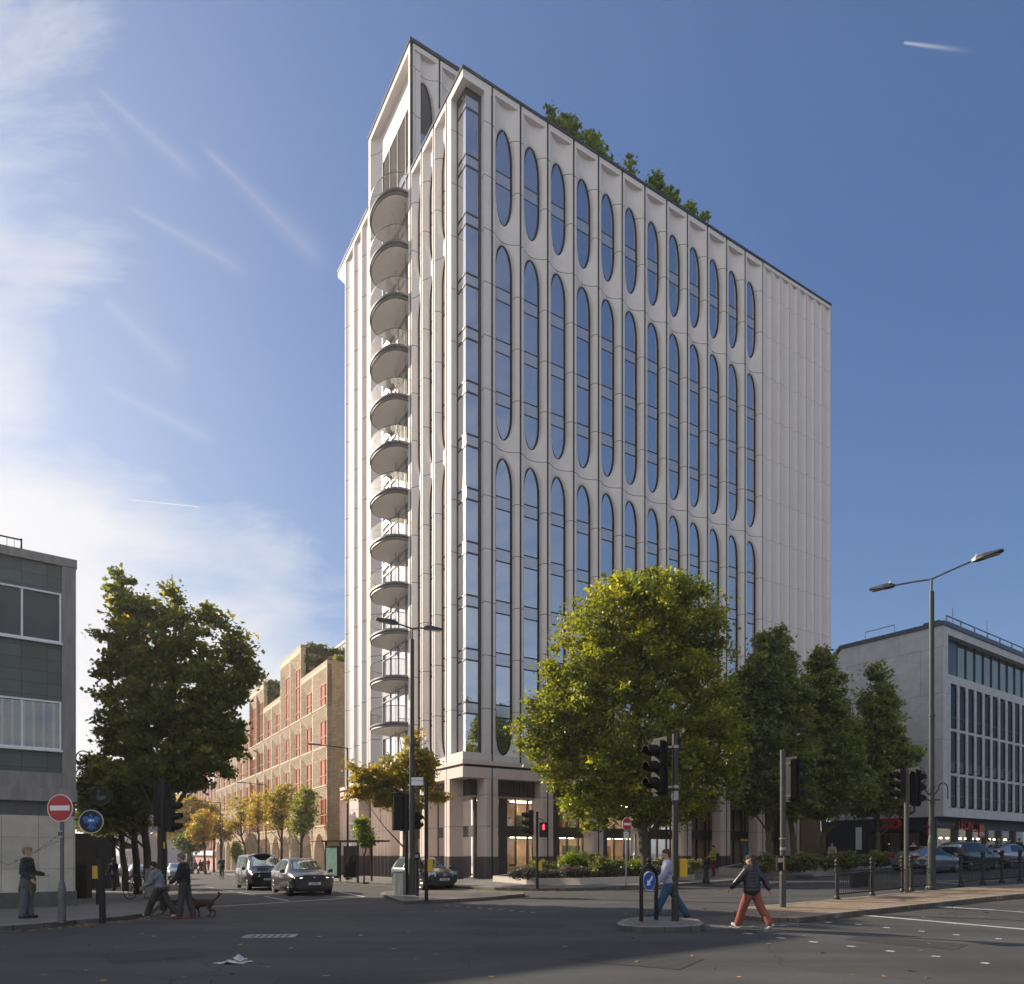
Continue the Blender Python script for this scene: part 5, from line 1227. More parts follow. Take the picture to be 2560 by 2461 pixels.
# main signal on the small island
b=G(1688,2303,.12); e=thing('traffic_signal','large black traffic signal facing left on the small island','traffic light',b)
Z=lambda py:zof(py,b.y)-b.z
m=MB(); m.lathe([(.085,-.02),(.085,.5),(.07,.52),(.07,Z(1836)),(.02,Z(1836)+.02)],(0,0,0),14); m.build('pole',mat('pole_grey_black',(.022,.022,.02),rough=.45,var=.3,scale=4),e)
head3(e,(-.36,.0,Z(1917)),rad(-62),s=1.12)
m=MB(); 
for z in (Z(1868),Z(1968)): m.box(-.2,.02,-.03,.03,z-.02,z+.02); m.lathe([(.085,-.03),(.085,.03)],(0,0,z),12)
m.lathe([(.08,-.1),(.08,.1)],(0,0,Z(1990)),12); m.box(-.10,-.07,-.09,-.02,Z(1995),Z(1985)); m.build('bracket',STEEL,e)
push_box(e,.17,-.02,Z(2170),rad(8),s=1.02)
# back-to-back signal on the long island
b=G(1957,2268,.12); e=thing('traffic_signal','leaning grey traffic signal seen from behind at the nose of the long island','traffic light',b)
Z=lambda py:zof(py,b.y)-b.z
m=MB(); m.lathe([(.085,-.02),(.085,.9),(.07,.93),(.07,Z(1876)),(.02,Z(1876)+.02)],(0,0,0),14); m.build('pole',mat('pole_weathered',(.055,.055,.05),rough=.6,var=.35,scale=5),e)
head3(e,(.30,.05,Z(1948)),rad(118),s=1.05); m=MB(); m.box(.02,.25,-.03,.03,Z(1910)-.02,Z(1910)+.02); m.box(.02,.25,-.03,.03,Z(1990)-.02,Z(1990)+.02); m.lathe([(.09,-.012),(.09,.012)],(0,0,Z(2097)),12); m.lathe([(.078,-.03),(.078,.03)],(0,0,Z(2122)),12);  m.build('bracket',STEEL,e)
o=push_box(e,-.12,-.09,Z(2158),0,False,s=1.0); MB().box(-.06,.06,-.075,-.061,.02,.14).build('display',mat('display_face',(.35,.30,.26)),o); MB().box(.07,.095,-.07,.07,-.18,.18).build('edge',YEL,o)
# third signal by the lamp
b=G(2266,2232,.12); e=thing('traffic_signal','pair of back to back signals on a tall pole beside the right street lamp','traffic light',b)
Z=lambda py:zof(py,b.y)-b.z
m=MB(); m.lathe([(.07,-.02),(.07,Z(1925)),(.02,Z(1925)+.02)],(0,0,0),12); m.build('pole',mat('pole_weathered',(.10,.10,.095)),e)
head3(e,(-.20,.03,Z(1960)),rad(-80),s=.95,board=False); head3(e,(.28,.0,Z(1968)),rad(110),s=1.1)
m=MB(); m.tube([(.42,0,Z(1930)),(.58,0,Z(1930)),(.66,0,Z(1944)),(.58,0,Z(1958)),(.42,0,Z(1958))],.02,6); m.tube([(.22,-.1,Z(1960)),(.2,-.1,Z(2030)),(.12,0,Z(2035))],.03,6); m.build('cable',BLACK,e)
# dark signal left of the street
b=G(408,2274,.12); e=thing('traffic_signal','dark traffic signal silhouetted under the maple at the left corner','traffic light',b)
Z=lambda py:zof(py,b.y)-b.z
m=MB(); m.lathe([(.10,-.02),(.10,.9),(.075,.95),(.075,Z(1950)),(.02,Z(1950)+.02)],(0,0,0),12); m.build('pole',BLACK,e)
head3(e,(-.08,.12,Z(2010)),rad(195),s=1.15); head3(e,(.22,.0,Z(2040)),rad(95),s=.95,board=False); MB().box(.05,.09,-.10,-.07,Z(2122),Z(2106)).build('sticker',YEL,e)
# signal cluster on the left-centre island
b=G(1016,2236,.12); e=thing('traffic_signal','cluster of black signals seen from behind, between the white cabinet and the lamp post','traffic light',b)
Z=lambda py:zof(py,b.y)-b.z
m=MB(); m.lathe([(.075,-.02),(.075,Z(1985)),(.02,Z(1985)+.02)],(0,0,0),12); m.build('pole',BLACK,e)
head3(e,(-.30,.05,Z(2030)),rad(170),s=1.25); head3(e,(.06,.12,Z(2032)),rad(190),s=1.2); head3(e,(.40,.1,Z(2052)),rad(150),s=.95,n=2,board=False); head3(e,(-.14,.16,Z(2060)),rad(160),s=.8,n=2,board=False)
m=MB(); m.tube([(-.3,0,Z(2060)),(.4,0,Z(2060))],.03,6); m.tube([(-.3,0,Z(2000)),(.1,0,Z(2000))],.03,6); m.build('bracket',BLACK,e)
# pedestrian signal by the planter
b=G(1343,2221,.12); e=thing('pedestrian_signal','signal pole with lit red man and a three light head on its left','traffic light',b)
Z=lambda py:zof(py,b.y)-b.z
m=MB(); m.lathe([(.07,-.02),(.07,1.2),(.055,1.22),(.055,Z(2030)),(.02,Z(2030)+.02)],(0,0,0),12); m.tube([(0,0,Z(2047)),(.15,0,Z(2047)),(.25,0,Z(2052)),(.26,0,Z(2060))],.02,6); m.build('pole',BLACK,e)
head3(e,(-.30,.0,Z(2057)),rad(-82),s=1.05,board=False)
h=MB().cbox(-.16,.16,-.1,.1,-.32,.32,.02).build('walk_signal',BLACKG,e); h.location=(.26,0,Z(2075)); h.rotation_euler=(0,0,rad(5))
mm_=MB(); mm_.lathe([(.001,-.03),(.03,0),(.001,.03)],(0,-.105,.215),8); mm_.box(-.035,.035,-.106,-.101,.1,.185); mm_.box(-.03,-.006,-.106,-.101,.0,.099); mm_.box(.006,.03,-.106,-.101,.0,.099); mm_.build('red_man',REDON,h)
mm_=MB(); mm_.disc((0,-.101,.12),.135,20); mm_.build('lens',LENSR,h); MB().disc((0,-.102,-.17),.13,20).build('lens',BLACK,h)
push_box(e,.13,-.02,Z(2165),0,s=.95)
# street lamps
def lamp(label,px,py,ytop,arms,r0=.11,r1=.07,base_h=1.6,scrolls=False):
    b=G(px,py,.12); e=thing('street_lamp',label,'street lamp',b); zt=zof(ytop,b.y)-b.z
    m=MB(); m.lathe([(r0*1.45,-.05),(r0*1.45,.1),(r0*1.25,.14),(r0*1.2,base_h),(r0*.85,base_h+.25),(r0*.85,zt*.55),(r1,zt*.56),(r1,zt-.45),(r1*.45,zt-.42),(r1*.4,zt)],(0,0,0),14)
    for zz in (zt*.28,zt*.33,zt*.56): m.lathe([(r0*1.02,-.04),(r0*1.02,.04)],(0,0,zz),12)
    m.build('pole',mat('lamp_column_green_grey',(.028,.032,.03),rough=.5,var=.25,scale=3),e)
    for dx,dy,rise in arms:
        m=MB(); m.tube([(0,0,zt-.02),(dx*.45,dy*.45,zt+rise*.45),(dx,dy,zt+rise)],.03,6); a=m.build('arm',mat('lamp_column_green_grey',(.045,.05,.048)),e)
        d=Vector((dx,dy)).normalized(); q=Vector((-d.y,d.x)); h=MB(); z=zt+rise
        def sec(t,w_,h0,h1): c=Vector((dx,dy))+d*t; return [(c.x-q.x*w_,c.y-q.y*w_,z+h0+t*.1),(c.x+q.x*w_,c.y+q.y*w_,z+h0+t*.1),(c.x+q.x*w_*.8,c.y+q.y*w_*.8,z+h1+t*.1),(c.x-q.x*w_*.8,c.y-q.y*w_*.8,z+h1+t*.1)]
        h.loft([sec(-.05,.04,-.03,.05),sec(.08,.11,-.05,.09),sec(.3,.15,-.05,.08),sec(.75,.14,-.03,.03),sec(.82,.10,-.02,.02)]); o=h.build('lamp_head',mat('lamp_head_dark',(.05,.055,.06),rough=.4,metal=.3),e)
        c=Vector((dx,dy))+d*.5; MB().loft([[(c.x-d.x*.22-q.x*.1,c.y-d.y*.22-q.y*.1,z-.052+.028),(c.x+d.x*.22-q.x*.1,c.y+d.y*.22-q.y*.1,z+.0),(c.x+d.x*.22+q.x*.1,c.y+d.y*.22+q.y*.1,z+.0),(c.x-d.x*.22+q.x*.1,c.y-d.y*.22+q.y*.1,z-.052+.028)],[(c.x-d.x*.22-q.x*.1,c.y-d.y*.22-q.y*.1,z-.062+.03),(c.x+d.x*.22-q.x*.1,c.y+d.y*.22-q.y*.1,z-.01),(c.x+d.x*.22+q.x*.1,c.y+d.y*.22+q.y*.1,z-.01),(c.x-d.x*.22+q.x*.1,c.y-d.y*.22+q.y*.1,z-.062+.03)]]).build('lens',mat('lamp_lens',(.35,.36,.37),rough=.2),o)
        c=Vector((dx,dy))+d*.1; m=MB(); m.lathe([(.05,0),(.05,.07),(.001,.10)],(c.x,c.y,z+.09),10); m.build('sensor',mat('sensor_grey',(.5,.5,.52)),o)
    if scrolls:
        m=MB(); z0=zof(2000,b.y)-b.z
        for s in (-1,1):
            pts=[(s*.06,0,z0+.12)]; 
            for k in range(14): a=PI*k/13; pts.append((s*(.38-.16*math.cos(a)-.0)+0*s,0,z0+.35+.22*math.sin(a)))
            pts.append((s*.54,0,z0+.02)); m.tube(pts,.018,5)
        m.tube([(-.28,0,z0),(.28,0,z0)],.02,5); m.tube([(-.25,0,z0-.9),(.25,0,z0-.9)],.02,5); m.build('scroll',BLACK,e)
    return e
lamp('tall double armed street lamp on the long island at right',2329,2226,1447,[(.80,-.95,.22),(-.78,.95,.12)],r0=.10,r1=.078,scrolls=True)
lamp('double armed street lamp rising behind the signal cluster in front of the tower',1030,2237,1571,[(-.55,-.25,.10),(.45,.35,.12)],r0=.12,r1=.085,base_h=1.4)
def lamp1(label,px,ytop,a,dx,dy):
    q=Tb(a,px); b=q; e=thing('street_lamp',label,'street lamp',b,0,'single armed lamps along the left street'); zt=zof(ytop,b.y)-b.z
    m=MB(); m.lathe([(.12,-.05),(.12,1.4),(.07,1.5),(.05,zt)],(0,0,0),10); m.build('pole',BLACK,e)
    m=MB(); m.tube([(0,0,zt),(dx,dy,zt+.1)],.03,6); m.build('arm',BLACK,e)
    d=Vector((dx,dy)).normalized(); MB().loft([[(dx-d.y*-.1+d.x*t,dy-d.x*.1+d.y*t,zt+.08),(dx+d.y*-.1+d.x*t,dy+d.x*.1+d.y*t,zt+.08),(dx+d.y*-.08+d.x*t,dy+d.x*.08+d.y*t,zt+.16),(dx-d.y*-.08+d.x*t,dy-d.x*.08+d.y*t,zt+.16)] for t in (-.1,.7)]).build('lamp_head',mat('lamp_head_dark',(.05,.055,.06)),e)
lamp1('single armed lamp against the end of the brick building beside the bus shelter',869,1871,-4.2,-1.7,-.8)
lamp1('single armed lamp between the amber street trees',665,1963,-4.4,-1.6,-1)
lamp1('farthest single armed lamp, before the pink building',551,2007,-4.6,-2.0,-1.2)
# no-entry signs
def noentry(label,px,py,cy,R_,rot,plate=False,sticker=False,thick=False):
    b=G(px,py,.12); e=thing('no_entry_sign',label,'road sign',b,rot); zc=zof(cy,b.y)-b.z
    m=MB()
    if thick: m.lathe([(.085,-.02),(.085,.75),(.055,.9),(.042,.95),(.042,zc+.1)],(0,0,0),12)
    else: m.lathe([(.038,-.02),(.038,zc+.1)],(0,0,0),10)
    m.build('post',mat('post_grey',(.13,.135,.14),rough=.5,metal=.3,var=.2) if thick else STEEL,e)
    m=MB(); m.lathe([(R_,-.062),(R_,-.05)],(0,0,zc),32,axis='y'); d=m.build('disc',WHITE,e)
    MB().disc((0,-.066,zc),R_*.94,32).build('red_face',mat('sign_red_face',(.42,.012,.015),rough=.35,var=.05),d)
    MB().box(-R_*.76,R_*.76,-.072,-.069,zc-R_*.18,zc+R_*.18).build('white_bar',SWH,d)
    if plate:
        zc2=zof(2088,b.y)-b.z; p_=MB().box(-.19,.13,-.06,-.05,zc2-.14,zc2+.14).build('plate',WHITE,e); m=MB(); text(m,'Except',.09,(-.03,-.063,zc2+.06),(1,0,0),depth=.001); text(m,'buses',.09,(-.03,-.063,zc2-.05),(1,0,0),depth=.001); m.build('lettering',BLACK,p_)
    if sticker:
        zc2=zof(2086,b.y)-b.z; p_=MB().box(-.05,.05,-.056,-.046,zc2-.08,zc2+.08).build('plate',mat('sticker_pale',(.4,.38,.32),var=.3,scale=20),e); m=MB(); text(m,'H',.12,(0,-.059,zc2),(1,0,0),depth=.001,bold=.01); m.build('lettering',BLACK,p_)
noentry('large red and white no entry sign on a thick grey post at left',155,2305,2021,.315,rad(-6),sticker=True,thick=True)
noentry('small no entry sign with white plate beneath, in front of the long planter',1565,2213,2061,.30,rad(38),plate=True)
b=G(1588,2200,.12); e=thing('grey_post','plain grey metal post beside the no entry sign and plane tree','post',b); MB().lathe([(.11,0),(.11,1.3),(.07,1.4),(.07,2.3),(.075,2.35)],(0,0,0),12).build('post',STEEL,e)
# keep-left hoop
b=G(1622,2302,.12); e=thing('keep_left_hoop','black hoop bollard holding a round blue keep left arrow sign','road sign',b,rad(40)); Z=lambda py:zof(py,b.y)-b.z
w_=.26; zt=Z(2196); m=MB(); pts=[(-w_,0,-.05),(-w_,0,zt)]+[(-w_*math.cos(PI*k/12),0,zt+w_*math.sin(PI*k/12)) for k in range(1,12)]+[(w_,0,zt),(w_,0,-.05)]; m.tube(pts,.045,10); m.lathe([(.04,.0),(.055,.04),(.03,.07),(.05,.11),(.045,.15),(.01,.19)],(0,0,zt+w_+.02),10); m.build('hoop',BLACK,e,smooth=False)
zc=Z(2203); m=MB(); m.lathe([(.212,-.02),(.212,.02)],(0,0,zc),32,axis='y'); d=m.build('disc',WHITE,e)
MB().disc((0,-.024,zc),.20,32).build('blue_face',mat('sign_blue',(.008,.10,.42),rough=.35,var=.04),d)
m=MB(); c,s=math.cos(rad(-135)),math.sin(rad(-135)); A=[(-.14,-.03),(.03,-.03),(.03,-.085),(.15,0),(.03,.085),(.03,.03),(-.14,.03)]
m.add([(x*c-y*s,-.029,zc+x*s+y*c) for x,y in A],[(0,1,5,6),(1,2,3),(3,4,5),(1,3,5)]); m.build('white_arrow',SWH,d)
# left corner: posts, boxes, cabinets
b=G(257,2304,.12); e=thing('black_post','slightly leaning black steel bollard post at the left kerb','bollard',b); MB().tube([(0,0,-.05),(-.05,0,zof(2145,b.y)-b.z)],.07,14).build('post',BLACK,e)
b=G(239,2262,.12); e=thing('yellow_box','yellow pedestrian button box on a thin post behind the black bollard','push button',b); m=MB(); m.lathe([(.045,0),(.045,zof(2120,b.y)-b.z)],(0,.1,0),8); m.build('post',BLACK,e); push_box(e,0,0,zof(2181,b.y)-b.z,rad(10),s=1.15)
b=G(210,2246,.12); e=thing('black_cabinet','black utility cabinet against the cream wall corner','cabinet',b); MB().cbox(-.24,.24,-.2,.2,0,zof(2160,b.y)-b.z,.02).build('body',mat('cabinet_black',(.03,.028,.026),var=.3),e)
b=G(379,2245,.12); e=thing('white_cabinet','pale grey utility cabinet between the tree trunks and the couple','cabinet',b,rad(4)); h=zof(2171,b.y)-b.z; MB().cbox(-.22,.22,-.15,.2,.04,h-.03,.012).build('body',mat('cabinet_pale',(.33,.33,.32),rough=.6,var=.1),e); MB().box(-.24,.24,-.17,.22,h-.03,h).build('lid',mat('cabinet_lid',(.25,.25,.24)),e); MB().box(-.23,.23,-.16,.21,0,.04).build('base',DARK,e); MB().box(.06,.09,-.165,-.151,.5,.58).build('handle',DARK,e)
b=G(1000,2237,.12); e=thing('grey_cabinet','white grey signal cabinet streaked with moss on the traffic island','cabinet',b,rad(-10)); h=zof(2178,b.y)-b.z; MB().cbox(-.19,.19,-.2,.2,0,h-.04,.015).build('body',mat('cabinet_mossy',(.42,.42,.36),rough=.7,var=.35,scale=3,stretch=(3,3,.4)),e); MB().cbox(-.24,.2,-.24,.24,h-.04,h,.012).build('lid',mat('cabinet_lid',(.25,.25,.24)),e)
b=G(1043,2240,.12); e=thing('short_post','short black post with small plate right of the street lamp','post',b); h=zof(2150,b.y)-b.z; MB().lathe([(.06,0),(.06,h)],(0,0,0),10).build('post',BLACK,e); MB().cbox(-.1,.1,-.1,.1,h,h+.28,.015).build('box',BLACKG,e); MB().box(-.06,.06,-.108,-.101,h+.08,h+.2).build('plate',mat('plate_grey',(.25,.26,.27)),e)
b=G(1066,2252,.12); e=thing('sign_pole','slim black pole carrying a white name plate and yellow button box','sign',b); Z=lambda py:zof(py,b.y)-b.z; MB().lathe([(.062,-.02),(.062,Z(1957))],(0,0,0),12).build('pole',BLACK,e); push_box(e,.13,0,Z(2163),0,s=1.05); o=MB().box(-.5,-.1,-.03,.0,Z(1964),Z(1944)).build('name_plate',WHITE,e); m=MB(); text(m,'NORTH END ROAD',.045,(-.3,-.034,Z(1952)),(1,0,0),depth=.001); m.build('lettering',BLACK,o)
MB().tube([(-.2,0,Z(1954)),(0,0,Z(1958))],.015,5).build('bracket',BLACK,e)
b=G(1765,2209,.12); e=thing('iron_bollard','ribbed black cast iron bollard on the far pavement','bollard',b); h=zof(2150,b.y)-b.z; MB().lathe([(.17,0),(.17,.12),(.12,.2),(.10,.6*h),(.14,.65*h),(.14,.72*h),(.10,.78*h),(.13,.9*h),(.09,.97*h),(.02,h)],(0,0,0),10).build('post',BLACK,e)
q=TW(17.8,-.9,0); q.z=gz(q.x,q.y)+.12; Yt=q.y; x=(1861-CX)/F*Yt; e=thing('map_totem','tall dark wayfinding totem with yellow top band','sign',(x,Yt,gz(x,Yt)+.12),TRZ); MB().cbox(-.22,.22,-.06,.06,0,2.0,.01).build('body',mat('totem_dark',(.02,.025,.03),rough=.3),e); MB().box(-.36,.36,-.07,.07,2.0,2.14).build('top_band',YEL,e); o=MB().box(-.18,.18,-.068,-.061,.75,1.6).build('map_panel',mat('map_panel',(.10,.14,.16),var=.5,scale=9),e)
# hanging pub signs
def hang(label,px,py,Y,R_,face,art,artm,name):
    bl_=.14 if name=='eagle' else .5
    c=P(px,Y,py); e=thing('hanging_sign',label,'sign',(c.x,c.y,c.z),rad(6),'round pub signs over the left pavement')
    m=MB(); m.lathe([(R_,-.05),(R_,.05)],(0,0,0),36,axis='y'); d=m.build('disc',face,e)
    m=MB(); m.lathe([(R_*.985,-.07),(R_*1.0,-.051)],(0,0,0),36,axis='y'); 
    m=MB(); pts=[(R_*.95*math.cos(2*PI*k/36),-.06,R_*.95*math.sin(2*PI*k/36)) for k in range(37)]; m.tube(pts,R_*.05,6); m.build('rim',mat('rim_'+name,(.45,.45,.42) if name=='eagle' else (.06,.06,.03),rough=.4),e)
    art(d,artm,R_); m=MB(); m.tube([(-R_-bl_,.0,R_*.2),(-R_,.0,R_*.2)],.03,6); m.tube([(-R_-bl_,0,R_+.1),(0,0,R_+.05),(0,0,R_)],.025,6); m.build('bracket',BLACK,e)
def poly2(m,pts,y):
    from mathutils.geometry import tessellate_polygon
    t=tessellate_polygon([[Vector((x,z,0)) for x,z in pts]]); m.add([(x,y,z) for x,z in pts],[tuple(f) for f in t])
def eagle(d,mt,R_):
    m=MB(); L=[(0,-.10),(-.10,-.18),(-.22,-.12),(-.30,-.25),(-.34,-.05),(-.52,-.15),(-.55,.12),(-.62,.05),(-.60,.36),(-.40,.46),(-.28,.44),(-.14,.26),(-.12,.50),(-.22,.55),(-.10,.62),(.0,.60),(.1,.52),(.12,.26),(.28,.44),(.42,.46),(.60,.34),(.62,.05),(.55,.12),(.52,-.15),(.36,-.05),(.30,-.25),(.22,-.12),(.10,-.18)]
    poly2(m,[(x*R_*1.05,z*R_*1.05) for x,z in L],-.056); T=[(-.12,-.14),(-.34,-.56),(-.16,-.50),(-.08,-.66),(0,-.52),(.1,-.66),(.16,-.50),(.36,-.56),(.12,-.14)]; poly2(m,[(x*R_*1.05,z*R_*1.05) for x,z in T],-.058); m.build('eagle_emblem',mt,d)
    m=MB(); text(m,'1831',R_*.26,(0,-.064,R_*.1),(1,0,0),depth=.001,bold=.004); m.build('lettering',SWH,d)
def swan(d,mt,R_):
    m=MB(); N_=[(-.34,-.12),(-.30,-.28),(-.05,-.38),(.30,-.34),(.52,-.12),(.62,.06),(.42,.02),(.30,.10),(.10,.06),(-.08,-.04),(-.18,.10),(-.10,.34),(-.02,.50),(-.08,.64),(-.22,.66),(-.42,.52),(-.24,.54),(-.16,.48),(-.26,.28),(-.34,.08)]
    poly2(m,[(x*R_,z*R_) for x,z in N_],-.056); m.build('swan_emblem',mt,d); m=MB(); text(m,'The Swan',R_*.3,(0,-.058,-R_*.6),(1,0,0),depth=.001); 
hang('round black hanging sign with blue eagle emblem and white rim',230,2055,23.0,.385,mat('sign_black',(.01,.01,.012)),eagle,mat('eagle_blue',(.02,.13,.42),var=.3,scale=9),'eagle')
hang('dim round green hanging sign with a grey swan, above the eagle sign',252,1992,27.0,.37,mat('sign_dark_green',(.012,.022,.016)),swan,mat('swan_grey',(.14,.18,.19),var=.1),'swan')
# pink round signs on the brick frontage
for px,py,lab in ((761,2104,'nearer'),(661,2110,'farther')):
    q=Tb(-1.2,px); z=zof(py,q.y); e=thing('round_sign',lab+' of the two pale pink round signs before the brick arches','sign',(q.x,q.y,z),rad(10),'round pink signs on the brick building'); r=28*q.y/F/2*.85; MB().lathe([(r,-.05),(r,.05)],(0,0,0),24,axis='y').build('disc',mat('pink_disc',(.62,.42,.36),rough=.5,var=.03),e); MB().tube([(r,0,0),(r+.9,.5,0)],.03,5).build('bracket',DARK,e)
# railings on the long island
RB=mat('railing_black',(.012,.011,.010),rough=.5,var=.2)
def rail_run(label,pts,par=None,ad=False):
    g=[G(px,py,.12) for px,py in pts]; o=g[0]; e=thing('guard_railing',label,'railing',o)
    for i,p in enumerate(g):
        q=p-o; m=MB(); h=1.15
        m.lathe([(.10,-.04),(.10,.04),(.075,.07),(.055,.12),(.05,.8),(.08,.83),(.08,.93),(.05,.95),(.06,1.0),(.075,1.03),(.05,1.07),(.075,1.10),(.08,1.14),(.05,1.19),(.01,1.22)],tuple(q),12); m.build('post',RB,e)
    for i in range(len(g)-1):
        a=g[i]-o; b_=g[i+1]-o; m=MB(); 
        for z in (.15,.72,.82): m.tube([a+Vector((0,0,z)),b_+Vector((0,0,z))],.022,6)
        n=int((b_-a).length/.105)
        for k in range(1,n): p=a.lerp(b_,k/n); m.tube([p+Vector((0,0,.15)),p+Vector((0,0,.72))],.009,5,cap=False)
        pn=m.build('rail_panel',RB,e)
        if ad and i==0:
            p0=a.lerp(b_,.42); p1=a.lerp(b_,.95); t=(p1-p0).normalized(); s=Vector((t.y,-t.x,0))*-.06
            MB().loft([[p0+s+Vector((0,0,.3)),p1+s+Vector((0,0,.3)),p1+s+Vector((0,0,.72)),p0+s+Vector((0,0,.72))],[p0+s*1.5+Vector((0,0,.3)),p1+s*1.5+Vector((0,0,.3)),p1+s*1.5+Vector((0,0,.72)),p0+s*1.5+Vector((0,0,.72))]]).build('dark_board',BLACK,e)
rail_run('black guard railing with finial posts and a dark board, left end of the long island',[(2092,2249),(2180,2240),(2256,2231)],ad=True)
rail_run('short black guard railing panel between signal pole and lamp',[(2278,2229),(2320,2224)])
rail_run('black guard railing running out of frame beyond the lamp',[(2402,2216),(2457,2210),(2505,2206),(2550,2202),(2620,2195),(2690,2189)])
# bus shelter
b=G(845,2206,.12); e=thing('bus_shelter','dark framed bus shelter with lit poster panels at the foot of the brick building','bus shelter',b,TRZ-rad(62)); h=2.45
m=MB(); 
for x in (-1.0,1.6): m.box(x-.05,x+.05,-.05,.05,0,h)
for x in (-1.0,1.6): m.box(x-.04,x+.04,1.2,1.28,0,h)
m.box(-1.2,2.9,-.2,1.4,h,h+.1); m.build('frame',BLACK,e); o=MB().cbox(-1.0,.1,-.09,.09,.25,2.2,.02).build('poster_case',BLACK,e); MB().box(-.9,0,-.10,-.091,.4,2.1).build('poster',mat('poster_green',(.28,.40,.32),var=.35,scale=2.5,emit=((.3,.45,.35),.15)),o)
MB().box(.45,1.5,-.02,0,.3,2.2).build('pane',clear('shelter_glass',tint=(.7,.8,.75)),e)
# ---------- vehicles ----------
TYRE=mat('tyre',(.015,.015,.015),rough=.8); RIM_=mat('alloy',(.45,.45,.46),rough=.3,metal=.9,var=.05)
CGL=glass('car_glass',tint=(.45,.52,.50),base=(.012,.020,.016),refl=.12,wob=0)
def paint(n,c,metal=.3): return mat('car_'+n,c,rough=.3,metal=metal,coat=.6,var=.04)
LAMPG=mat('headlamp_glass',(.35,.38,.42),rough=.1,metal=.5); LAMPON=mat('lamp_lit',(1,1,1),emit=((1,.95,.85),4)); TAIL=mat('tail_lamp',(.28,.01,.01),rough=.2); CHR=mat('chrome',(.6,.6,.6),rough=.15,metal=1,var=.02)
def car(name,label,cat,loc,rz,st,wb,wr,col,plate=None,grille='mesh',extra=None,glassr=(0,0),group=None,seg=None,lamp='slim',lit=False,tailside=False):
    """st: stations from rear (x<0) to nose: (x, z_bottom, z_belt, z_top, half_width_low, half_width_belt, half_width_top); x=0 nose"""
    e=thing(name,label,cat,loc,rz,group)
    # dense interpolation of the stations
    S=np.array(st,float); xs=S[:,0]; X=np.linspace(xs[0],xs[-1],34)
    from math import pi
    R=np.stack([np.interp(X,xs,S[:,i]) for i in range(7)],1)
    for _ in range(1): R[1:-1,1:]=(R[:-2,1:]+2*R[1:-1,1:]+R[2:,1:])/4
    def sec(r):
        x,zb,zs,zt,wl,ws,wt=r
        h=[(wl*.80,zb),(wl,zb+.10),(wl*1.0,zb+.25),(ws*1.01,(zb+zs)/2+.03),(ws,zs-.06),(ws*.965,zs),(ws*.5+wt*.5,(zs+zt)/2),(wt,zt-.035-.02),(wt*.86,zt-.008),(wt*.5,zt)]
        return [(x,y,z) for y,z in h]+[(x,-y,z) for y,z in h[::-1]]
    rings=[sec(r) for r in R]; m=MB(); m.loft(rings)
    body=m.build('body',paint(*col),e,smooth=True)
    # wheel arches
    for xw in wb:
        cm=MB(); cm.lathe([(wr*1.16,-1.3),(wr*1.16,1.3)],(xw,0,wr),22,axis='y'); c_=cm.build('cut',BLACK)
        md=body.modifiers.new('b','BOOLEAN'); md.object=c_; md.operation='DIFFERENCE'; md.solver='EXACT'
        dg=bpy.context.evaluated_depsgraph_get(); me=bpy.data.meshes.new_from_object(body.evaluated_get(dg)); body.modifiers.clear(); body.data=me; bpy.data.objects.remove(c_)
    body.data.materials.clear(); body.data.materials.append(paint(*col)); 
    for p in body.data.polygons: p.material_index=0
    me=body.data; 
    try:
        me.set_sharp_from_angle(angle=rad(38))
    except Exception: pass
    W_=max(R[:,5]); MB().box(wb[0]-.5,wb[1]+.5,-W_*.72,W_*.72,.18,.62).build('underbody',BLACK,e)
    for xw in wb:
        for s in (-1,1):
            y=s*(W_-.13); w=MB(); w.lathe([(wr*.62,-.11),(wr*.93,-.11),(wr,-.07),(wr,.07),(wr*.93,.11),(wr*.62,.11)],(xw,y,wr),24,axis='y'); wo=w.build('wheel',TYRE,e,smooth=False)
            rm=MB(); yo=y+s*.095; rm.lathe([(wr*.62,-.012),(wr*.62,.012)],(xw,yo-s*.05,wr),20,axis='y'); 
            rm.cm=0
            rr=rm.build('hub_back',mat('hub_dark',(.05,.05,.05),metal=.5),wo)
            rm=MB(); ring=[(xw+wr*.63*math.cos(2*PI*k/20),yo,wr+wr*.63*math.sin(2*PI*k/20)) for k in range(21)]; rm.tube(ring,.018,5)
            for k in range(7): a=2*PI*k/7; rm.tube([(xw,yo+s*.01,wr),(xw+wr*.62*math.cos(a),yo,wr+wr*.62*math.sin(a))],.022,5)
            rm.build('rim',RIM_,wo)
    # glazing as patches lying on the body
    def at(x,t,side):
        r=[np.interp(x,X,R[:,i]) for i in range(7)]; zs,zt,ws,wt=r[2],r[3],r[5],r[6]
        # t 0 belt .. 1 roof edge
        y0,y1,y2=ws*.965,ws*.5+wt*.5,wt; z0,z1,z2=zs,(zs+zt)/2,zt-.055
        if t<.5: y=y0+(y1-y0)*t*2; z=z0+(z1-z0)*t*2
        else: y=y1+(y2-y1)*(t-.5)*2; z=z1+(z2-z1)*(t-.5)*2
        return Vector((x,side*(y+.012),z+.006))
    sg=seg
    for s in (-1,1):
        for (xa0,xa1,xb0,xb1) in sg['side']:   # bottom rear, bottom front, top rear, top front
            g=MB(); n=6
            G_=[[at((xa0+(xa1-xa0)*i/n)*(1-t)+(xb0+(xb1-xb0)*i/n)*t,.06+.86*t,s) for i in range(n+1)] for t in (0,.25,.5,.75,1)]
            for a in range(4):
                for i in range(n): g.quad(G_[a][i],G_[a][i+1],G_[a+1][i+1],G_[a+1][i])
            g.build('side_window',CGL,e,smooth=True)
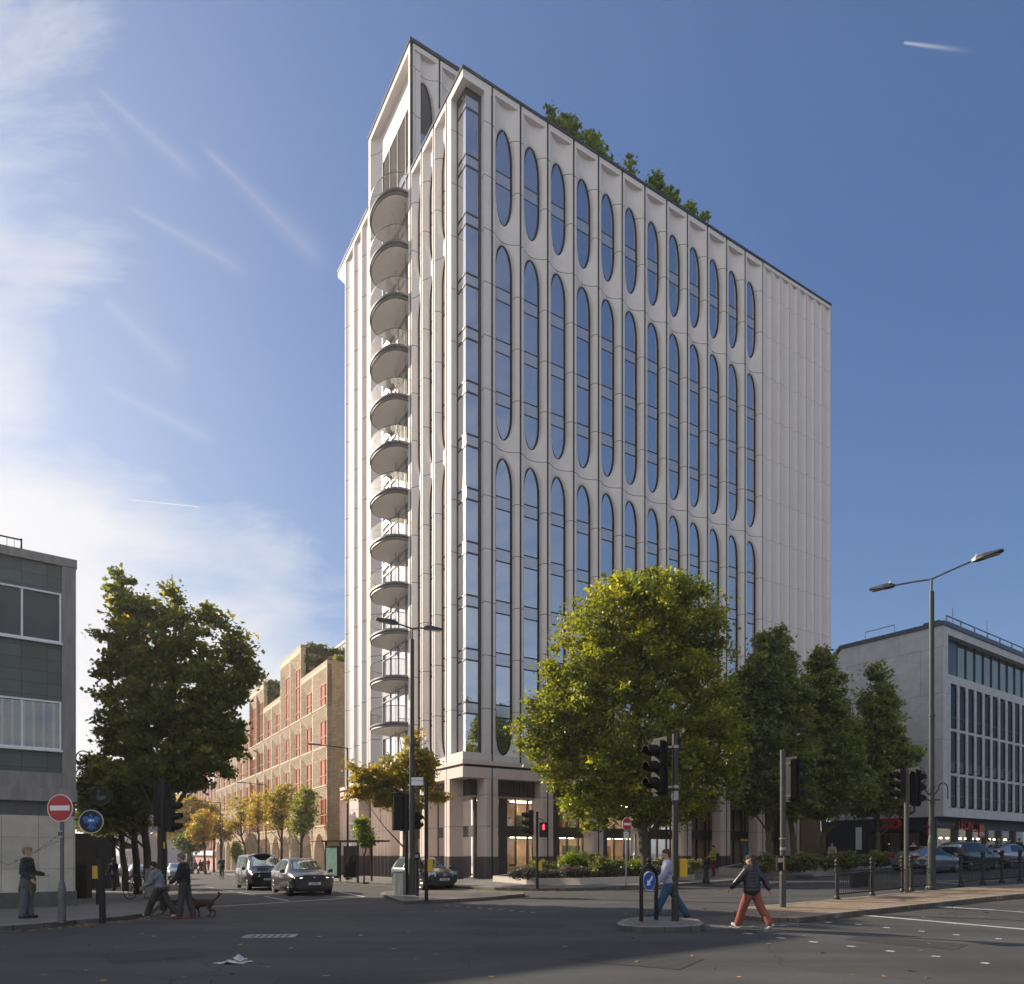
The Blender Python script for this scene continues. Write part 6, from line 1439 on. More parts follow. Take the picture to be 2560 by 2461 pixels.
    def topg(x0,x1,nm):
        g=MB(); n=8; m_=8; rows=[]
        for i in range(n+1):
            x=x0+(x1-x0)*i/n; r=[np.interp(x,X,R[:,k]) for k in range(7)]; sc=sec(r); row=[]
            ys=[p[1] for p in sc[7:10]]+[0]; 
            for j in range(-m_,m_+1):
                u=j/m_*.93; wt=r[6]; z=r[3]-.0-.045*abs(u)**3; row.append(Vector((x,u*wt,z)))
            rows.append(row)
        d=rows[-1][m_]-rows[0][m_]; nr=Vector((-d.z,0,d.x)).normalized(); nr=nr if nr.z>0 else -nr
        for i in range(n):
            for j in range(2*m_): g.quad(rows[i][j]+nr*.014,rows[i][j+1]+nr*.014,rows[i+1][j+1]+nr*.014,rows[i+1][j]+nr*.014)
        g.build(nm,CGL,e,smooth=True)
    topg(*sg['screen'],'windscreen'); topg(*sg['rear'],'rear_window')
    rn=R[-1]; zf=rn[1]; wf=rn[5]
    # nose details on a panel following the front
    def fx(z): # x of the nose surface at height z (approx: nearest station with z inside)
        for r in R[::-1]:
            if r[3]>=z and r[1]<=z: return r[0]
        return R[-1][0]
    def frontbox(nm,mt,y0,y1,z0,z1,pr=.02,mir=False,par=None):
        x=max(fx(z0+.02),fx(z1-.02))
        o=None
        for s in ((1,-1) if mir else (1,)):
            m=MB(); ya,yb=(y0*s,y1*s); n=4; pts0=[];pts1=[]
            for k in range(n+1):
                y=ya+(yb-ya)*k/n; dx=-.13*(abs(y)/.88)**3
                pts0.append((x+pr+dx,y,z0)); pts1.append((x+pr+dx-.02,y,z1))
            for k in range(n): m.quad(pts0[k],pts0[k+1],pts1[k+1],pts1[k]); 
            m.loft([[pts0[0],pts1[0],(pts1[0][0]-.2,pts1[0][1],z1),(pts0[0][0]-.2,pts0[0][1],z0)],[pts0[-1],pts1[-1],(pts1[-1][0]-.2,pts1[-1][1],z1),(pts0[-1][0]-.2,pts0[-1][1],z0)]])
            o=m.build(nm,mt,par or e)
        return o
    extra(e,frontbox,fx,R)
    for s in (-1,1):
        m=MB(); x=sg['mirror']; m.cbox(x-.10,x+.12,s*(W_+.02) if s>0 else s*(W_+.20),s*(W_+.20) if s>0 else s*(W_+.02),S[len(S)//2][2]+.0,S[len(S)//2][2]+.16,.03); m.build('mirror',paint(*col),e)
        for xh in sg['handles']: MB().cbox(xh-.09,xh+.09,s*W_*.985-.015,s*W_*.985+.02,S[len(S)//2][2]-.16,S[len(S)//2][2]-.12,.005).build('door_handle',CHR,e)
        for xd in sg['doors']: MB().box(xd-.006,xd+.006,s*W_*1.0-.004,s*W_*1.012,.42,S[len(S)//2][2]-.03).build('door_seam',BLACK,e)
        MB().box(wb[0]+wr*1.2,wb[1]-wr*1.2,s*W_*.9,s*W_*.992,.2,.34).build('sill',mat('trim_black',(.015,.015,.016),rough=.5),e)
    return e
def numplate(e,x,z,txt,yellow=False,d=1):
    o=MB().box(x,x+.012*d,-.26,.26,z-.055,z+.055).build('number_plate',mat('plate_yellow',(.6,.45,.05)) if yellow else mat('plate_white',(.7,.7,.68),var=.02),e)
    m=MB(); text(m,txt,.10,(x+.018*d,0,z),(0,d,0),depth=.001,bold=.003); m.build('lettering',BLACK,o)
def heading(dx,dy): return math.atan2(dy,dx)
# grey SUV
def suv_x(e,fb,fx,R):
    fb('grille',mat('grille_black',(.02,.02,.022),rough=.4,metal=.4,var=.6,scale=60),-.42,.42,.66,.92,.05)
    fb('headlight',LAMPG,.50,.86,.80,.93,.03,True); fb('daylight_strip',LAMPON,.52,.84,.795,.815,.05,True)
    fb('air_intake',BLACK,.52,.84,.46,.66,.02,True); fb('lower_intake',BLACK,-.5,.5,.30,.42,.03); numplate(e,fx(.55)+.06,.55,'J16 SKS')
    m=MB(); m.sphere((fx(.8)+.06,0,.80),(.02,.05,.04)); m.build('badge',CHR,e)
    fb('skid_plate',CHR,-.6,.6,.22,.27,.03)
st=[(-4.70,.50,.98,1.05,.72,.78,.62),(-4.62,.38,1.02,1.22,.86,.88,.62),(-4.25,.34,1.04,1.52,.92,.94,.60),(-3.4,.26,1.02,1.63,.93,.965,.62),(-2.4,.24,1.0,1.64,.93,.965,.62),(-1.95,.24,.99,1.55,.93,.965,.62),(-1.35,.26,.97,1.17,.93,.965,.70),(-1.2,.26,.96,1.08,.93,.965,.78),(-.6,.28,.92,1.03,.93,.955,.78),(-.15,.26,.85,.96,.88,.90,.72),(0,.30,.80,.90,.80,.82,.70)]
q=G(786,2240); dr=Vector((.50,-.866)); 
car('parked_suv','dark grey SUV with lit headlights stopped at the line, in front of the black van','car',(q.x,q.y,q.z-.02),heading(.50,-.866),st,(-3.80,-.92),.375,('grey_metal',(.022,.021,.022),.2),
 extra=suv_x,seg=dict(side=[(-4.0,-3.05,-3.85,-3.0),(-2.98,-1.45,-2.93,-2.05)],screen=(-1.98,-1.30),rear=(-4.45,-4.2),mirror=-1.35,handles=(-2.2,-3.2),doors=(-1.35,-2.5,-3.5)))
# black taxi van
def van_x(e,fb,fx,R):
    fb('grille',mat('grille_black',(.02,.02,.022)),-.42,.42,.72,.88,.03); fb('headlight',LAMPG,.46,.84,.74,.98,.03,True); fb('indicator',mat('indicator_lit',(1,.5,.1),emit=((1,.42,.08),3)),.66,.82,.80,.90,.05); fb('air_intake',BLACK,-.6,.6,.34,.50,.03); numplate(e,fx(.6)+.04,.6,'LC13 VXA')
    m=MB(); m.lathe([(.5,0),(.45,.05),(.2,.08)],(-1.9,0,1.88),20); m.build('roof_sign',BLACKG,e)
    m=MB(); text(m,'taxi',.42,(-2.7,-.985,.95),(1,0,0),depth=.002,bold=.01); m.build('side_lettering',mat('pale_lettering',(.35,.36,.38)),e)
st=[(-4.75,.45,1.05,1.15,.80,.84,.80),(-4.65,.34,1.08,1.75,.92,.94,.80),(-4.2,.30,1.10,1.88,.94,.96,.78),(-2.6,.28,1.08,1.90,.95,.97,.76),(-1.7,.28,1.07,1.84,.95,.97,.74),(-.95,.28,1.05,1.28,.94,.96,.74),(-.75,.28,1.02,1.17,.93,.95,.78),(-.2,.28,.92,1.02,.88,.90,.76),(0,.32,.84,.95,.82,.85,.72)]
q=G(672,2226)
car('taxi_van','black minivan taxi with glowing indicator behind the grey SUV','van',(q.x,q.y,q.z-.02),heading(.50,-.866),st,(-3.95,-.90),.34,('gloss_black',(.005,.005,.007),0),
 extra=van_x,seg=dict(side=[(-4.4,-3.3,-4.3,-3.25),(-3.2,-2.15,-3.18,-2.1),(-2.05,-1.15,-2.0,-1.75)],screen=(-1.72,-.92),rear=(-4.7,-4.6),mirror=-1.15,handles=(-2.3,),doors=(-1.1,-2.1,-3.25)))
# small hatchback
def hat_x(e,fb,fx,R):
    fb('grille',mat('grille_black',(.02,.02,.022)),-.36,.36,.62,.76,.04); fb('grille_bar',CHR,-.34,.34,.70,.715,.055); fb('grille_bar',CHR,-.34,.34,.65,.665,.055)
    fb('headlight',LAMPG,.44,.80,.64,.86,.03,True); fb('lower_intake',BLACK,-.5,.5,.24,.36,.03); fb('fog_lamp',LAMPG,.6,.72,.34,.42,.03,True); fb('trim_strip',CHR,-.75,.75,.44,.455,.03); numplate(e,fx(.5)+.05,.50,'KP10 EJE')
    m=MB(); x=fx(.69)+.07; m.tube([(x,.085*math.cos(2*PI*k/16),.69+.085*math.sin(2*PI*k/16)) for k in range(17)],.009,5)
    for a in (90,210,330): m.tube([(x,0,.69),(x,.085*math.cos(rad(a)),.69+.085*math.sin(rad(a)))],.008,5)
    m.build('badge',CHR,e)
st=[(-3.88,.42,.95,1.05,.70,.76,.62),(-3.80,.32,.98,1.30,.82,.86,.60),(-3.45,.28,.98,1.54,.86,.88,.58),(-2.7,.24,.97,1.59,.86,.885,.58),(-1.9,.22,.96,1.57,.86,.885,.57),(-1.5,.22,.95,1.46,.86,.885,.57),(-.85,.22,.92,1.06,.86,.88,.66),(-.7,.22,.90,.99,.86,.88,.70),(-.3,.22,.82,.90,.82,.84,.68),(-.08,.24,.70,.80,.76,.78,.60),(0,.28,.66,.76,.72,.76,.60)]
q=G(1110,2224)
car('hatchback','small black hatchback with round badge emerging behind the signal poles','car',(q.x,q.y,q.z-.02),heading(.60,-.80),st,(-3.28,-.72),.31,('midnight',(.005,.007,.014),0),
 extra=hat_x,seg=dict(side=[(-3.5,-2.55,-3.3,-2.5),(-2.48,-1.0,-2.45,-1.65)],screen=(-1.55,-.82),rear=(-3.75,-3.5),mirror=-.95,handles=(-1.9,-2.8),doors=(-1.0,-2.0,-3.0)))
# saloons / hatchbacks queueing on the right, seen from behind
def rear_x(pl,yel=True):
    def f(e,fb,fx,R):
        x=R[0][0]
        for s in (-1,1): 
            r=R[1]; MB().box(x-.02,x+.14,s*.45,s*.80,.80,.93).build('tail_light',TAIL,e)
        numplate(e,x-.03,.62,pl,yel,-1); fb('headlight',LAMPG,.5,.8,.66,.8,.03,True); MB().box(x-.03,x+.1,-.6,.6,.30,.42).build('bumper_trim',BLACK,e)
    return f
sts=[(-4.6,.42,.88,.95,.70,.76,.60),(-4.5,.34,.93,1.05,.84,.87,.62),(-4.1,.28,.95,1.22,.88,.90,.58),(-3.3,.24,.93,1.42,.89,.915,.56),(-2.4,.22,.92,1.46,.89,.915,.56),(-1.95,.22,.91,1.38,.89,.915,.56),(-1.25,.22,.88,1.02,.89,.91,.68),(-.6,.24,.80,.90,.87,.88,.70),(-.15,.26,.70,.80,.80,.82,.62),(0,.3,.56,.64,.70,.72,.52)]
su=[(-4.4,.48,1.0,1.08,.74,.80,.66),(-4.3,.38,1.05,1.35,.88,.90,.64),(-4.0,.32,1.05,1.55,.91,.93,.62),(-3.2,.26,1.03,1.64,.92,.94,.62),(-2.3,.24,1.0,1.64,.92,.94,.62),(-1.8,.24,.99,1.54,.92,.94,.62),(-1.2,.26,.97,1.15,.92,.94,.72),(-.6,.28,.90,1.0,.90,.92,.76),(-.15,.28,.80,.90,.84,.86,.68),(0,.32,.64,.72,.72,.76,.6)]
rh=heading(.8504,.526)
sgS=dict(side=[(-3.7,-2.75,-3.25,-2.7),(-2.68,-1.35,-2.65,-2.0)],screen=(-1.98,-1.22),rear=(-4.2,-3.45),mirror=-1.35,handles=(-2.1,-3.1),doors=(-1.3,-2.4))
sgU=dict(side=[(-3.9,-2.9,-3.75,-2.85),(-2.8,-1.35,-2.75,-1.9)],screen=(-1.83,-1.15),rear=(-4.3,-4.05),mirror=-1.3,handles=(-2.1,-3.1),doors=(-1.3,-2.4))
for (px,py,stt,sg_,col,lab,pl) in ((2372,2176,sts,sgS,('silver_grey',(.22,.23,.24),.7),'silver grey saloon seen from behind, leftmost in the queue beyond the railing','LD64 YKX'),(2468,2172,su,sgU,('navy_black',(.02,.024,.035),.4),'dark navy hatchback seen from behind, in the middle of the queue beyond the railing','WR19 OTL'),(2562,2168,sts,sgS,('pale_silver',(.34,.35,.36),.8),'pale silver coupe seen from behind, rightmost in the queue beyond the railing','EK21 FVU')):
    Yc={2372:41,2468:43.5,2562:46}[px]; x=(px-CX)/F*Yc
    car('parked_car',lab,'car',(x,Yc,gz(x,Yc)+.0),rh,stt,(-3.75,-.9),.33,col,extra=rear_x(pl),seg=sg_,group='cars queueing beyond the railing')
# cars far down the left street
CAR0=car('parked_car','silver car parked far down the left street, seen between the cabinet and the couple','car',GY(450,62,0),heading(.53,-.85),sts,(-3.75,-.9),.33,('street_silver',(.20,.22,.24),.6),extra=lambda e,fb,fx,R:(fb('headlight',LAMPG,.45,.8,.6,.75,.03,True),fb('grille',BLACK,-.4,.4,.5,.66,.03),numplate(e,fx(.45)+.04,.42,'GF17 UBN')),seg=sgS,group='cars parked down the left street')
dup(CAR0,GY(338,70,0),heading(-.53,.85),'silver car parked among the tree trunks of the left pavement')
dup(CAR0,GY(308,84,0),heading(-.53,.85),'farthest silver car glimpsed between the left hand tree trunks')
# bicycles
def bike(name,label,loc,rz,col,group=None,far=False):
    e=thing(name,label,'bicycle',loc,rz,group)
    for x in (-.52,.52):
        m=MB(); m.tube([(x+.33*math.cos(2*PI*k/20),0,.34+.33*math.sin(2*PI*k/20)) for k in range(21)],.018,5); w_=m.build('wheel',TYRE,e)
        m=MB(); 
        for k in range(8): a=PI*k/8; m.tube([(x-.32*math.cos(a),0,.34-.32*math.sin(a)),(x+.32*math.cos(a),0,.34+.32*math.sin(a))],.003,3,cap=False)
        m.lathe([(.03,-.05),(.03,.05)],(x,0,.34),8,axis='y'); m.build('spoke',STEEL,w_)
    m=MB(); m.tube([(-.52,0,.34),(-.08,0,.30),(.36,0,.78),(-.20,0,.80),(-.52,0,.34)],.018,6); m.tube([(-.08,0,.30),(-.22,0,.92)],.016,6); m.tube([(.52,0,.34),(.36,0,.78),(.33,0,1.0)],.018,6); m.build('frame',col,e)
    m=MB(); m.tube([(.30,-.28,1.02),(.35,-.1,1.03),(.35,.1,1.03),(.30,.28,1.02)],.014,6); m.build('handlebar',BLACK,e); m=MB(); m.sphere((-.24,0,.94),(.13,.07,.035)); m.build('saddle',BLACK,e)
    m=MB(); m.lathe([(.09,-.01),(.09,.01)],(-.08,.03,.30),12,axis='y'); m.tube([(-.08,-.12,.30),(-.08,.12,.30)],.015,5); m.build('crank',BLACK,e)
    return e
bk0=bike('bicycle','black bicycle leaning among the tree trunks, nearer of the two',GY(352,30.0,.12),rad(70),BLACK,'bicycles parked by the left hand trees')
dup(bk0,GY(340,33,.12),rad(95),'black bicycle leaning among the tree trunks, farther of the two')
# ---------- people and animals ----------
def caps(m,a,b,ra,rb,n=10,flat=1.0):
    "tapered capsule with round ends"
    a=Vector(a);b=Vector(b); d=b-a; L=d.length
    if L<1e-6: d=Vector((0,0,1)); L=1e-6
    d=d/L; up=d.orthogonal().normalized() if abs(d.z)>.9 else Vector((0,0,1)).cross(d).normalized(); w_=d.cross(up)
    rings=[]
    for t in (-88,-60,-30,0): c=a+d*ra*math.sin(rad(t)); r=ra*math.cos(rad(t)); rings.append((c,r))
    for t in (0,30,60,88): c=b+d*rb*math.sin(rad(t)); r=rb*math.cos(rad(t)); rings.append((c,r))
    m.loft([[c+(up*math.cos(2*PI*k/n)+w_*math.sin(2*PI*k/n)*flat)*r for k in range(n)] for c,r in rings])
def ell(m,c,r,n=12,k=8): m.sphere(tuple(c),r,n,k)
def fuse(m,name,mt,par,vox=.014,smooth=4):
    o=m.build(name,mt,par); md=o.modifiers.new('r','REMESH'); md.mode='VOXEL'; md.voxel_size=vox; md.use_smooth_shade=True
    s=o.modifiers.new('s','SMOOTH'); s.iterations=smooth; s.factor=.5
    dg=bpy.context.evaluated_depsgraph_get(); me=bpy.data.meshes.new_from_object(o.evaluated_get(dg)); old=o.data; o.modifiers.clear(); o.data=me; bpy.data.meshes.remove(old)
    return o
SKINL=mat('skin_fair',(.52,.30,.21),rough=.55,var=.05); SKIND=mat('skin_dark',(.11,.055,.035),rough=.55,var=.05)
def cloth(n,c,var=.14,scale=9): return mat('cloth_'+n,c,rough=.9,var=var,scale=scale,bump=1,bscale=11)
def V(x,y,z): return Vector((x,y,z))
def person(label,loc,rz,H=1.75,legs=((0,0),(0,0)),arms=((0,8,10),(0,8,10)),lean=0,head=(0,0),skin=None,top=None,bottom=None,hair=None,shoe=None,cap=None,long_hair=0,coat=None,scarf=None,extra=None,vox=.014,baggy=1.0,topr=1.0,cat='person',hood=None,group=None,sit=False,hairlen=0,female=False,name='person',forearm_yaw=(0,0)):
    """faces +x locally; legs=(thigh forward deg, knee bend deg) for left(+y), right(-y); arms=(swing fwd, abduct, elbow bend)"""
    k=H/1.75; skin=skin or SKINL; e=thing(name,label,cat,loc,rz,group)
    hipz=.92*k; J={}
    # lower the hips so the lower foot touches the ground
    low=[]
    for th,kn in legs:
        a=rad(th); b=rad(th-kn); low.append(.43*k*math.cos(a)+.42*k*math.cos(b)+.07*k)
    hipz=max(low) if not sit else .50*k
    hip=V(0,0,hipz); la=rad(lean); up=V(math.sin(la),0,math.cos(la)); fw=V(math.cos(la),0,-math.sin(la))
    chest=hip+up*.36*k; neck=hip+up*.55*k; hd=neck+V(math.sin(la+rad(head[0])),0,math.cos(la+rad(head[0])))*.155*k
    b=MB(); T=MB(); Bt=MB(); feet=[]
    # torso
    for mm,g in ((b,0),(T,.022*topr)):
        caps(mm,hip+up*.05*k+V(0,.05,0),hip+up*.05*k-V(0,.05,0),.105*k+g,.105*k+g,flat=1)
        caps(mm,hip+up*.08*k,chest,.11*k+g,.125*k+g)
        caps(mm,chest+V(0,.085*k,0),chest-V(0,.085*k,0),.105*k+g,.105*k+g)
        caps(mm,neck-up*.07*k+V(0,.13*k,0),neck-up*.07*k-V(0,.13*k,0),.065*k+g,.065*k+g)
    caps(b,neck-up*.03*k,hd,.052*k,.05*k)
    ell(b,hd+up*.01*k,(.098*k,.078*k,.112*k)); hf=V(math.cos(rad(head[1])),math.sin(rad(head[1])),0)
    d_=-math.sin(la+rad(head[0])); hf=V(hf.x*math.cos(la+rad(head[0])),hf.y,d_).normalized(); sdv=V(-hf.y,hf.x,0).normalized()
    ell(b,hd+hf*.045*k-up*.055*k,(.045*k,.04*k,.045*k)); caps(b,hd+hf*.085*k+up*.015*k,hd+hf*.112*k-up*.022*k,.012*k,.016*k)
    caps(b,hd+hf*.085*k-up*.052*k+sdv*.018*k,hd+hf*.085*k-up*.052*k-sdv*.018*k,.011*k,.011*k)
    for s in (1,-1): ell(b,hd+sdv*s*.08*k-up*.01*k,(.018*k,.012*k,.03*k),8,5)
    for i,s in enumerate((1,-1)):
        th,kn=legs[i]; a=rad(th); c=rad(th-kn); h=hip+V(0,s*.09*k,0)
        if sit: a=rad(85); c=rad(85-88)
        knee=h+V(math.sin(a),0,-math.cos(a))*.43*k; ank=knee+V(math.sin(c),0,-math.cos(c))*.42*k
        caps(b,h,knee,.075*k,.05*k); caps(b,knee,ank,.05*k,.035*k)
        g=.018*baggy; caps(Bt,h,knee,.088*k+g,.062*k+g*1.2); caps(Bt,knee,ank+(knee-ank)*.10,.060*k+g*1.2,.052*k+g*1.3)
        caps(Bt,hip+V(0,.04,0),hip-V(0,.04,0),.112*k,.112*k); caps(Bt,hip+up*.08*k+V(0,.04,0),hip+up*.08*k-V(0,.04,0),.105*k,.105*k)
        fa=rad(max(-35,min(30,(th-kn)*.9))) ; fd=V(math.cos(fa),0,math.sin(fa)); sh=MB(); hl=ank-fd*.05*k-V(0,0,.035*k)
        caps(sh,hl,hl+fd*.20*k,.036*k,.032*k,flat=1.2); caps(sh,ank-V(0,0,.0),hl+fd*.07*k,.04*k,.038*k); feet.append(sh); caps(b,ank,hl+fd*.12*k,.03*k,.025*k)
        ab=arms[i]; sw,abd,el=[rad(x) for x in ab[:3]]; sp=neck-up*.07*k+V(0,s*.175*k,0)
        ud=V(math.sin(sw)*math.cos(abd),s*math.sin(abd),-math.cos(sw)*math.cos(abd)); elb=sp+ud*.285*k
        el2=sw+el; fdv=V(math.sin(el2)*math.cos(abd*.6),s*math.sin(abd*.6)+forearm_yaw[i],-math.cos(el2)*math.cos(abd*.6)).normalized(); wr=elb+fdv*.25*k
        caps(b,sp,elb,.05*k,.038*k); caps(b,elb,wr,.038*k,.026*k)
        gt=.020*topr; caps(T,sp,elb,.062*k+gt*.6,.048*k+gt); caps(T,elb,wr-fdv*.03*k,.047*k+gt,.036*k+gt*.8)
        # hand: palm, four fingers, thumb
        pn=V(0,s,0); 
        if abs(fdv.dot(pn))>.9: pn=V(1,0,0)
        cross=fdv.cross(pn).normalized(); pal=wr+fdv*.075*k; caps(b,wr+fdv*.01*k,pal,.026*k,.032*k,flat=.6)
        for f_,(o_,ln) in enumerate(((-.027,.060),(-.009,.072),(.009,.068),(.026,.052))):
            p0=pal+cross*o_*k+fdv*.01*k; p1=p0+(fdv-pn*s*.0-pn*.35*s*s).normalized()*ln*.5*k; p2=p1+(fdv-pn*.9).normalized()*ln*.5*k
            caps(b,p0,p1,.0095*k,.009*k,6); caps(b,p1,p2,.009*k,.0075*k,6)
        t0=wr+fdv*.03*k+cross*-.028*k; t1=t0+(fdv*.6-cross*.8).normalized()*.035*k; caps(b,t0,t1,.012*k,.0105*k,6); caps(b,t1,t1+fdv*.028*k,.0105*k,.008*k,6)
        J['wr%d'%i]=wr; J['elb%d'%i]=elb; J['knee%d'%i]=knee; J['ank%d'%i]=ank
    J.update(hip=hip,chest=chest,neck=neck,hd=hd,hf=hf,up=up,sd=sdv,k=k)
    fuse(b,'body',skin,e,vox,3)
    if coat: coat(T,J)
    # keep garments off the hip join
    fuse(T,'jacket',top or cloth('grey',(.2,.2,.2)),e,vox*1.15,3); fuse(Bt,'trousers',bottom or cloth('navy',(.03,.035,.05)),e,vox*1.2,3)
    for sh in feet: fuse(sh,'shoe',shoe or cloth('black',(.015,.015,.015)),e,vox,2)
    if hair:
        h=MB(); ell(h,hd+up*.028*k-hf*.018*k,(.104*k,.088*k,.105*k)); ell(h,hd+up*.06*k+hf*.02*k,(.085*k,.075*k,.07*k))
        caps(h,hd-hf*.05*k-up*.0*k,hd-hf*.045*k-up*(.05+hairlen)*k,.07*k,.055*k)
        if long_hair:
            for j in range(7): y=(j-3)*.028*k; caps(h,hd-hf*.06*k+sdv*y,hd-hf*(.11+.02*(j%2))*k+sdv*y*1.7-up*long_hair*k*(1-.08*abs(j-3)),.045*k,.022*k)
        fuse(h,'hair',hair,e,vox,3)
    if cap:
        h=MB(); ell(h,hd+up*.05*k-hf*.005*k,(.108*k,.092*k,.085*k)); caps(h,hd+hf*.09*k+up*.045*k,hd+hf*.15*k+up*.035*k,.045*k,.05*k,flat=.25); fuse(h,'cap',cap,e,vox,1)
    if hood:
        h=MB(); ell(h,hd+up*.02*k-hf*.03*k,(.115*k,.105*k,.14*k)); caps(h,hd-hf*.03*k,neck-up*.02*k,.10*k,.10*k); fuse(h,'hood',hood,e,vox,2)
    if scarf:
        h=MB(); caps(h,neck+hf*.04*k+up*.02*k+sdv*.04*k,neck+hf*.04*k+up*.02*k-sdv*.04*k,.075*k,.075*k); caps(h,neck+hf*.08*k,chest+hf*.13*k-up*.05*k,.05*k,.035*k); fuse(h,'scarf',scarf,e,vox,2)
    ey=MB()
    if vox<.02:
        for s in (1,-1): ey.sphere(tuple(hd+hf*.088*k+sdv*s*.03*k+up*.012*k),.009*k,6,4)
        ey.build('eye',mat('eye_dark',(.02,.015,.012),rough=.2),e)
    if extra: extra(e,J)
    return e
BLK=cloth('black',(.016,.016,.018)); 
# man waiting on the left pavement
def c1(e,J):
    k=J['k']; m=MB(); p=J['hip']
    for j in range(12): a=2*PI*j/12; caps(m,p+V(.02+.10*math.cos(a),.12*math.sin(a),.12),p+V(.0+.15*math.cos(a),.17*math.sin(a),-.20-.05*math.sin(a*2+1)),.05,.045)
    caps(m,p+V(.10,.1,.10),p+V(.12,-.12,.08),.05,.05); caps(m,p+V(.10,-.08,.05),p+V(.14,-.12,-.38),.05,.035); caps(m,p+V(.11,.0,.12),p+V(.15,.02,.02),.06,.05)
    fuse(m,'tied_coat',cloth('olive_green',(.085,.085,.035)),e,.015,3)
person('fair haired man waiting at left in dark jacket with green coat tied at his waist',G(68,2296,.12),rad(12),1.78,legs=((3,2),(-4,2)),arms=((8,6,68),(-2,12,50)),head=(2,0),top=cloth('dark_green_black',(.018,.024,.024)),bottom=cloth('denim_grey',(.10,.11,.13)),hair=mat('hair_streaked',(.22,.17,.10),rough=.8,var=.7,scale=40,stretch=(1,6,1)),shoe=BLK,topr=1.3,baggy=1.6,extra=c1,vox=.012)
# couple with dog
person('man in black jumper and dark trousers looking down as he walks beside a brown dog',G(462,2297,.0),rad(184),1.76,legs=((9,4),(-10,6)),arms=((14,6,34),(10,8,36)),lean=3,head=(22,-5),top=BLK,bottom=cloth('charcoal',(.05,.048,.045)),hair=mat('hair_thin_grey',(.16,.11,.09)),shoe=cloth('red_trainer',(.28,.04,.03)),topr=1.5,baggy=1.3,vox=.012)
def bagx(e,J):
    m=MB(); p=J['hip']; m.cbox(p.x-.16,p.x+.12,p.y-.24,p.y-.15,p.z-.10,p.z+.10,.03); m.build('shoulder_bag',cloth('tan_bag',(.10,.075,.05)),e)
    m=MB(); m.tube([J['neck']+V(0,.1,.02),J['chest']+V(.12,0,0),p+V(.02,-.19,.1)],.014,5); m.build('bag_strap',BLK,e)
person('person in black cap, scarf and pale grey jacket striding with baggy dark trousers',G(400,2293,.0),rad(180),1.62,legs=((26,4),(-26,10)),arms=((14,8,40),(-16,8,20)),lean=14,head=(12,0),top=cloth('pale_grey_jacket',(.19,.21,.23)),bottom=cloth('dark_olive',(.045,.04,.03)),cap=BLK,hair=mat('hair_black',(.015,.012,.01)),scarf=BLK,shoe=mat('white_trainer',(.55,.54,.5)),topr=1.7,baggy=1.7,extra=bagx,vox=.012)
def dog(label,loc,rz,s,mt,name='dog'):
    e=thing(name,label,'dog',loc,rz); b=MB(); k=s
    caps(b,V(-.22,0,.44)*k,V(.20,0,.42)*k,.105*k,.13*k); caps(b,V(.12,0,.40)*k,V(.22,0,.36)*k,.13*k,.11*k); caps(b,V(-.10,0,.46)*k,V(-.24,0,.46)*k,.09*k,.10*k)
    caps(b,V(.22,0,.47)*k,V(.36,0,.60)*k,.085*k,.065*k); ell(b,V(.41,0,.63)*k,(.085*k,.07*k,.07*k)); caps(b,V(.44,0,.61)*k,V(.56,0,.58)*k,.045*k,.03*k)
    for y in (.055,-.055): caps(b,V(.38,y*1.1,.66)*k,V(.35,y*1.6,.57)*k,.025*k,.03*k)
    for (x,y,f) in ((.20,.08,.12),(.20,-.08,-.10)): caps(b,V(x,y,.38)*k,V(x-.02+f*.4,y,.22)*k,.055*k,.034*k); caps(b,V(x-.02+f*.4,y,.22)*k,V(x+f,y,.05)*k,.032*k,.024*k); caps(b,V(x+f,y,.03)*k,V(x+f+.05,y,.025)*k,.028*k,.024*k)
    for (x,y,f) in ((-.26,.08,-.10),(-.26,-.08,.10)): caps(b,V(x,y,.42)*k,V(x+.06+f*.3,y,.27)*k,.08*k,.045*k); caps(b,V(x+.06+f*.3,y,.27)*k,V(x-.08+f,y,.17)*k,.042*k,.028*k); caps(b,V(x-.08+f,y,.17)*k,V(x-.05+f,y,.04)*k,.027*k,.022*k); caps(b,V(x-.05+f,y,.03)*k,V(x+.01+f,y,.025)*k,.028*k,.022*k)
    caps(b,V(-.32,0,.50)*k,V(-.46,0,.60)*k,.035*k,.03*k); caps(b,V(-.46,0,.60)*k,V(-.54,0,.70)*k,.03*k,.038*k); caps(b,V(-.54,0,.70)*k,V(-.50,0,.76)*k,.036*k,.03*k)
    fuse(b,'body',mt,e,.012,3); ey=MB(); 
    for s_ in (1,-1): ey.sphere(tuple(V(.46,.04*s_,.655)*k),.011*k,6,4)
    ey.build('eye',BLACK,e); m=MB(); m.tube([V(.28,.09*math.cos(2*PI*j/10),.52+.09*math.sin(2*PI*j/10))*k for j in range(11)],.012*k,5); m.build('collar',BLK,e)
q=G(505,2293,0)
dog('brown curly dog trotting left behind the man in black, tail up',q,rad(183),.88,mat('fur_brown',(.06,.035,.018),rough=.95,var=.5,scale=22,bump=1.2,bscale=60))
dog('small black dog half hidden behind the striding couple',G(432,2286,.02),rad(180),.75,mat('fur_black',(.012,.011,.011),rough=.9,var=.4,scale=30,bump=1,bscale=60))
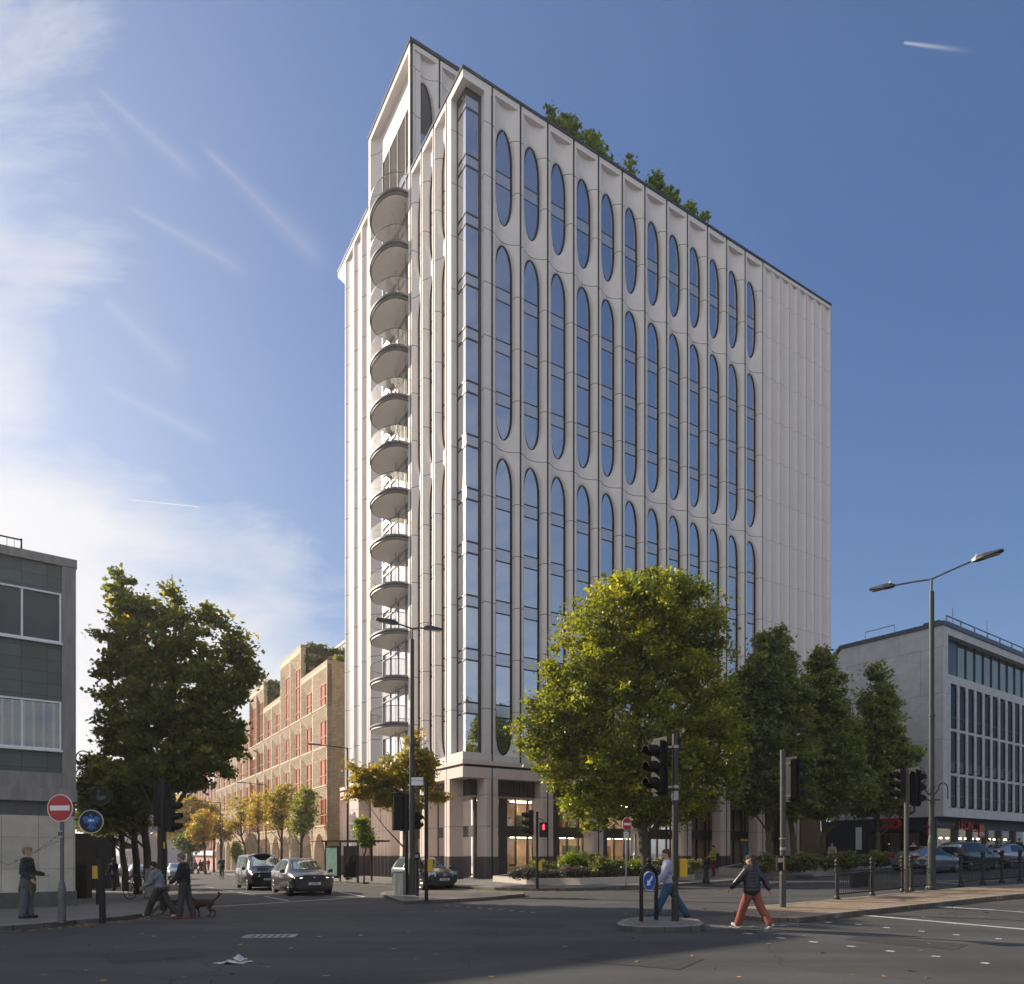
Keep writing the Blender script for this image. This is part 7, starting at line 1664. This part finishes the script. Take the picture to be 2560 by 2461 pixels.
# man coming along the left pavement
person('man in open navy jacket and white shirt walking toward us under the left hand trees',G(284,2228,.12),rad(-95),1.76,legs=((12,6),(-10,12)),arms=((8,8,30),(6,8,40)),skin=SKIND,top=cloth('navy_jacket',(.02,.03,.06)),bottom=cloth('dark_jean',(.02,.022,.03)),hair=mat('hair_black',(.015,.012,.01)),shoe=BLK,topr=1.4,vox=.018,extra=lambda e,J:fuse((lambda m:(caps(m,J['neck']+V(.07,0,-.08),J['hip']+V(.11,0,.02),.05,.06),m)[1])(MB()),'shirt',cloth('white_shirt',(.5,.5,.52)),e,.018,1))
# lilac walker behind the big signal
person('man in lilac sweatshirt and blue flared jeans walking left across the small island',G(1672,2300,.02),rad(176),1.79,legs=((25,0),(-29,4)),arms=((24,6,18),(-26,8,10)),lean=4,head=(0,-4),top=cloth('lilac',(.34,.34,.47),.06),bottom=cloth('blue_denim',(.035,.085,.17),.3,5),hair=mat('hair_brown',(.07,.035,.02)),shoe=BLK,topr=2.0,baggy=1.6,vox=.012)
# puffer jacket walker
def puf(T,J):
    k=J['k']; hip,ch,up=J['hip'],J['chest'],J['up']
    for t in range(7):
        c=hip+up*(.02+.075*t)*k; 
        ring=[]
        caps(T,c+V(0,.075*k,0),c-V(0,.075*k,0),.155*k,.155*k)
    for i in (0,1):
        a,b=J['elb%d'%i],J['wr%d'%i]; s=J['neck']-up*.07*k+V(0,(.175 if i==0 else -.175)*k,0)
        for t in range(4): c=s.lerp(a,t/3.5); ell(T,c,(.082*k,)*3,8,6)
        for t in range(4): c=a.lerp(b,t/4); ell(T,c,(.072*k,)*3,8,6)
def hoodx(e,J):
    m=MB(); k=J['k']; p=J['neck']-J['hf']*.09*k-J['up']*.07*k
    for j in range(9): a=PI*j/8; caps(m,p+J['sd']*.11*k*math.cos(a)-J['up']*.09*k*math.sin(a),p+J['sd']*.08*k*math.cos(a)-J['up']*.05*k*math.sin(a),.035,.03)
    fuse(m,'hood',cloth('orange_lining',(.35,.12,.02),.4,20),e,.014,1)
pq=G(1880,2322,.0)
person('woman in black puffer jacket, cap and rust trousers walking away with long hair loose',pq,rad(128),1.66,legs=((24,4),(-24,12)),arms=((30,22,12),(-36,20,12)),lean=3,head=(4,10),top=mat('puffer_black',(.022,.022,.026),rough=.35,var=.2,scale=6),bottom=cloth('rust',(.25,.075,.048),.2,6),hair=mat('hair_chestnut',(.045,.022,.012),rough=.6,var=.5,scale=30,stretch=(6,6,1)),cap=BLK,long_hair=.26,shoe=mat('white_trainer',(.62,.62,.6)),coat=puf,topr=1.5,baggy=1.5,extra=hoodx,vox=.012)
# far pavement
def at_y(px,py_feet,H_px,H): Y=F*H/H_px; x=(px-CX)/F*Y; return V(x,Y,gz(x,Y)+.12)
person('person in mustard jacket and dark red trousers standing by the second planter',at_y(1783,2193,77,1.68),rad(200),1.68,legs=((5,3),(-6,3)),arms=((20,8,70),(10,8,60)),top=cloth('mustard',(.26,.19,.03),.3),bottom=cloth('dark_red',(.12,.012,.02)),hair=mat('hair_black',(.015,.012,.01)),shoe=cloth('dark_red',(.12,.012,.02)),topr=1.9,vox=.02,extra=lambda e,J:MB().cbox(J['hip'].x-.30,J['hip'].x-.1,-.16,.16,J['hip'].z,J['hip'].z+.4,.05).build('backpack',BLK,e))
person('hooded person in black top and pale trousers bent over a phone by the bus shelter',G(872,2199,.12),rad(-15),1.66,legs=((10,8),(-10,8)),arms=((26,6,75),(26,6,75)),lean=14,head=(30,0),top=BLK,bottom=cloth('stone_trousers',(.32,.29,.25)),hood=BLK,hair=mat('hair_black',(.015,.012,.01)),shoe=BLK,topr=1.8,baggy=1.6,vox=.018)
# cyclist
cq=G(554,2200,0); bike('bicycle','green bicycle ridden away from us down the middle of the left street',cq,rad(122),mat('green_bike',(.02,.35,.06),rough=.4))
person('cyclist in dark top riding the green bicycle down the left street',cq+V(0,0,.28)+V(.12,-.18,0),rad(122),1.74,legs=((50,70),(25,45)),arms=((48,8,18),(48,8,18)),lean=20,head=(-10,0),top=cloth('navy_top',(.02,.025,.04)),bottom=BLK,hair=mat('hair_black',(.015,.012,.01)),topr=1.5,vox=.02)
# far pedestrians
gp='pedestrians crossing far down the left street'
person('pedestrian in long dark coat striding left, nearer of the pair crossing the street',at_y(502,2193,38,1.70),rad(175),1.70,legs=((26,4),(-28,6)),arms=((20,8,20),(-20,8,20)),lean=6,top=cloth('long_coat',(.03,.03,.035)),hair=mat('hair_black',(.015,.012,.01)),topr=2.4,vox=.03,coat=lambda T,J:caps(T,J['hip']+V(0,0,0),J['hip']-V(.02,0,.35),.17,.2))
person('pedestrian in grey coat striding left just ahead of the one in the long dark coat',at_y(489,2192,37,1.66),rad(178),1.66,legs=((24,4),(-26,6)),arms=((20,8,20),(-20,8,20)),lean=4,top=cloth('grey_coat',(.10,.10,.11)),hair=mat('hair_brown',(.07,.035,.02)),topr=2.2,vox=.03)
person('distant pedestrian in brown standing on the far right pavement of the left street',at_y(521,2181,29,1.72),rad(-90),1.72,legs=((4,2),(-4,2)),arms=((10,8,20),(5,8,20)),top=cloth('brown_coat',(.09,.06,.04)),hair=mat('hair_black',(.015,.012,.01)),topr=1.9,vox=.035)
person('distant pedestrian in black beside the one in brown on the far pavement',at_y(510,2180,29,1.72),rad(-80),1.72,legs=((4,2),(-4,2)),arms=((10,8,20),(5,8,20)),top=BLK,hair=mat('hair_black',(.015,.012,.01)),topr=1.9,vox=.035)
# people indoors
def inside(a,b,z): p=TW(a,b,z); return p
person('woman in cream top seen through the upper window right of the corner column',inside(3.9,2.7,ZT(2.95)),TRZ+rad(180),1.68,legs=((4,2),(-4,2)),arms=((20,8,60),(20,8,60)),top=cloth('cream_top',(.62,.55,.45)),bottom=cloth('tan_skirt',(.25,.18,.12)),hair=mat('hair_blond',(.35,.22,.10)),long_hair=.14,topr=1.3,vox=.02)
person('person in white seated inside the ground floor window behind the planter',inside(3.6,2.8,.05),TRZ+rad(170),1.70,sit=True,arms=((30,8,50),(30,8,60)),top=cloth('white_top',(.6,.58,.58)),bottom=cloth('pale_trousers',(.4,.36,.34)),hair=mat('hair_brown',(.07,.035,.02)),vox=.02)
# queue at the shops on the right
hs=[mat('hair_black',(.015,.012,.01)),mat('hair_blond',(.35,.22,.10)),mat('hair_brown',(.07,.035,.02))]
for k,(px,c,lab,h) in enumerate(((2438,(.04,.05,.06),'person in dark checked top at the left of the group by the red lettered shop',0),(2470,(.35,.36,.38),'person in pale grey top, second in the group outside the shop',2),(2497,(.10,.09,.08),'grey haired person in dark coat, third in the group outside the shop',1),(2523,(.02,.02,.02),'person in black with dark hair, fourth in the group outside the shop',0),(2549,(.015,.015,.018),'person in black at the right edge of the group outside the shop',0))):
    Yk=46+.55*k; x=(px-CX)/F*Yk
    person(lab,V(x,Yk,gz(x,Yk)+.12),rad(80+50*k),1.70+.03*(k%3),legs=((4,2),(-5,2)),arms=((14,8,40),(6,8,30)),top=cloth('queue%d'%k,c),hair=hs[h],topr=1.6,vox=.028,group='people waiting outside the shops')
person('woman in white top with red brown hair by the entrance in the white gable',V((2283-CX)/F*46,46,gz(25,46)+.15),rad(200),1.66,legs=((4,2),(-5,2)),arms=((14,8,40),(6,8,30)),top=cloth('white_top',(.6,.58,.58)),hair=mat('hair_red_brown',(.12,.035,.025)),long_hair=.2,topr=1.5,vox=.026)
x=(2080-CX)/F*44.5; person('person in beige top sitting behind the right planter under the conical trees',V(x,44.5,gz(x,44.5)+.55),rad(250),1.70,sit=True,arms=((20,8,50),(10,8,40)),top=cloth('beige_top',(.28,.22,.15)),hair=hs[2],topr=1.4,vox=.026)
# ---------- air ----------
m=MB(); m.box(-905,905,-65,905,-2.6,62)
hm=bpy.data.materials.new('haze_air'); hm.use_nodes=True; t=hm.node_tree; t.nodes.clear()
o_=t.nodes.new('ShaderNodeOutputMaterial'); pv_=t.nodes.new('ShaderNodeVolumePrincipled'); pv_.inputs['Density'].default_value=.00045; pv_.inputs['Color'].default_value=(.95,.96,1,1); pv_.inputs['Anisotropy'].default_value=.55
t.links.new(pv_.outputs[0],o_.inputs['Volume'])
hz=m.build('haze',hm,kind='stuff')
